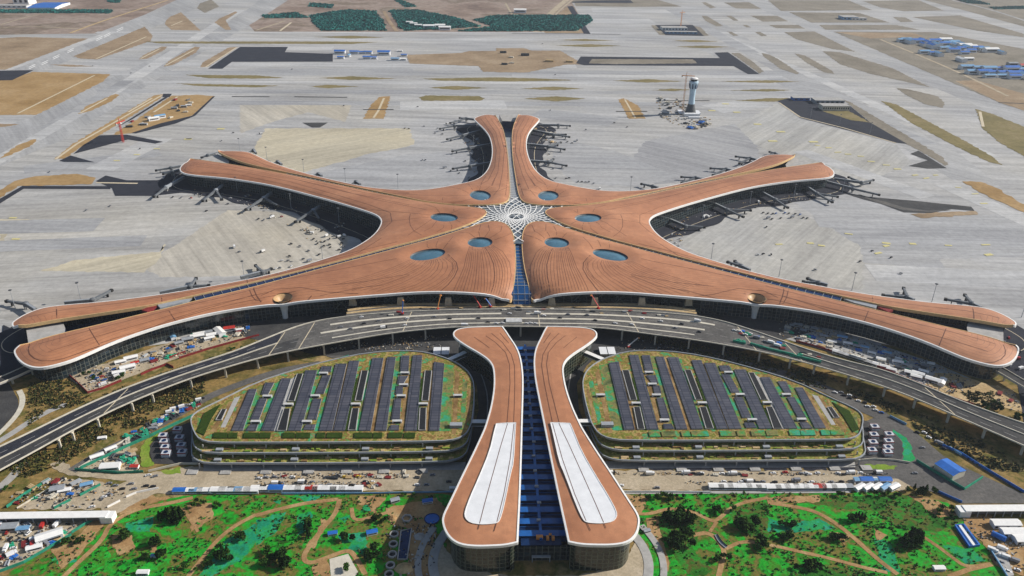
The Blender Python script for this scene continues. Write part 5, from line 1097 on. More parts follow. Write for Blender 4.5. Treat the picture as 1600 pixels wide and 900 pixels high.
# ---- airbridges
def vec(p, z): return np.array([p[0], p[1], z])
def airbridge(A, B, C, D, where, steel):
    t = thing('jet_bridge', where, 'jet bridge', (*B, 0), 0, 'jet bridges'); o = np.array([B[0], B[1], 0.0])
    a, b_, c = vec(A, 6.6)-o, vec(B, 6.2)-o, vec(C, 5.0)-o
    MB().beam(a, b_, 3.9, 3.6, 0)  .beam(a+(0, 0, 2.0), b_+(0, 0, 2.0), 2.6, .4, 1).build('corridor', [M[{'steel': 'bridge'}.get(steel, steel)], M['grey']], t)
    MB().lathe([(3.2, 3.6), (3.4, 4.2), (3.4, 8.2), (1.5, 9.2), (.01, 9.3)], (0, 0, 0), 14, 0).build('rotunda', [M[{'steel': 'bridge'}.get(steel, steel)]], t)
    MB().tube((0, 0, -.5), (0, 0, 4), 1.3, 1.3, 10, 0).box((2.0, 1.5, -.5), (.8, .8, 5)).box((-2.0, -1.5, -.5), (.8, .8, 5)).build('support_column', [M['concrete']], t)
    for E in ([C] if D is None else [C, D]):
        e = vec(E, 4.8)-o; m = b_+(e-b_)*.5
        MB().beam(b_, m, 3.0, 3.0, 0).beam(m, e, 2.5, 2.5, 0).build('tunnel', [M['bridge']], t)
        dr = (e-b_)/np.linalg.norm(e-b_); MB().box(tuple(e+dr*1.6-(0, 0, 1.6)), (3.6, 3.6, 3.0), math.atan2(dr[1], dr[0]), 0).build('cab', [M['black']], t)
        w = b_+(e-b_)*.8; MB().box((w[0], w[1], -.5), (1.0, 3.0, 4.0), math.atan2(dr[1], dr[0]), 0).build('wheel_column', [M['black']], t)
Z2 = lambda p: Z(240, 210, 4, p, 6); ZR5 = lambda p: Z(1000, 220, 4, p, 6); ZF = lambda p: Z(650, 160, 5.327, p, 6); ZL0 = lambda p: Z(0, 200, 2.963, p, 6); ZR0 = lambda p: Z(1060, 200, 2.963, p, 6)
BR = [(Z2, 'teal-grey jet bridge along the upper left arm', 'grey', [((190, 270), (80, 330), (5, 382), None), ((450, 305), (390, 350), (310, 408), (425, 400)), ((770, 345), (690, 398), (580, 462), (775, 440)), ((1090, 420), (1000, 475), (890, 538), (1035, 525))]),
      (Z2, 'dark jet bridge off the tip of the upper left arm', 'steel', [((170, 200), (110, 210), (20, 220), None), ((160, 225), (120, 235), (65, 242), None)]),
      (Z2, 'dark jet bridge on the far side of the upper left arm', 'steel', [((640, 120), (625, 100), (590, 112), None), ((800, 190), (775, 172), (745, 182), None), ((1050, 262), (1030, 248), (1000, 255), None), ((1290, 315), (1265, 297), (1242, 306), None), ((385, 122), (340, 132), (305, 138), None)]),
      (ZR5, 'dark jet bridge on the near side of the upper right arm', 'steel', [((130, 472), (285, 535), (395, 535), None), ((410, 370), (545, 432), (640, 468), (685, 430)), ((725, 305), (845, 368), (920, 410), (925, 375)), ((1005, 265), (1105, 330), (1198, 376), (1230, 345)), ((1165, 258), (1330, 300), (1490, 332), None), ((1215, 240), (1385, 262), (1455, 242), (1310, 225))]),
      (ZR5, 'dark jet bridge on the far side of the upper right arm', 'steel', [((745, 125), (690, 110), (605, 95), (625, 135)), ((580, 190), (540, 178), (447, 168), (460, 208)), ((395, 242), (350, 232), (265, 222), (265, 258)), ((110, 295), (80, 285), (15, 266), None), ((870, 92), (845, 80), (815, 66), (775, 95))]),
      (ZF, 'dark jet bridge on the left side of the far arm', 'steel', [((500, 195), (320, 195), (205, 214), None), ((545, 235), (390, 275), (265, 300), None), ((625, 350), (445, 380), (310, 400), None), ((625, 505), (450, 530), (315, 545), None), ((485, 145), (420, 135), (370, 125), (290, 165))]),
      (ZF, 'dark jet bridge on the right side of the far arm', 'steel', [((1010, 190), (1185, 190), (1275, 190), None), ((975, 235), (1140, 268), (1270, 282), (1240, 262)), ((925, 350), (1100, 368), (1230, 385), (1200, 330)), ((945, 490), (1105, 498), (1245, 520), (1140, 470))]),
      (ZL0, 'dark jet bridge on the far side of the lower left arm', 'steel', [((165, 845), (120, 815), (35, 798), None), ((300, 812), (430, 798), (510, 750), None), ((740, 765), (880, 735), (905, 695), (960, 725)), ((1115, 695), (1215, 668), (1185, 635), (1250, 650))]),
      (ZR0, 'dark jet bridge on the far side of the lower right arm', 'steel', [((330, 660), (290, 640), (235, 618), (265, 615)), ((690, 730), (650, 718), (585, 708), (605, 695)), ((1090, 800), (1060, 785), (955, 770), (1045, 740)), ((1400, 835), (1360, 815), (1245, 790), (1330, 772))])]
for fn, lab, st, L in BR:
    for A, B, C, D in L: airbridge(fn([A])[0], fn([B])[0], fn([C])[0], fn([D])[0] if D else None, lab, st)

# ---- apron light masts
ms = thing('light_mast', 'x', 'light mast'); mp = MB().tube((0, 0, -.6), (0, 0, 24), .42, .22, 6, 0); mp = mp.build('pole', [M['grey']], ms)
mh = MB().lathe([(.3, 23.4), (1.9, 23.6), (1.9, 24.3), (.2, 24.6)], (0, 0, 0), 8, 0).build('lamp_head', [M['steel']], ms); kids(ms, mp, mh); THINGS.remove(ms)
first = [True]
def place(proto, loc, rot, label, group, **kw):
    if proto.get('_used') is None:
        proto['_used'] = 1; proto.location = loc; proto.rotation_euler = (0, 0, rot); proto['label'] = label; proto['group'] = group
        if kw.get('scale'): proto.scale = (kw['scale'],)*3
        if proto not in THINGS: THINGS.append(proto)
        return proto
    o = dup(proto, loc, rot, label, group, **kw); return o
for lab, L in [('thin floodlight mast on the apron behind the upper left arm', [(375, 236), (417.5, 250), (475, 270), (540, 285), (622, 294)]), ('thin floodlight mast in the bay below the upper left arm', [(274, 283), (371, 299), (455, 326), (530, 349)]), ('thin floodlight mast behind the lower left arm', [(504, 404), (382, 435), (127, 470), (24, 482)]),
               ('thin floodlight mast behind the lower right arm', [(1111, 406), (1217, 432), (1331, 453), (1456, 471), (1596, 495)]), ('thin floodlight mast in the bay below the upper right arm', [(1097, 344), (1171, 322), (1240, 310), (1316, 302)]), ('floodlight mast beside the dark depot road', [(1266, 185), (1311, 196), (1359, 209)]), ('thin floodlight mast beside the far arm', [(740, 231), (826, 245), (985, 298)])]:
    for u, v in L: p = at(u, v, 0); place(ms, (p[0], p[1], 0), 0, lab, 'apron light masts')

# ---- vehicles
paint = {'white': (.75, .75, .74), 'black': (.02, .02, .024), 'grey': (.22, .23, .25), 'red': (.42, .03, .025), 'blue': (.03, .12, .40), 'yellow': (.65, .42, .04)}
VEH = {}
for c, col in paint.items():
    pm_ = flat('car_paint_'+c, col, .35, .05, 1.0, spec=.5)
    b = MB().box((0, 0, .35), (4.6, 1.9, .75), 0, 0)
    for x in (-1.4, 1.4):
        for y in (-.85, .85): b.tube((x, y-.12, .36), (x, y+.12, .36), .36, .36, 8, 1)
    o = b.build(c+'_car', [pm_, M['black']]); cb = MB().box((-.25, 0, 1.1), (2.6, 1.7, .62), 0, 0, 1, .78).build('cabin', [M['darkroom'], pm_], o); kids(o, cb)
    o['category'] = 'car'; VEH[c] = o
    b = MB().box((-1.2, 0, .9), (5.4, 2.4, 2.3), 0, 0)
    for x in (-3, -1.6, 2.4):
        for y in (-1.0, 1.0): b.tube((x, y-.16, .5), (x, y+.16, .5), .5, .5, 8, 1)
    o = b.build(c+'_truck', [M['white'] if c in ('black', 'blue') else pm_, M['black']]); cb = MB().box((2.6, 0, .6), (1.9, 2.3, 2.1), 0, 0, None, .85).build('cab', [pm_, M['darkroom']], o); kids(o, cb)
    o['category'] = 'truck'; VEH[c+'_t'] = o
def vehicles(pts, where, z=0.0, rot=None, pal=('white', 'black', 'grey', 'black', 'white', 'grey'), truck=.12, grp=None):
    for k, p in enumerate(pts):
        c = rnd.choice(pal); c = rnd.choice(('white', 'grey')) if c == 'red' and rnd.random() < .6 else c; t = rnd.random() < truck; kind = 'truck' if t else 'car'
        r = rot(p) if callable(rot) else (rnd.uniform(0, 6.28) if rot is None else rot+rnd.choice((0, math.pi))+rnd.uniform(-.06, .06))
        zz = z(p) if callable(z) else z
        place(VEH[c+('_t' if t else '')], (p[0], p[1], zz), r, f'{c} {kind} {where}', f'{kind}s {grp or where}')
DK = lambda ox, oy, s, L: [tuple(at(ox+a/s, oy+b/s, 14))[:2] for a, b in L]
def deckrot(p):
    i = int(np.clip(np.searchsorted(xs, p[0]), 2, len(xs)-3)); return math.atan2(fy[i+2]-fy[i-2], xs[i+2]-xs[i-2])
dz_ = lambda p: float(np.interp(p[0], xs, vz_))+.02
vehicles(DK(460, 440, 4, [(350, 297), (290, 286), (435, 264), (530, 247), (560, 291), (690, 276), (705, 233), (875, 222), (970, 235), (1065, 277), (1150, 232), (1345, 202), (420, 224), (1210, 256)]), 'on the elevated road left of the centre', dz_, deckrot, ('white', 'black', 'white', 'grey'))
vehicles(DK(460, 440, 4, [(1262, 264), (1300, 262), (1450, 264), (1475, 262), (1505, 264), (1520, 202), (1560, 215)]), 'on the elevated road above the atrium', dz_, deckrot, ('white', 'black', 'white', 'grey'))
vehicles(DK(840, 440, 4, [(310, 211), (485, 263), (590, 271), (770, 250), (900, 267), (1010, 316), (190, 207), (860, 292), (360, 245), (655, 234), (1000, 250), (140, 230)]), 'on the elevated road right of the centre', dz_, deckrot, ('white', 'black', 'grey', 'black'))
vehicles(DK(840, 440, 4, [(1230, 305), (1265, 312), (1300, 330), (1330, 325), (1370, 350), (1420, 372), (1460, 380), (1500, 400)]), 'among the works on the elevated road', dz_, deckrot, ('white', 'grey', 'red'), .4)
Z2g = lambda p: Z(240, 210, 4, p)
vehicles(Z2g([(1150, 590), (1085, 635), (1100, 655), (1130, 635), (1155, 645), (1190, 635), (1185, 655), (1000, 655), (1025, 683), (1070, 670), (1065, 698), (1100, 690), (1175, 680), (1185, 700), (970, 728), (1035, 752), (1160, 722)]), 'parked in the curve of the left bay', 0, None, ('black', 'black', 'grey', 'black'), .1)
vehicles(Z2g([(850, 762), (840, 790), (800, 790), (935, 780), (975, 792), (765, 840), (790, 835), (860, 825), (680, 735), (505, 705), (535, 735), (860, 685), (915, 700), (985, 620), (960, 615), (1050, 605)]), 'on the left bay apron', 0, None, ('black', 'grey', 'black', 'white'), .12)
vehicles(Z2g([(800, 515), (740, 520), (690, 535), (655, 530), (540, 495), (480, 400), (465, 435), (330, 480), (235, 398), (175, 395), (120, 393), (430, 375), (530, 360), (370, 365), (300, 372)]), 'below the upper left arm', 0, None, ('white', 'black', 'grey', 'black', 'red'), .25)
ZRg = lambda p: Z(1000, 220, 4, p)
vehicles(ZRg([(770, 450), (800, 455), (830, 457), (850, 455), (905, 452), (930, 455), (970, 458), (1000, 462), (1045, 485), (1020, 482), (950, 480), (880, 485), (825, 490), (800, 485)]), 'in the row below the upper right arm', 0, .6, ('black', 'grey', 'black', 'blue'), .2)
vehicles(ZRg([(1095, 807), (1375, 755), (790, 540), (740, 712), (770, 708), (820, 712), (1570, 730), (1630, 830), (1450, 690)]), 'alone on the right apron', 0, None, ('black', 'red', 'black', 'grey'), .1)
vehicles(ZRg([(250, 612), (245, 655), (220, 640), (200, 585), (765, 390), (740, 385), (860, 310), (1130, 295), (400, 478), (420, 475), (440, 470)]), 'in the corner of the right bay', 0, None, ('white', 'black', 'white'), .3)
ZFg = lambda p: Z(650, 160, 5.327, p)
vehicles(ZFg([(1165, 632), (1250, 635), (1275, 630), (1350, 660), (1380, 662), (1410, 665), (1440, 662), (1480, 675), (1415, 228), (1140, 555), (1530, 720), (1300, 340), (1340, 320), (1260, 330)]), 'on the apron right of the far arm', 0, None, ('black', 'grey', 'black', 'grey'), .2)
vehicles(ZFg([(160, 258), (220, 265), (305, 430), (80, 480), (55, 480), (410, 490), (360, 590), (290, 570), (240, 545), (460, 435), (440, 625), (180, 218), (260, 180)]), 'on the apron left of the far arm', 0, None, ('black', 'grey', 'black', 'grey'), .2)
vehicles(T2([(955, 805), (930, 803), (225, 433), (1010, 668), (30, 838), (1050, 790), (550, 660)])+T3([(640, 768), (720, 795), (240, 690), (270, 467), (190, 275)]), 'far out on the aprons', 0, None, ('black', 'black', 'grey'), .1)
vehicles(TL([(935, 415), (1458, 830), (820, 457), (1215, 128), (580, 412)])+L5([(540, 515), (690, 487), (875, 130), (1385, 80), (310, 275)]), 'far out on the west taxiways', 0, None, ('black', 'grey'), .1)
yg = ZM([(20, 330), (60, 325), (110, 322), (150, 358), (120, 362), (215, 322), (275, 355), (330, 352), (380, 372), (430, 368), (480, 318), (520, 322), (640, 350), (660, 365), (680, 352), (700, 372), (560, 370), (600, 320), (945, 368), (1000, 368), (1035, 310), (1130, 350)])
vehicles(yg, 'on the dirt road before the left car park', 0, 0.0, ('white', 'black', 'grey', 'white', 'black', 'grey', 'yellow'), .2)
vehicles(ZN([(580, 300), (810, 305), (1015, 300), (1060, 302), (1110, 300), (1240, 350), (1280, 355), (1340, 352), (1360, 342), (1400, 352), (1440, 355), (1230, 303), (1290, 305), (640, 372), (850, 385), (1470, 350)]), 'on the dirt road before the right car park', 0, 0.0, ('white', 'black', 'grey', 'white'), .2)
vehicles(ZR([(30, 300), (100, 295), (195, 302), (220, 300), (240, 306), (290, 300), (410, 300), (440, 308), (540, 298), (640, 300), (255, 352), (370, 352), (430, 350), (160, 345), (40, 352), (480, 300), (905, 150), (860, 300)]), 'on the dirt road near the gate house', 0, 0.0, ('white', 'black', 'grey', 'white', 'red'), .25)
vehicles(scatter(ZL([(620, 350), (900, 370), (900, 385), (740, 400), (620, 370)]), 14, 6, 3), 'along the bend of the dirt road', 0, .2, ('white', 'black', 'grey'), .1)
vehicles(ZL([(870, 312), (910, 318), (610, 440), (640, 425), (540, 498), (120, 575), (145, 570), (260, 570), (80, 740), (110, 800), (210, 690), (240, 680), (30, 780), (160, 720)]), 'in the lower left yard', 0, .3, ('white', 'white', 'black', 'grey', 'red'), .3)
vehicles(scatter(ZL([(0, 590), (360, 600), (400, 640), (180, 780), (0, 840)]), 16, 7, 5), 'among stacks of the lower left yard', 0, None, ('white', 'red', 'grey', 'black'), .5)
vehicles(scatter(Z1([(560, 520), (700, 500), (760, 540), (640, 610), (580, 590)]), 22, 4.5, 6), 'packed in the lot beside the left viaduct', 0, .6, ('blue', 'red', 'grey', 'white', 'black'), .1)
vehicles(scatter(Z4([(560, 330), (900, 440), (880, 500), (640, 420)]), 14, 7, 8), 'in the yard beside the right viaduct', 0, -.45, ('white', 'grey', 'blue'), .5)
vehicles(scatter(ZB([(680, 560), (760, 600), (900, 720), (860, 720), (760, 640), (640, 570)]), 10, 6, 9), 'along the verge below the right viaduct', 0, -.7, ('white', 'grey', 'blue', 'black'), .3)
vehicles(scatter(ZB([(0, 240), (200, 310), (420, 430), (400, 440), (180, 330), (0, 260)]), 14, 5, 19), 'on the road behind the right car park', 0, -.5, ('black', 'grey', 'blue', 'white'), .1)
vehicles(scatter(ZA([(1290, 430), (1420, 380), (1590, 310), (1590, 330), (1420, 410), (1300, 460)]), 14, 5, 10), 'on the road behind the left car park', 0, .45, ('white', 'black', 'grey', 'blue'), .3)
vehicles(scatter(ZR([(1300, 750), (1400, 740), (1480, 880), (1400, 890)]), 8, 6, 12), 'in the lower right truck yard', 0, -.6, ('white', 'white', 'grey'), .8)
vehicles(scatter(Z(1560, 520, 1, [(0, 10), (30, 0), (36, 60), (10, 50)]), 9, 9, 13), 'under the tip of the lower right arm', 0, None, ('red', 'white', 'black'), .5)

# ---- site cabins, sheds, containers
def shed(w, d, h, rise, roofm, wallm, name='site_cabin'):
    b = MB(); b.gable((0, 0, -.3), (w, d, h+.3), rise, 0, 0, 1, .3); o = b.build(name, [M[wallm], M[roofm]]); o['category'] = 'shed'
    k = MB().box((0, -d/2-.03, 1.0), (w*.8, .08, 1.0)).build('window_band', M['darkroom'], o); kids(o, k); return o
SH = {'white': shed(12, 5.5, 2.9, .9, 'white', 'panel'), 'blue': shed(12, 6, 3.2, 1.0, 'blue', 'panel'), 'grey': shed(9, 5, 2.8, .5, 'grey', 'concrete'), 'pale blue': shed(12, 5.5, 2.9, .9, 'paleblue', 'panel'), 'red-roofed': shed(10, 5.5, 2.9, .9, 'red', 'panel')}
def sheds(L, where, grp, z=0.0):
    for (x, y), r, c, s in L: place(SH[c], (x, y, z), r, f'{c} site cabin {where}', grp, scale=s)
def row(fn, a, c, n, cols, where, grp, rot=None, s=1.0):
    A, B = np.array(fn([a])[0]), np.array(fn([c])[0]); r = math.atan2(B[1]-A[1], B[0]-A[0]) if rot is None else rot
    sheds([(tuple(A+(B-A)*(k+.5)/n), r, cols[k % len(cols)], s) for k in range(n)], where, grp)
row(ZM, (-10, 396), (610, 396), 12, ['white', 'white', 'blue', 'white', 'white', 'white', 'red-roofed', 'white', 'white', 'white', 'white', 'white'], 'in the long left garden-edge row', 'site cabins')
row(ZL, (1255, 405), (1500, 405), 5, ['white', 'white', 'pale blue', 'white', 'white'], 'at the west end of the garden-edge row', 'site cabins')
row(ZL, (1030, 408), (1220, 405), 4, ['blue', 'white', 'pale blue', 'white'], 'at the bend before the left car park', 'site cabins', s=.85)
row(ZN, (1165, 382), (1495, 385), 6, ['white', 'white', 'white', 'white', 'white', 'white'], 'before the right car park', 'site cabins')
row(ZR, (0, 388), (490, 385), 9, ['white', 'white', 'white', 'white', 'white', 'red-roofed', 'white', 'white', 'grey'], 'in the east row on the garden edge', 'site cabins')
row(ZR, (520, 345), (700, 345), 5, ['pale blue', 'blue', 'white', 'pale blue', 'blue'], 'at the east end beside the gate', 'site cabins', s=.9)
row(ZR, (510, 388), (760, 385), 5, ['white', 'white', 'white', 'pale blue', 'white'], 'behind the bushes at the garden corner', 'site cabins', rot=.5, s=.9)
sheds([(ZL([q])[0], r, c, s) for q, r, c, s in [((380, 405), .3, 'white', .8), ((340, 400), .3, 'grey', 1.2), ((650, 160), .7, 'white', .8), ((570, 205), .6, 'white', .9), ((650, 270), .1, 'white', 1.3), ((790, 265), 0, 'red-roofed', .7), ((600, 95), .2, 'white', .6), ((510, 370), .4, 'pale blue', .8)]], 'in the fenced yards at lower left', 'site cabins')
sheds([(ZL([q])[0], r, c, s) for q, r, c, s in [((295, 680), .5, 'white', 1.5), ((205, 740), .4, 'white', .9), ((140, 630), .1, 'pale blue', .8), ((60, 625), .1, 'grey', 1.3), ((20, 620), .1, 'red-roofed', .8)]], 'in the yard below the covered walkway', 'site cabins')
sheds([(Z1([q])[0], r, c, s) for q, r, c, s in [((755, 468), .5, 'white', .9), ((820, 445), .5, 'white', 1.1), ((745, 535), .4, 'white', 1.0), ((800, 505), .5, 'white', 1.2), ((845, 475), .5, 'red-roofed', .8), ((905, 460), .5, 'grey', 1.0)]], 'in the lower part of the left yard', 'site cabins')
sheds([(Z1([q])[0], r, c, s) for q, r, c, s in [((1235, 310), .4, 'white', 1.2), ((1245, 295), .4, 'white', 1.0), ((1330, 300), .4, 'white', 1.1), ((1375, 285), -.9, 'white', 1.4), ((1300, 285), .4, 'grey', 1.1), ((1435, 262), .3, 'red-roofed', 1.2), ((1175, 330), .4, 'grey', 1.3), ((1310, 320), .5, 'white', .9), ((1080, 310), -1.0, 'pale blue', 1.0), ((1500, 265), .3, 'white', .7), ((1120, 350), .6, 'grey', 1.0)]], 'in the upper part of the left yard', 'site cabins')
row(Z4, (365, 385), (575, 452), 7, ['white', 'white', 'white', 'pale blue', 'white', 'white', 'white'], 'in the white line along the right viaduct', 'site cabins')
sheds([(Z4([q])[0], r, c, s) for q, r, c, s in [((630, 465), -.5, 'white', .8), ((665, 480), -.5, 'white', .8), ((770, 500), -.5, 'white', 1.0), ((810, 505), -.5, 'white', 1.0), ((800, 520), -.5, 'white', .9), ((840, 490), -.6, 'white', .8), ((890, 540), -.6, 'white', 1.2), ((940, 550), .9, 'white', 1.1), ((870, 535), -.6, 'grey', .9)]], 'in the cluster beside the right viaduct', 'site cabins')
sheds([(Z4([q])[0], r, c, s) for q, r, c, s in [((400, 305), -.4, 'pale blue', .9), ((430, 340), -.4, 'white', .8), ((480, 355), -.4, 'grey', .9), ((520, 360), -.4, 'pale blue', .8), ((560, 390), -.5, 'white', .7), ((640, 390), -.4, 'pale blue', .8), ((700, 440), -.4, 'white', .9), ((740, 455), -.5, 'grey', .8), ((300, 300), -.4, 'grey', .9), ((345, 330), -.4, 'white', .8), ((250, 260), -.4, 'grey', .9), ((160, 240), -.3, 'grey', 1.0), ((610, 425), -.5, 'white', .8)]], 'in the middle of the right yard', 'site cabins')
sheds([(T2([q])[0], r, c, s) for q, r, c, s in [((525, 335), 0, 'blue', 2.6), ((615, 335), 0, 'blue', 2.2), ((665, 335), 0, 'blue', 1.8), ((700, 335), 0, 'blue', 2.0), ((800, 342), 0, 'blue', 3.0), ((530, 365), 0, 'blue', 1.6), ((695, 367), 0, 'blue', 2.0), ((735, 367), 0, 'blue', 1.6), ((580, 352), 1.5, 'pale blue', 1.6), ((925, 350), 0, 'blue', 1.5), ((900, 322), 0, 'white', 1.3), ((870, 376), 0, 'pale blue', 2.0), ((920, 376), 0, 'white', 1.5)]], 'beside the dark road in the distance', 'blue sheds in the middle distance')
FARS = []
for (ax_, ay_, bx, by, n, m_) in [(800, 250, 1250, 345, 7, 2), (840, 250, 1290, 330, 7, 1), (930, 250, 1330, 320, 6, 1), (960, 330, 1080, 345, 3, 1), (1060, 250, 1420, 335, 6, 0), (1180, 385, 1270, 372, 2, 0), (1100, 270, 1500, 345, 5, 0), (1210, 430, 1620, 445, 6, 2), (1240, 455, 1640, 475, 6, 2), (1330, 480, 1640, 490, 4, 1), (1500, 410, 1640, 425, 2, 3)]:
    for k in range(n):
        t = (k+.5)/n; q = (ax_+(bx-ax_)*t+rnd.uniform(-14, 14), ay_+(by-ay_)*t+rnd.uniform(-4, 4)); FARS.append((T4([q])[0], rnd.choice((0.1, 0.1, 1.6)), rnd.choice([['pale blue', 'white', 'pale blue'], ['blue', 'pale blue', 'pale blue'], ['blue', 'blue', 'pale blue'], ['red-roofed', 'grey', 'red-roofed']][m_]), rnd.uniform(2.3, 3.8)))
sheds(FARS[:36], 'in the far workers camp, rear rows', 'sheds of the far camp'); sheds(FARS[36:], 'in the far workers camp, front rows', 'sheds of the far camp')
sheds([(T2([q])[0], r, 'white', s) for q, r, s in [((960, 145), 0, 2.0), ((985, 155), 0, 2.2), ((1015, 165), 0, 2.2), ((1080, 175), .1, 3.2), ((1150, 170), .1, 3.0), ((1180, 185), 0, 3.4)]]+[(T3([(50, 78)])[0], 0, 'white', 4.0)], 'between the far plantations', 'greenhouses')
sheds([(TL([q])[0], r, c, s) for q, r, c, s in [((960, 750), .7, 'white', 1.8), ((1000, 735), .7, 'pale blue', 1.8), ((1090, 680), .2, 'grey', 1.4), ((1150, 670), .2, 'grey', 1.4), ((1180, 660), .3, 'white', 1.0), ((920, 735), 0, 'grey', 1.0), ((905, 780), 0, 'grey', 1.2)]], 'on the ochre site at upper left', 'sheds on the ochre site')

# ---- stacks of building material
STK = {}
for nm, mats in {'grey pipe': ('grey',), 'timber': ('sandy',), 'rusty steel': ('maroon',), 'dark scaffold': ('steel',), 'blue sheet': ('blue',), 'green netted': ('netgreen',), 'pale block': ('cream_conc',)}.items():
    b = MB()
    if 'pipe' in nm or 'scaffold' in nm:
        for k in range(9): b.tube((-3, -1.2+.8*(k % 4), .3+.7*(k//4)), (3+rnd.uniform(-.5, .5), -1.2+.8*(k % 4), .3+.7*(k//4)), .36, .36, 6)
    elif 'timber' in nm or 'steel' in nm:
        for k in range(8): b.box((rnd.uniform(-.4, .4), -1.4+.8*(k % 4), .7*(k//4)-.1), (5.5, .7, .6), rnd.uniform(-.05, .05))
    else:
        for k in range(6): b.box((-2+2*(k % 3), -.9+1.8*(k//3), -.1), (1.8, 1.6, rnd.uniform(.8, 1.8)), rnd.uniform(-.2, .2))
    o = b.build('material_stack', [M[mats[0]]]); o['category'] = 'material stack'; STK[nm] = o
def stacks(poly, n, where, grp, seed, cols=None, rot=None, s=(.8, 1.4), mind=5, z=0.0):
    for k, p in enumerate(scatter(poly, n, mind, seed)):
        c = (cols or list(STK))[k % len(cols or STK)]; place(STK[c], (p[0], p[1], z if not callable(z) else z(p)), rnd.uniform(0, 3.1) if rot is None else rot+rnd.uniform(-.2, .2), f'{c} stack {where}', grp, scale=rnd.uniform(*s))
stacks(ZA([(960, 640), (1060, 560), (1250, 470), (1260, 510), (1080, 640), (1000, 680)]), 21, 'on the works strip behind the left car park', 'stacks on the works strip', 21, ['green netted', 'dark scaffold', 'pale block', 'green netted', 'grey pipe', 'blue sheet'])
stacks(ZA([(1260, 470), (1450, 390), (1560, 340), (1570, 360), (1300, 490)]), 13, 'beside the road behind the left car park', 'stacks on the works strip', 22, ['green netted', 'dark scaffold', 'rusty steel', 'blue sheet', 'pale block'], mind=4)
stacks(ZL([(640, 200), (790, 160), (800, 260), (700, 270)]), 12, 'in the triangular yard', 'stacks in the yards', 23, ['dark scaffold', 'green netted', 'timber', 'dark scaffold', 'grey pipe'])
stacks(ZL([(60, 430), (140, 390), (300, 330), (420, 340), (560, 380), (480, 430), (200, 480), (80, 500)]), 11, 'in the fenced yard at lower left', 'stacks in the yards', 24)
stacks(ZL([(0, 590), (400, 590), (430, 640), (180, 800), (0, 850)]), 13, 'in the lower left corner yard', 'stacks in the yards', 25)
stacks(Z1([(900, 420), (1080, 360), (1150, 380), (1080, 430), (940, 470)]), 13, 'in the middle of the left yard', 'stacks in the left yard', 26)
stacks(Z1([(1060, 330), (1400, 250), (1560, 240), (1560, 280), (1200, 380)]), 21, 'in the left yard beside the arm', 'stacks in the left yard', 27, mind=5)
stacks(Z4([(100, 210), (300, 270), (600, 380), (880, 480), (860, 520), (560, 430), (280, 350), (80, 280)]), 43, 'in the long right yard', 'stacks in the right yard', 28, ['grey pipe', 'pale block', 'blue sheet', 'timber', 'pale block', 'dark scaffold', 'green netted'], -.5, mind=5)
stacks(Z4([(950, 510), (1040, 520), (1080, 570), (1000, 600)]), 4, 'on sand beside the right viaduct', 'stacks in the right yard', 29)
stacks(ZB([(1240, 220), (1400, 250), (1440, 380), (1280, 330)]), 4, 'on sand under the right arm', 'stacks in the right yard', 30, ['rusty steel', 'timber'])
stacks([tuple(at(u, v, 13))[:2] for u, v in [(1145, 510), (1195, 528), (1280, 557), (1282, 570), (1210, 550), (1150, 535)]], 24, 'on the elevated road, right', 'stacks on the viaduct', 31, ['pale block', 'green netted', 'dark scaffold', 'rusty steel', 'blue sheet', 'green netted'], -.3, (.6, 1.0), 3.2, dz_)
stacks([tuple(at(u, v, 14))[:2] for u, v in [(575, 488), (700, 481), (790, 480), (900, 480), (1050, 489), (1050, 496), (900, 488), (700, 488), (600, 496)]], 22, 'along the kerb of the hall', 'stacks on the viaduct', 32, ['pale block', 'timber', 'dark scaffold', 'rusty steel', 'grey pipe'], 0, (.6, 1.0), 4, 13.97)
stacks(Z(1000, 100, 8.18, [(230, 430), (460, 450), (420, 640), (330, 690), (220, 640)]), 8, 'left of the control tower', 'stacks round the control tower', 33, ['dark scaffold', 'grey pipe', 'pale block'], None, (1.5, 2.6), 9)
stacks(Z(1000, 100, 8.18, [(430, 720), (850, 730), (900, 770), (740, 830), (560, 820)]), 11, 'in front of the control tower', 'stacks round the control tower', 34, ['pale block', 'dark scaffold', 'blue sheet'], None, (1.5, 2.6), 8)
stacks(TL([(780, 780), (900, 700), (1080, 620), (1200, 620), (1200, 690), (1000, 760), (840, 810)]), 13, 'on the ochre site at upper left', 'stacks on the ochre site', 35, ['dark scaffold', 'pale block', 'rusty steel', 'grey pipe'], None, (1.2, 2.2), 9)
stacks(ZM([(820, 290), (960, 290), (960, 330), (840, 350)]), 4, 'beside the ramp before the left car park', 'stacks before the car parks', 36, ['pale block', 'dark scaffold'], None, (.7, 1.1), 4)
stacks(ZM([(0, 300), (420, 310), (800, 310), (800, 325), (0, 330)]), 14, 'on the left car park verge', 'stacks before the car parks', 37, ['timber', 'rusty steel', 'pale block', 'dark scaffold'], 0, (.6, 1.0), 4)
stacks(ZN([(1040, 295), (1480, 300), (1480, 312), (1040, 310)])+[], 7, 'on the right car park verge', 'stacks before the car parks', 38, ['dark scaffold', 'rusty steel', 'pale block'], 0, (.6, 1.0), 4)
stacks(ZM([(620, 345), (720, 350), (720, 380), (620, 378)]), 6, 'heaped before the left car park', 'stacks before the car parks', 39, ['rusty steel', 'timber', 'pale block'], None, (.7, 1.1), 3.5)
stacks(T3([(-60, 320), (75, 320), (200, 350), (420, 390), (100, 440), (-60, 440)]), 7, 'on bare soil in the distance', 'stacks in the middle distance', 40, ['dark scaffold', 'pale block', 'timber'], 0, (2, 4), 22)
stacks(ZF([(960, 190), (1160, 200), (1150, 330), (1000, 300)]), 8, 'under the right side of the far arm', 'stacks at the far arm', 41, ['dark scaffold', 'timber', 'pale block'], None, (1, 1.8), 7)
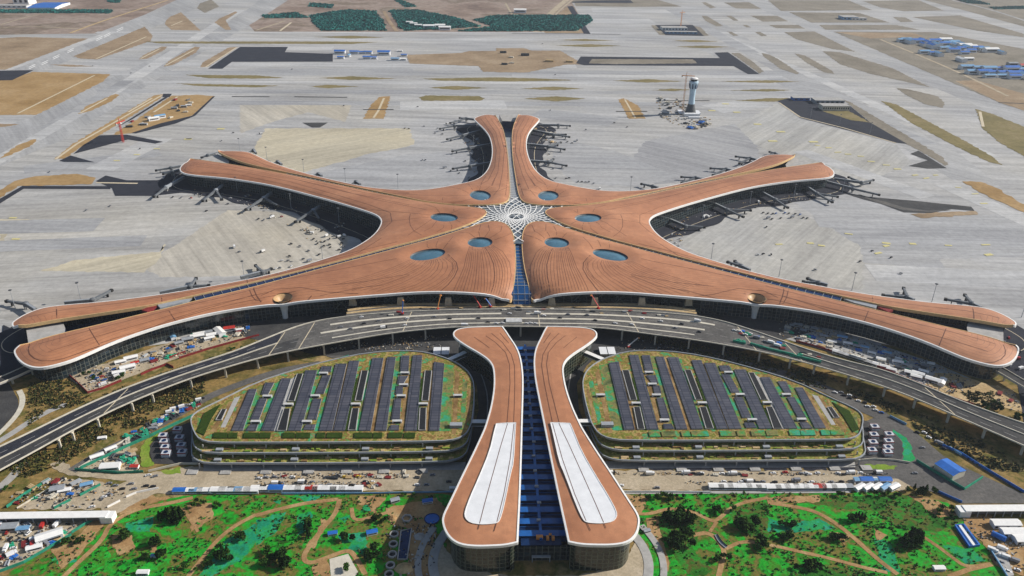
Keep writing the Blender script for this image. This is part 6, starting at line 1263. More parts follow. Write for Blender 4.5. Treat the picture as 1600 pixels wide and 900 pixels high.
stacks(ZF([(300, 200), (480, 240), (560, 330), (560, 480), (480, 540), (480, 380)]), 7, 'under the left side of the far arm', 'stacks at the far arm', 42, ['dark scaffold', 'timber', 'grey pipe'], None, (1, 1.8), 7)

# ---- hoardings and walls
def hoard(fn, pts, m, label, h=2.6, z=-.3, cat='hoarding', name='site_hoarding'):
    o = MB().rail(dense(fn(pts), 6), .45, z, h, 0).build(name, [M[m]]); tag(o, label, cat, name.replace('_', ' ')+'s'); return o
hoard(lambda p: G(p), [(126, 733), (165, 715), (200, 698), (240, 680), (320, 642), (400, 610), (470, 582), (545, 558)], 'teal', 'long teal hoarding along the works strip behind the left car park', 3.2)
hoard(ZL, [(440, 280), (560, 288), (700, 300), (840, 292)], 'teal', 'teal hoarding closing the bottom of the triangular yard')
hoard(ZL, [(470, 432), (590, 368)], 'teal', 'teal hoarding crossing the fenced yard left of the garden'); hoard(ZL, [(318, 508), (415, 458)], 'teal', 'short teal hoarding just above the left covered walkway')
hoard(ZL, [(40, 500), (150, 420), (290, 338)], 'teal', 'teal hoarding on the grass bank left of the fenced yard'); hoard(ZL, [(-20, 885), (140, 825), (260, 755), (420, 660)], 'teal', 'teal hoarding along the garden at the lower left corner')
hoard(ZL, [(420, 650), (480, 612), (550, 572)], 'teal', 'short teal hoarding beside the white end of the left covered walkway')
hoard(ZL, [(100, 505), (240, 420), (390, 330)], 'cream_conc', 'pale low wall on the left edge of the fenced yard', 1.6, cat='wall', name='yard_wall'); hoard(ZL, [(460, 270), (590, 190), (760, 90)], 'cream_conc', 'pale low wall along the triangular yard', 1.8, cat='wall', name='yard_wall')
hoard(ZL, [(740, 440), (800, 415), (930, 388)], 'white', 'white curved barrier at the bend of the dirt road', 2.0, cat='wall', name='yard_wall'); hoard(ZL, [(630, 500), (705, 462)], 'white', 'short white barrier above the end of the left covered walkway', 2.0, cat='wall', name='yard_wall')
hoard(ZL, [(870, 290), (960, 268), (1060, 245), (1160, 245)], 'cream_conc', 'pale curved parapet below the left service court', 2.2, cat='wall', name='yard_wall'); hoard(ZR, [(510, 228), (620, 218), (740, 225), (830, 240)], 'cream_conc', 'pale curved parapet below the right service court', 2.2, cat='wall', name='yard_wall')
hoard(ZM, [(150, 420), (600, 418), (1185, 408)], 'paleblue', 'low blue-white fence along the garden before the left car park', 1.6, cat='fence', name='garden_fence'); hoard(ZN, [(640, 408), (900, 408), (1165, 410)], 'white', 'low white fence along the garden before the right car park', 1.6, cat='fence', name='garden_fence')
hoard(ZR, [(868, 228), (960, 285), (1060, 345), (1148, 396)], 'teal', 'teal hoarding on the left of the blue gate warehouse', 3); hoard(ZR, [(1148, 396), (1255, 328)], 'netgreen', 'bright green hoarding in front of the blue gate warehouse', 3)
hoard(ZR, [(1000, 128), (1130, 185), (1250, 262), (1380, 340), (1500, 412)], 'blue', 'long blue hoarding on the verge below the right viaduct', 2.6); hoard(ZR, [(985, 405), (1060, 440), (1135, 472)], 'blue', 'short blue hoarding above the right covered walkway')
hoard(ZB, [(450, 455), (580, 520)], 'paleblue', 'pale blue hoarding behind the right car park, midway along the road', 2.4); hoard(ZB, [(915, 700), (1010, 760)], 'paleblue', 'pale blue hoarding across the road from the gate warehouse', 2.4)
hoard(Z1, [(400, 522), (480, 590), (550, 658), (640, 632), (760, 582)], 'maroon', 'maroon hoarding round the lower end of the left yard'); hoard(Z1, [(880, 545), (960, 510), (1045, 480), (1085, 500)], 'maroon', 'short maroon hoarding beside the lime bush in the left yard')
hoard(Z1, [(1060, 440), (1160, 402)], 'maroon', 'maroon hoarding stub in the middle of the left yard'); hoard(Z1, [(1120, 442), (1300, 385), (1460, 340), (1620, 298)], 'maroon', 'long maroon hoarding between the left yard and the viaduct')
hoard(Z4, [(150, 325), (250, 352), (360, 385)], 'maroon', 'maroon hoarding at the upper end of the right yard'); hoard(Z4, [(580, 458), (740, 525), (890, 585)], 'maroon', 'long maroon hoarding between the right yard and the viaduct'); hoard(Z4, [(985, 628), (1110, 670)], 'maroon', 'maroon hoarding beside the sandy ground near the right viaduct')
for pts, lab in [([(1145, 534), (1165, 538)], 'green hoarding on the elevated road, left end of the works'), ([(1172, 538), (1200, 546), (1240, 555)], 'green hoarding along the rear lane of the works on the elevated road'), ([(1240, 556), (1283, 566)], 'green hoarding at the right end of the works on the elevated road')]:
    p3 = [tuple(at(u, v, 13.3)) for u, v in pts]; p3 = [(a, c, dz_((a, c))) for a, c, _ in p3]; o = MB().rail(dense(p3, 6), 1.2, None, 2.4).build('site_hoarding', [M['teal']]); tag(o, lab, 'hoarding', 'site hoardings')

# ---- covered walkways at the two lower corners
for pts, lab in [([(-40, 806), (168, 803)], 'long white-roofed covered walkway at the lower left, over the yard'), ([(1506, 794), (1640, 793)], 'white-roofed covered walkway at the lower right corner, beside the grey yard')]:
    A, B = at(*pts[0], 6), at(*pts[1], 6); t = thing('covered_walkway', lab, 'walkway', (A[0], A[1], 0)); o = np.array([A[0], A[1], 0])
    d = B-A; L = np.linalg.norm(d[:2]); r = math.atan2(d[1], d[0]); c = (A+B)/2-o
    MB().box((c[0], c[1], 5.5), (L, 7.5, .6), r, 0).build('roof', [M['white']], t); MB().box((c[0], c[1], 2.2), (L-1, 6.0, 3.3), r, 0).build('side_wall', [M['steel']], t)
    e = (B if pts[0][0] < 0 else A)-o; MB().box((e[0], e[1], -.3), (9, 8.2, 5.8), r, 0).build('end_wall', [M['white']], t)
    for k in np.linspace(.05, .95, 10): q = (A-o)+(B-A)*k; MB().box((q[0], q[1]-3.4, -.4), (.6, .6, 5.9), r, 0).build('post', [M['grey']], t)

# ---- gate warehouse and neighbours at the right
def bigshed(fn, c4, h, rise, roofm, wallm, name, lab, cat, z=5):
    q = [np.array(p) for p in fn(c4)]; c = sum(q)/4; d = (q[1]-q[0]+q[2]-q[3])/2; e = (q[3]-q[0]+q[2]-q[1])/2; r = math.atan2(d[1], d[0])
    t = thing(name, lab, cat, (c[0], c[1], 0), r); w, dp = np.linalg.norm(d), np.linalg.norm(e)
    b = MB().gable((0, 0, -.3), (w, dp, h+.3), rise, 0, 0, 1, .4); wl = MB(); wl.v, wl.f, wl.m, wl.uv = b.v[:10], b.f[:4], [0]*4, b.uv[:4]; wl.build('wall', [M[wallm]], t)
    rf = MB(); rf.add(b.v[10:], [[i-10 for i in f] for f in b.f[4:]], 0); rf.build('roof', [M[roofm]], t)
    for x in np.linspace(-w/2+2, w/2-2, max(2, int(w/7))): MB().box((x, -dp/2-.06, .8), (2.2, .12, 1.8)).build('window', [M['darkroom']], t)
    return t
ZRz = lambda p: Z(1200, 660, 3.75, p, 6)
bigshed(ZRz, [(1090, 320), (985, 240), (1045, 212), (1155, 275)], 6, 1.5, 'blue', 'cream_conc', 'gate_warehouse', 'bright blue-roofed warehouse on the grey yard at the right', 'warehouse')
bigshed(ZRz, [(1325, 590), (1490, 590), (1470, 555), (1315, 555)], 4, 1, 'white', 'panel', 'long_shed', 'white long shed just below the right covered walkway', 'shed'); bigshed(ZRz, [(1385, 640), (1530, 640), (1515, 605), (1370, 605)], 4, 1, 'white', 'panel', 'long_shed', 'white long shed, second below the right covered walkway', 'shed'); bigshed(ZRz, [(1460, 685), (1580, 685), (1560, 645), (1445, 645)], 4, 1, 'white', 'panel', 'long_shed', 'white long shed at the right edge, lowest of three', 'shed')
def gp(fn, p): return fn([p])[0]
x, y = gp(ZRz, (1360, 645)); t = thing('water_tank', 'blue lying tank between the two white long sheds at the right', 'tank', (x, y, 0), -.8); MB().tube((-5, 0, 2.2), (5, 0, 2.2), 2.2, 2.2, 14).build('drum', [M['blue']], t); MB().box((-3, 0, -.3), (.6, 3, 1)).build('cradle', [M['grey']], t); MB().box((3, 0, -.3), (.6, 3, 1)).build('cradle', [M['grey']], t)
q = ZR([(1095, 610), (1145, 605), (1235, 725), (1180, 735)]); t = thing('blue_basin', 'blue-walled oblong basin on the bare slope at the lower right', 'basin', (*q[0], 0)); c0 = np.array(q[0]); q0 = [tuple(np.array(p)-c0) for p in q]; MB().rail([*q0, q0[0]], 1.2, -.3, 2.2).build('rim', [M['blue']], t); MB().sheet(q0, .25).build('water', [M['paleblue']], t); MB().beam(((q0[0][0]+q0[1][0])/2, (q0[0][1]+q0[1][1])/2, .8), ((q0[2][0]+q0[3][0])/2, (q0[2][1]+q0[3][1])/2, .8), 2.2, 1.4).build('baffle', [M['white']], t)
q = ZR([(1290, 735), (1375, 725), (1440, 900), (1400, 910)]); t = thing('loading_dock', 'pale concrete loading dock at the lower right corner', 'dock', (*q[0], 0)); c0 = np.array(q[0]); q0 = [tuple(np.array(p)-c0) for p in q]; MB().prism(q0, -.4, .9).build('slab', [M['concrete']], t); MB().rail([q0[0], q0[3]], .8, .9, 1.2).build('parapet', [M['paleblue']], t)
# ---- far buildings
def block(fn, c, w, d, h, m, lab, n=4, z=0):
    x, y = gp(fn, c); t = thing('far_building', lab, 'building', (x, y, -.4)); MB().box((0, 0, 0), (w, d, h)).build('wall', [M[m]], t); MB().box((0, 0, h), (w+1, d+1, .8)).build('roof', [M['concrete']], t)
    for k in range(n): MB().box(((k+.5)/n*w-w/2, -d/2-.1, h*.35), (w/n*.5, .3, h*.4)).build('window', [M['darkroom']], t)
block(T3, (1010, 185), 90, 40, 9, 'white', 'white block on the dark plot in the middle distance, larger of the pair', 8); block(T3, (1055, 208), 110, 18, 6, 'paleblue', 'low pale blue block in front of the white block, middle distance', 8)
block(T4, (410, 682), 62, 26, 10, 'cream_conc', 'cream building with a row of dark windows on the dark depot plot', 12); block(T4, (370, 640), 70, 30, 8, 'grey', 'grey block behind the cream depot building', 6)
block(T4, (200, 622), 40, 20, 6, 'blue', 'deep blue building at the left end of the dark depot plot', 3); block(T4, (500, 118), 60, 50, 10, 'paleblue', 'pale blue block standing alone on the far dry field', 4); block(T4, (560, 122), 60, 30, 7, 'white', 'white block beside the pale blue one on the far field', 4)
bigshed(lambda p: Z(0, 0, 4, p, 8), [(200, 48), (370, 48), (410, 15), (240, 15)], 8, 4, 'blue', 'panel', 'far_hall', 'big blue-roofed hall among fields at the top left', 'hall'); block(TL, (158, 24), 60, 60, 26, 'white', 'white silo-like block at the top left, beside the blue hall', 3); block(TL, (60, 44), 150, 40, 8, 'panel', 'long pale hall at the top left edge', 8)

# ---- control tower, cranes, lifts
x, y = at(1078.5, 177, 0)[:2]; t = thing('control_tower', 'slender white flared control tower on its building site behind the right arm', 'control tower', (x, y, -.4))
MB().lathe([(13, 0), (12, 4), (8.5, 16), (7.2, 22)], (0, 0, 0), 20, 0).build('base', [M['steel']], t)
M['towerblue'] = flat('tower_cladding', (.42, .56, .66), .45, .12, .1)
sh_ = MB().lathe([(7.2, 22), (6.2, 34), (6.4, 48), (7.4, 58), (9.4, 66), (10.2, 70), (10.0, 71.5), (7, 72.2)], (0, 0, 0), 20, 0).build('shaft', [M['towerblue']], t, smooth=True)
for k in range(8):
    a = 2*math.pi*(k+.5)/8; MB().beam((8.1*math.cos(a), 8.1*math.sin(a), 56), (10.1*math.cos(a), 10.1*math.sin(a), 67), 2.6, .6).build('slot_window', [M['deepblue']], sh_)
MB().lathe([(7.2, 72), (8.0, 76.5)], (0, 0, 0), 20, 0).build('cab_glass', [M['darkroom']], t); MB().lathe([(8.6, 76.5), (8.8, 77.6), (6, 79.6), (0.01, 80)], (0, 0, 0), 20, 0).build('cab_roof', [M['white']], t)
for k, (dx, dy, w, d, h) in enumerate([(-2, -22, 34, 10, 6), (-20, 4, 12, 26, 4), (16, 2, 10, 24, 4), (0, -40, 26, 7, 3)]): MB().box((dx, dy, 0), (w, d, h)).build('podium', [M['panel']], t)
def crane(u, v, h, col, lab, jib=28, rot=0.3):
    x, y = at(u, v, 0)[:2]; t = thing('tower_crane', lab, 'crane', (x, y, -.4), rot, 'tower cranes'); b = MB()
    for sx in (-1.3, 1.3):
        for sy in (-1.3, 1.3): b.beam((sx, sy, 0), (sx, sy, h), .5, .5)
    for k in range(int(h/4)):
        for sy in (-1.3, 1.3): b.beam((-1.3 if k % 2 else 1.3, sy, k*4), (1.3 if k % 2 else -1.3, sy, k*4+4), .3, .3); b.beam((sy, -1.3, k*4), (sy, 1.3, k*4+4), .3, .3)
    b.build('mast', [M[col]], t); MB().beam((-10, 0, h+.6), (jib, 0, h+.6), 1.2, 1.6).beam((0, 0, h), (0, 0, h+8), .8, .8).beam((0, 0, h+8), (jib*.7, 0, h+1.4), .25, .25).build('jib', [M[col]], t); MB().box((-9, 0, h-2), (3, 2, 2.4)).build('counterweight', [M['concrete']], t); MB().box((1.5, -1.5, h-2.4), (2, 2, 2.4)).build('operator_cab', [M['white']], t)
crane(1066, 178, 84, 'orange', 'tall orange tower crane standing left of the control tower', 18, -.2); crane(192.5, 222, 38, 'red', 'red tower crane on the dark road corner at upper left', 16, 1.3); crane(1063.5, 42, 50, 'orange', 'small far crane behind the white block in the middle distance', 14, .5)
def lift(u, v, z, ang, el, L, col, lab):
    x, y = at(u, v, z)[:2]; t = thing('boom_lift', lab, 'boom lift', (x, y, z), ang, 'boom lifts'); MB().box((0, 0, .6), (3.2, 2.4, 1.6)).build('chassis', [M['red']], t)
    b = MB()
    for q in (-1.2, 1.2):
        for w in (-1.2, 1.2): b.tube((q, w-.2, .6), (q, w+.2, .6), .6, .6, 8)
    b.build('wheels', [M['black']], t); e = (L*math.cos(el), 0, 2+L*math.sin(el)); MB().beam((-1, 0, 2.2), e, .8, .8).build('boom', [M[col]], t); MB().box((e[0]+.8, 0, e[2]-1), (1.6, 2, 1.2)).build('basket', [M['orange']], t)
lift(684, 484, 14, 1.2, 1.0, 15, 'orange', 'orange boom lift raised against the hall glass, left'); lift(750, 481, 14, 2.4, .8, 17, 'red', 'red boom lift raised against the hall glass, left of the centre'); lift(935, 483, 14, 2.3, .8, 16, 'red', 'red boom lift raised against the hall glass, right of the centre'); lift(629, 491, 14, 1.4, 1.3, 14, 'blue', 'blue boom lift raised against the hall glass, farthest left'); lift(766, 480, 14, 2.6, .9, 10, 'blue', 'small blue boom lift beside the red one at the hall')
lift(982, 543, 0, .5, .5, 14, 'white', 'red crane truck with pale boom under the right part of the viaduct')

# ---- cooling units in the two sunk courts
cu = MB().box((0, 0, -.3), (7.6, 6.4, 4.4), 0, 0).build('cooling_unit', [flat('cooling_unit_white', (.5, .52, .55), .6, .2, .3)]); cu['category'] = 'cooling unit'
k1 = MB().lathe([(1.9, 4.1), (1.9, 4.5), (1.7, 4.5), (1.7, 4.2), (0.01, 4.2)], (0, 0, 0), 16, 0).build('fan', [M['deepblue']], cu); k2 = MB().box((0, 3.3, 3.2), (8.2, .5, .9)).box((0, -3.3, 3.2), (8.2, .5, .9)).box((-3.9, 0, 1), (.4, 6.6, .6)).build('pipe_rail', [M['maroon']], cu); kids(cu, k1, k2)
for fn, L, lab in [(ZA, [(1278, 622), (1288, 668), (1296, 712), (1303, 758)], 'white cooling unit in the left row of the left court'), (ZA, [(1390, 572), (1406, 638), (1420, 698), (1428, 750)], 'white cooling unit in the right row of the left court'), (ZB, [(328, 552), (322, 615), (316, 675), (308, 735)], 'white cooling unit in the left row of the right court'), (ZB, [(442, 612), (438, 665), (434, 715), (430, 750)], 'white cooling unit in the right row of the right court')]:
    for q in L: x, y = fn([q], )[0]; place(cu, (x, y, 0), 0, lab, 'cooling units', scale=.95)
for fl in (1, -1):
    x, y = at(297, 725, 0)[:2]
    t = MB().box((fl*abs(x+4), y+22, -.3), (5, 40, 5)).build('court_wall', [M['grey']]); tag(t, 'grey wall between the sunk court and the '+('right' if fl > 0 else 'left')+' car park', 'wall', 'court walls')
    for k, (u, v) in enumerate([(683, 550), (696, 550)]):
        x, y = at(u, v, 2)[:2]; b = MB().box((-abs(x)*-1*fl if False else fl*abs(x), y, -.3), (8, 15, 4), 0, 0, 1)
        o = b.build('plant_room', [M['grey'], M['panel']]); tag(o, f"flat pale plant room by the rear corner of the {'right' if fl > 0 else 'left'} car park, {'outer' if k == 0 else 'inner'} one", 'plant room', 'plant rooms')

# ---- garden works: shafts, basin, pads
for u, v, r, lab in [(636, 811, 4.4, 'hexagonal pale shaft ring on the dirt near the blue pool')]:
    x, y = at(u, v, 0)[:2]; t = thing('shaft_ring', lab, 'shaft', (x, y, -.3), 0, 'shaft rings'); MB().lathe([(r, 0), (r, 1.8), (r-1, 1.8), (r-1, .2)], (0, 0, 0), 6).build('rim', [M['concrete']], t); MB().lathe([(r-1, .2), (.01, .2)], (0, 0, 0), 6).build('pit', [M['darkroom']], t)
for k, (u, v) in enumerate([(616, 835.5), (614.5, 851), (613, 867), (610, 884), (608, 898)]):
    x, y = at(u, v, 0)[:2]; t = thing('shaft_ring', 'round shaft ring in the line beside the trench', 'shaft', (x, y, -.3), 0, 'shaft rings'); MB().lathe([(3.5, 0), (3.5, 1.6), (2.5, 1.6), (2.5, .2)], (0, 0, 0), 16).build('rim', [M['concrete']], t); MB().lathe([(2.5, .2), (.01, .2)], (0, 0, 0), 16).build('pit', [M['darkroom']], t)
x, y = at(675, 811, 0)[:2]; t = thing('round_pool', 'round bright blue pool on the dark earth near the service building', 'pool', (x, y, -.2)); MB().lathe([(6.2, 0), (6.2, .9), (5.6, .9), (5.6, .5)], (0, 0, 0), 24).build('rim', [M['deepblue']], t); MB().lathe([(5.6, .5), (.01, .5)], (0, 0, 0), 24).build('cover', [M['blue']], t)
q = ZM([(850, 640), (912, 625), (885, 805), (830, 805)]); t = thing('trench', 'dark oblong trench with pale edge between shafts and service building', 'trench', (*q[0], 0)); c0 = np.array(q[0]); q0 = [tuple(np.array(p)-c0) for p in q]; MB().sheet(q0, .3).build('floor', [M['deepblue']], t); MB().rail(q0+[q0[0]], .8, -.2, 1.4).build('kerb', [M['concrete']], t)
for c, s, lab, m in [((870, 855), 7, 'sandy spoil heap below the dark trench', 'sandy'), ((960, 670), 5, 'grey rubble heap beside the service building forecourt', 'concrete'), ((800, 560), 4, 'brown spoil heap beside the earth path', 'path')]:
    x, y = gp(ZM, c); b = MB(); n_ = 14; prof = [(1, 0), (.8, .16), (.5, .34), (.2, .45), (.01, .47)]; r_ = random.Random(int(x)); vs = [(s*p*(1+r_.uniform(-.18, .18))*math.cos(2*math.pi*k/n_), s*p*.8*(1+r_.uniform(-.18, .18))*math.sin(2*math.pi*k/n_), s*h*(1+r_.uniform(-.2, .2))) for p, h in prof for k in range(n_)]
    b.add(vs, [(j*n_+k, j*n_+(k+1) % n_, (j+1)*n_+(k+1) % n_, (j+1)*n_+k) for j in range(4) for k in range(n_)]); o = b.build('spoil_heap', [M[m]], smooth=True); o.location = (x, y, -.2); tag(o, lab, 'spoil heap')
sheds([(ZM([q])[0], r, c, s) for q, r, c, s in [((450, 655), .2, 'blue', .6), ((680, 650), .3, 'blue', .7), ((1005, 468), .2, 'blue', .7), ((815, 462), .4, 'grey', .8), ((1155, 388), 0, 'white', .5)]], 'among the garden works', 'site cabins')
sheds([(ZL([(910, 785)])[0], 0, 'pale blue', .5), (ZL([(840, 885)])[0], 0, 'white', .7), (ZN([(790, 640)])[0], .3, 'grey', .6), (ZR([(1000, 860)])[0], 0, 'white', .7)], 'alone on the green slope', 'site cabins')
t = thing('garden_footbridge', 'small curved grey footbridge over the dark hollow in the right garden', 'footbridge', (*gp(ZN, (1225, 695)), 0)); o0 = np.array(gp(ZN, (1225, 695))); pp = [tuple(np.array(q)-o0) for q in smoothpoly(ZN([(1195, 660), (1215, 700), (1255, 735)]), False)]; MB().rail(pp, 2.4, .2, .5).build('deck', [M['grey']], t); MB().rail(pp, .2, .7, 1.0, off=1.1).build('railing', [M['steel']], t)

# ---- trees
def crown_mesh(seed, h, r, nleaf, conif=False):
    q = random.Random(seed); b = MB(); lobes = [(0, 0, h*.62, r*.8)]+[(r*.55*math.cos(a), r*.55*math.sin(a), h*(.5+.22*q.random()), r*(.4+.25*q.random())) for a in [q.uniform(0, 6.28) for _ in range(5)]]
    for _ in range(nleaf):
        if conif:
            z = q.uniform(.12, 1.0); rr = r*(1.02-z)*math.sqrt(q.random())*1.1; a = q.uniform(0, 6.28); c = np.array([rr*math.cos(a), rr*math.sin(a), z*h])
        else:
            l = q.choice(lobes); v = np.array([q.gauss(0, 1) for _ in range(3)]); v /= np.linalg.norm(v)+1e-9; c = np.array(l[:3])+v*l[3]*(q.random()**.4)*np.array([1, 1, .8])
        s = q.uniform(.28, .62)*(r/2.4)**.5; u = np.array([q.gauss(0, 1) for _ in range(3)]); u /= np.linalg.norm(u); w = np.cross(u, [q.gauss(0, 1) for _ in range(3)]); w /= np.linalg.norm(w)+1e-9
        b.add([c-u*s-w*s*.6, c+u*s-w*s*.7, c+u*s*.8+w*s, c-u*s*.9+w*s*.8], [(0, 1, 2, 3)])
    return b
TREES = {}
def tree(key, name, h, r, n, leaf, conif, seed):
    t = thing(name, 'x', 'tree'); THINGS.remove(t); tr = MB().tube((0, 0, -.5), (0, 0, h*.55), .22, .12, 6)
    for a in (0.4, 2.3, 4.4): tr.tube((0, 0, h*.3), (r*.5*math.cos(a), r*.5*math.sin(a), h*.6), .1, .05, 5)
    tr = tr.build('trunk', [M['bark']], t); cr = crown_mesh(seed, h, r, n, conif).build('crown', [M[leaf]], t); kids(t, tr, cr); TREES[key] = t
tree('d1', 'round_tree', 6.0, 2.7, 230, 'leaf', False, 1); tree('d2', 'round_tree', 5.0, 2.2, 190, 'leaf', False, 2); tree('c1', 'conifer_tree', 7.5, 2.0, 210, 'leaf', True, 3); tree('g1', 'round_tree', 5.0, 2.3, 200, 'leaf_bright', False, 4); tree('g2', 'round_tree', 3.6, 1.8, 150, 'leaf_bright', False, 5)
NM = {'d': 'dark green tree', 'c': 'dark conifer', 'g': 'light green tree'}
for (u, v, ru, rv, n, kinds, s, where) in [(268, 812, 18, 8, 12, 'c1 d1 c1', 1.35, 'in the clump on the left garden crest'), (242, 851, 10, 8, 5, 'c1 d1', 1.1, 'in the small clump on the left slope'), (243, 872, 22, 5, 7, 'd1 d2', 1, 'low on the left slope'), (192, 840, 10, 8, 6, 'd1 d2', 1, 'in the hollow beside the left path'),
    (118, 848, 20, 5, 6, 'd2 d1', .9, 'at the edge of the lower left yard'), (325, 790, 26, 7, 8, 'd2 g1', .9, 'below the cabin row at the left'), (375, 843, 5, 4, 3, 'd1', 1, 'beside the light path fork at the left'), (350, 868, 14, 12, 9, 'd1 d2 c1', 1.25, 'on the netted slope'), (482, 826, 5, 14, 7, 'd1 c1', 1, 'in the upright row beside the teal net'),
    (545, 844, 11, 2, 3, 'd1', 1.1, 'in the trio beside the grey lane'), (592, 812, 16, 4, 6, 'd1 d2', .9, 'in the row near the shafts'), (580, 868, 9, 11, 7, 'd1', 1, 'between the teal net and the shafts'), (446, 878, 9, 13, 9, 'c1 d1', 1.35, 'in the column left of the pad'), (415, 872, 18, 14, 10, 'g1 g2 d2', 1, 'in the thicket at the bottom left'),
    (541, 890, 6, 3, 2, 'g1', .9, 'standing on the pale pad'), (308, 884, 22, 9, 8, 'd2 g1', .9, 'along the bottom edge left of the path'), (640, 775, 20, 4, 4, 'g2', .8, 'on the brown ground near the cabin row'),
    (1060, 812, 26, 12, 20, 'd1 d2 c1', 1.35, 'in the round wood inside the path loop'), (1064, 848, 22, 13, 16, 'd1 d2', 1.3, 'in the lower part of the looped wood'), (1040, 778, 44, 4, 13, 'd2 g1', .9, 'in the hedge line below the white fence'), (1130, 797, 26, 8, 9, 'd2 g1', .9, 'right of the looped wood'),
    (1172, 824, 24, 9, 12, 'd1 d2', 1.25, 'in the grove beside the curved footbridge'), (1192, 852, 18, 10, 8, 'd1 g1', 1.2, 'below the footbridge in the right garden'), (1128, 872, 12, 8, 6, 'd2 g1', .9, 'at the lower left of the right garden'), (1230, 822, 16, 4, 7, 'd1', .85, 'in the upper dotted row beside the net'), (1228, 840, 14, 4, 6, 'd1', .85, 'in the lower dotted row beside the net'),
    (1312, 842, 15, 5, 8, 'd1 d2', .9, 'between the two slanting paths'), (1337, 812, 14, 6, 9, 'c1 d1', 1.05, 'in the clump under the slanting path'), (1425, 850, 18, 14, 16, 'c1 d1 c1', 1.35, 'in the big dark clump at the right'), (1350, 775, 55, 4, 12, 'd2 g2', .9, 'in the brown hedge along the east cabins'), (1440, 770, 26, 6, 10, 'c1 d1', 1, 'beside the gate at the garden corner'),
    (1262, 888, 38, 7, 11, 'd2 d1', .9, 'along the bottom of the right garden'), (1480, 802, 18, 10, 7, 'g1 d2', .9, 'near the end of the right covered walkway'), (165, 588, 34, 8, 9, 'd2 g2', .9, 'between the left arm and the viaduct'), (1545, 640, 18, 10, 9, 'd1 d2', 1, 'in the thicket right of the right viaduct'), (1592, 652, 8, 8, 4, 'd1', 1, 'in the dark patch at the right edge'),
    (375, 545, 20, 5, 6, 'g2', .8, 'on the strip beside the maroon hoarding'), (10, 764, 14, 8, 3, 'g2', .8, 'at the left edge on the grass bank')]:
    r_ = random.Random(int(u*7+v)); kk = kinds.split()
    for i in range(n):
        a = r_.uniform(0, 6.28); q = math.sqrt(r_.random()); p = at(u+ru*q*math.cos(a), v+rv*q*math.sin(a), 0); k = kk[i % len(kk)]
        place(TREES[k], (p[0], p[1], 0), r_.uniform(0, 6.28), f'{NM[k[0]]} {where}', 'trees '+where, scale=s*r_.uniform(.75, 1.25))

# ---- masses nobody could count: far plantations, undergrowth
def tufts(name, polys, n, size, cols, seed, z=0.0, flatz=.6, dens=None, avoid=True):
    r_ = random.Random(seed); b = MB(); ar = [abs(area2(p))/2 for p in polys]; tot = sum(ar)
    for p, a in zip(polys, ar):
        A = np.array(p); x0, y0 = A.min(0); x1, y1 = A.max(0); m = int(n*a/tot); bb = (x1-x0)*(y1-y0); k = int(m*bb/max(a, 1)); Q = np.c_[[r_.uniform(x0, x1) for _ in range(k)], [r_.uniform(y0, y1) for _ in range(k)]]; Q = Q[inside(Q, p)]
        if dens:
            for pp_, hw_ in PATHS: Q = Q[segdist(Q, np.array(pp_)[:-1], np.array(pp_)[1:]) > hw_]
            for a_ in (PAD, YARD, *FORE): Q = Q[~inside(Q, a_)]
        for x, y in Q:
            if dens and r_.random() > .5+.5*math.sin(x*dens+1.3*math.sin(y*dens*1.7))*math.cos(y*dens*1.1+x*dens*.4): continue
            s = size*r_.uniform(.55, 1.35)
            for _ in range(4 if size < 3 else 5):
                c = np.array([x+r_.gauss(0, .45)*s, y+r_.gauss(0, .45)*s, z+s*flatz*r_.uniform(.25, 1)]); u = np.array([r_.gauss(0, 1), r_.gauss(0, 1), r_.gauss(0, .5)]); u *= s*.5/np.linalg.norm(u); w = np.cross(u, [r_.gauss(0, 1), r_.gauss(0, 1), r_.gauss(0, 1)]); w *= s*.45/(np.linalg.norm(w)+1e-9)
                b.add([c-u-w*.7, c+u-w, c+u*.7+w, c-u+w*.8], [(0, 1, 2, 3)], r_.randrange(len(cols)))
    return struct(b.build(name, cols), 'stuff')
M['forest_a'] = flat('hazy_plantation_dark', (.006, .10, .09), .9, .4, .05); M['forest_b'] = flat('hazy_plantation', (.010, .17, .145), .9, .4, .05)  # teal of distant haze is put into the leaf colours
M['bush_a'] = flat('bush_leaves_dark', (.016, .030, .006), .9, .4, .2); M['bush_b'] = flat('bush_leaves_olive', (.07, .07, .014), .9, .4, .2); M['bush_c'] = flat('bush_leaves_dry', (.17, .11, .035), .9, .4, .2); M['bush_g'] = flat('bush_leaves_bright', (.025, .20, .02), .9, .4, .2)
far_polys = [T2([(340, 95), (460, 75), (580, 62), (740, 70), (800, 150), (800, 190), (410, 190), (360, 140)]), T2([(835, 65), (1000, 62), (1250, 110), (1400, 165), (1200, 178), (1000, 188), (910, 175), (865, 110)]), T2([(1360, 125), (1480, 98), (1600, 95), (2080, 95), (2100, 130), (2000, 192), (1260, 195), (1480, 165)]), T2([(900, 150), (980, 188), (940, 192), (890, 170)]),
             T3([(230, 150), (380, 90), (370, 115), (270, 160), (295, 180), (235, 195)]), TL([(0, 62), (700, 62), (690, 82), (0, 80)]), T2([(350, 20), (480, 30), (470, 50), (330, 40)]), T2([(880, -10), (1000, 40), (940, 45), (870, 0)]), TL([(670, 0), (750, 0), (740, 18), (680, 14)]), T2([(40, 95), (250, 80), (330, 110), (60, 112)]), T4([(1150, -10), (1300, 5), (1400, 30), (1250, 20)]), T4([(1380, 45), (1600, 40), (1600, 55), (1420, 58)])]
tufts('far_woods', [ragged(ragged(p)) for p in far_polys], 19000, 5.5, [M['forest_a'], M['forest_b']], 3, -.5, .35)
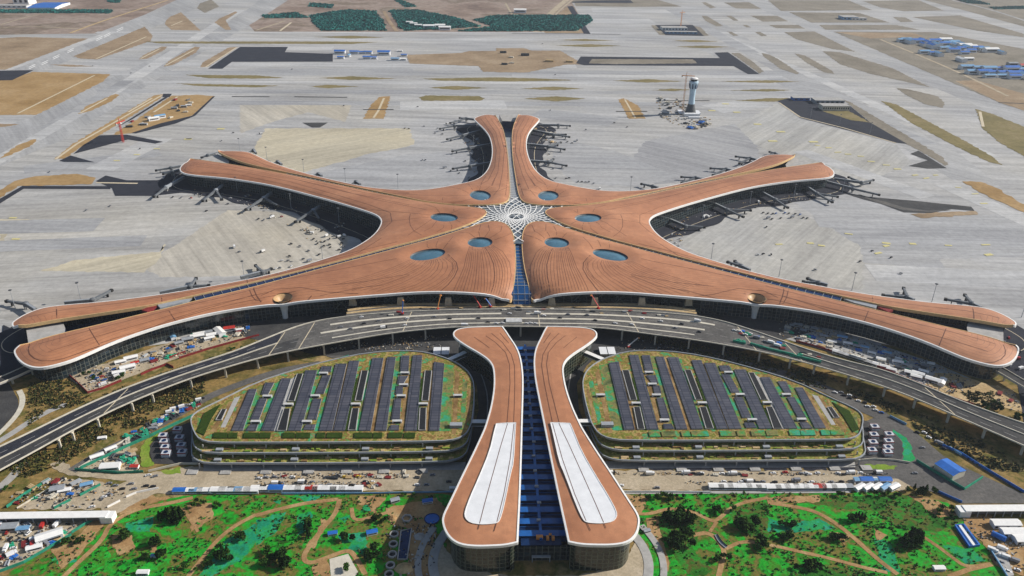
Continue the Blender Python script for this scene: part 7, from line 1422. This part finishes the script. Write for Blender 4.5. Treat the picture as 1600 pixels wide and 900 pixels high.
tufts('garden_undergrowth', [G([(20, 890), (160, 822), (230, 784), (300, 773), (715, 772), (700, 830), (690, 920), (20, 920)])], 2800, 1.15, [M['bush_a'], M['bush_g'], M['bush_g'], M['bush_b'], M['bush_a'], M['bush_g']], 4, -.1, .5, .055)
tufts('garden_undergrowth', [G([(965, 772), (1400, 768), (1480, 785), (1505, 800), (1545, 850), (1600, 925), (1010, 925), (1010, 880)])], 3800, 1.15, [M['bush_a'], M['bush_g'], M['bush_g'], M['bush_a'], M['bush_b'], M['bush_g']], 5, -.1, .5, .05)
tufts('scrub_undergrowth', [ZA([(0, 880), (240, 760), (720, 500), (1280, 250), (1600, 130), (1600, 260), (1200, 480), (800, 640), (500, 820), (200, 930)]), Z1([(180, 600), (400, 560), (560, 670), (500, 740), (300, 760), (180, 860)]), Z1([(560, 690), (1060, 520), (1420, 400), (1380, 430), (900, 600), (520, 740)])], 4200, 1.7, [M['bush_a'], M['bush_b'], M['bush_c'], M['bush_b']], 6, -.1, .5, .07)
tufts('scrub_undergrowth', [ZB([(0, 150), (500, 360), (1000, 560), (1500, 830), (1500, 900), (1200, 860), (800, 640), (500, 440), (0, 200)]), ZB([(1020, 270), (1240, 230), (1300, 400), (1100, 370)]), G([(1000, 520), (1150, 550), (1290, 585), (1290, 610), (1150, 568), (1000, 530)])], 3600, 1.7, [M['bush_a'], M['bush_a'], M['bush_b'], M['bush_c']], 7, -.1, .5, .07)

# ---- loose building debris nobody could count
def debris(polys, n, seed, z=-.1, cols=('sandy', 'grey', 'darkroom', 'cream_conc', 'steel', 'darkroom', 'dirt', 'concrete', 'path', 'steel'), s=(.5, 2.2)):
    r_ = random.Random(seed); b = MB(); ar = [abs(area2(p)) for p in polys]
    for p, a in zip(polys, ar):
        A = np.array(p); x0, y0 = A.min(0); x1, y1 = A.max(0); k = int(n*a/sum(ar)*2*(x1-x0)*(y1-y0)/max(a, 1)); Q = np.c_[[r_.uniform(x0, x1) for _ in range(k)], [r_.uniform(y0, y1) for _ in range(k)]]
        cl = [(r_.uniform(x0, x1), r_.uniform(y0, y1)) for _ in range(max(3, k//14))]
        Q = np.array([(q if r_.random() < .35 else np.array(r_.choice(cl))+[r_.gauss(0, 4), r_.gauss(0, 3)]) for q in Q]); Q = Q[inside(Q, p)]
        for x, y in Q: b.box((x, y, z), (r_.uniform(*s), r_.uniform(s[0], s[1]*.6), r_.uniform(.3, 1.3)), r_.uniform(0, 3.1), r_.randrange(len(cols)))
    return struct(b.build('construction_debris', [M[c] for c in cols]), 'stuff')
debris([ZL([(60, 430), (140, 390), (300, 330), (560, 340), (740, 420), (480, 500), (100, 505)]), ZL([(480, 270), (640, 165), (720, 120), (790, 170), (820, 280)]), ZL([(0, 570), (540, 570), (430, 640), (200, 790), (0, 860)]), ZA([(960, 640), (1060, 560), (1250, 470), (1560, 340), (1580, 370), (1260, 520), (1080, 640)])], 800, 1)
debris([Z1([(430, 560), (560, 500), (860, 420), (1340, 260), (1560, 230), (1560, 290), (1050, 450), (800, 550), (560, 650)]), Z4([(60, 200), (200, 205), (480, 300), (900, 440), (1150, 560), (1000, 610), (880, 585), (560, 445), (300, 365), (60, 290)])], 1900, 2)
debris([ZM([(0, 296), (900, 298), (900, 330), (0, 332)]), ZM([(0, 345), (700, 350), (700, 376), (0, 374)]), ZN([(560, 292), (1490, 298), (1490, 312), (560, 308)]), ZN([(1000, 345), (1490, 348), (1490, 366), (1000, 362)]), ZR([(0, 290), (700, 296), (700, 312), (0, 312)]), ZR([(0, 345), (520, 345), (520, 362), (0, 362)])], 1000, 3, s=(.4, 1.5))
debris([ZM([(760, 610), (1060, 580), (1040, 900), (760, 900)]), ZR([(1140, 560), (1300, 540), (1500, 700), (1500, 890), (1340, 840), (1260, 700)]), G([(480, 548), (560, 532), (700, 524), (690, 548)]), G([(930, 545), (1000, 528), (1180, 570), (1100, 560)]), ZB([(1220, 210), (1420, 250), (1490, 420), (1300, 380)])], 900, 4, s=(.4, 1.8))
debris([Z(1000, 100, 8.18, [(210, 430), (460, 430), (900, 700), (900, 780), (740, 840), (540, 820), (230, 650)])], 420, 5, -.4, s=(1.5, 6))
debris([ZF([(940, 180), (1180, 190), (1170, 500), (1000, 480), (930, 330)]), ZF([(300, 190), (560, 250), (620, 500), (480, 560), (440, 380)]), Z2g([(150, 330), (500, 350), (900, 420), (1180, 540), (1230, 640), (1150, 740), (1000, 700), (700, 480), (300, 400)]), ZRg([(110, 500), (300, 450), (900, 330), (1200, 290), (1240, 340), (800, 410), (300, 520), (260, 660), (200, 640)])], 520, 6, -.3, s=(.8, 3))

# ---- every label must point at one thing: number the look-alikes of a cluster from the left
by = {}
for o in THINGS:
    if o.name in bpy.data.objects: by.setdefault(o['label'], []).append(o)
for lab, L in by.items():
    if len(L) > 1:
        L.sort(key=lambda o: px(o.location)[0])
        for k, o in enumerate(L): o['label'] = f'{lab}, {ordinal(k)} from the left' if k < len(L)-1 or len(L) < 3 else f'{lab}, rightmost of them'
for o in bpy.data.objects:
    if '_used' in o.keys(): del o['_used']
# prototypes that were never placed do not belong in the scene
for o in list(VEH.values())+list(SH.values())+list(STK.values())+list(TREES.values()):
    if 'label' not in o.keys() or o['label'] == 'x':
        for ch in list(o.children): bpy.data.objects.remove(ch)
        bpy.data.objects.remove(o)
# ------------------------------------------------------------------ light
w = bpy.data.worlds.new('World'); scene.world = w; w.use_nodes = True; nt = w.node_tree
sky = nt.nodes.new('ShaderNodeTexSky'); sky.sky_type = 'NISHITA'; sky.sun_disc = False
AZ, EL = R(12), R(31)        # sun stands to the right of the view and a little behind the terminal
sky.sun_elevation = EL; sky.sun_rotation = math.pi/2-AZ; sky.air_density = 1.0; sky.dust_density = 1.5
nt.links.new(sky.outputs['Color'], nt.nodes['Background'].inputs['Color']); nt.nodes['Background'].inputs['Strength'].default_value = .078
sd = bpy.data.lights.new('sun', 'SUN'); sd.energy = 4.8; sd.angle = R(.5); sd.color = (1.0, .95, .88); so = bpy.data.objects.new('sun', sd); COL.objects.link(so)
so.rotation_euler = Vector((-math.cos(EL)*math.cos(AZ), -math.cos(EL)*math.sin(AZ), -math.sin(EL))).to_track_quat('-Z', 'Y').to_euler()
vs_ = scene.view_settings; scene.display_settings.display_device = 'sRGB'; vs_.view_transform = 'Standard'; vs_.look = 'None'; vs_.gamma = 1; vs_.exposure = 0.27; vs_.use_curve_mapping = False
scene.render.engine = 'CYCLES'; scene.cycles.use_denoising = True; scene.cycles.max_bounces = 5

# thin valley haze: one even volume round camera, airfield and fields
hm = bpy.data.materials.new('haze_air'); hm.use_nodes = True; hn = hm.node_tree
for n_ in list(hn.nodes):
    if n_.type == 'BSDF_PRINCIPLED': hn.nodes.remove(n_)
pv = hn.nodes.new('ShaderNodeVolumePrincipled'); pv.inputs['Color'].default_value = (.72, .80, .92, 1); pv.inputs['Density'].default_value = .000036; pv.inputs['Anisotropy'].default_value = .2
hn.links.new(pv.outputs['Volume'], next(n_ for n_ in hn.nodes if n_.type == 'OUTPUT_MATERIAL').inputs['Volume'])
hz_ = MB().box((0, 4500, -2.0), (18200, 14200, 470)).build('haze', [hm]); hz_['kind'] = 'stuff'
scene.cycles.volume_bounces = 0; scene.cycles.volume_step_rate = 5
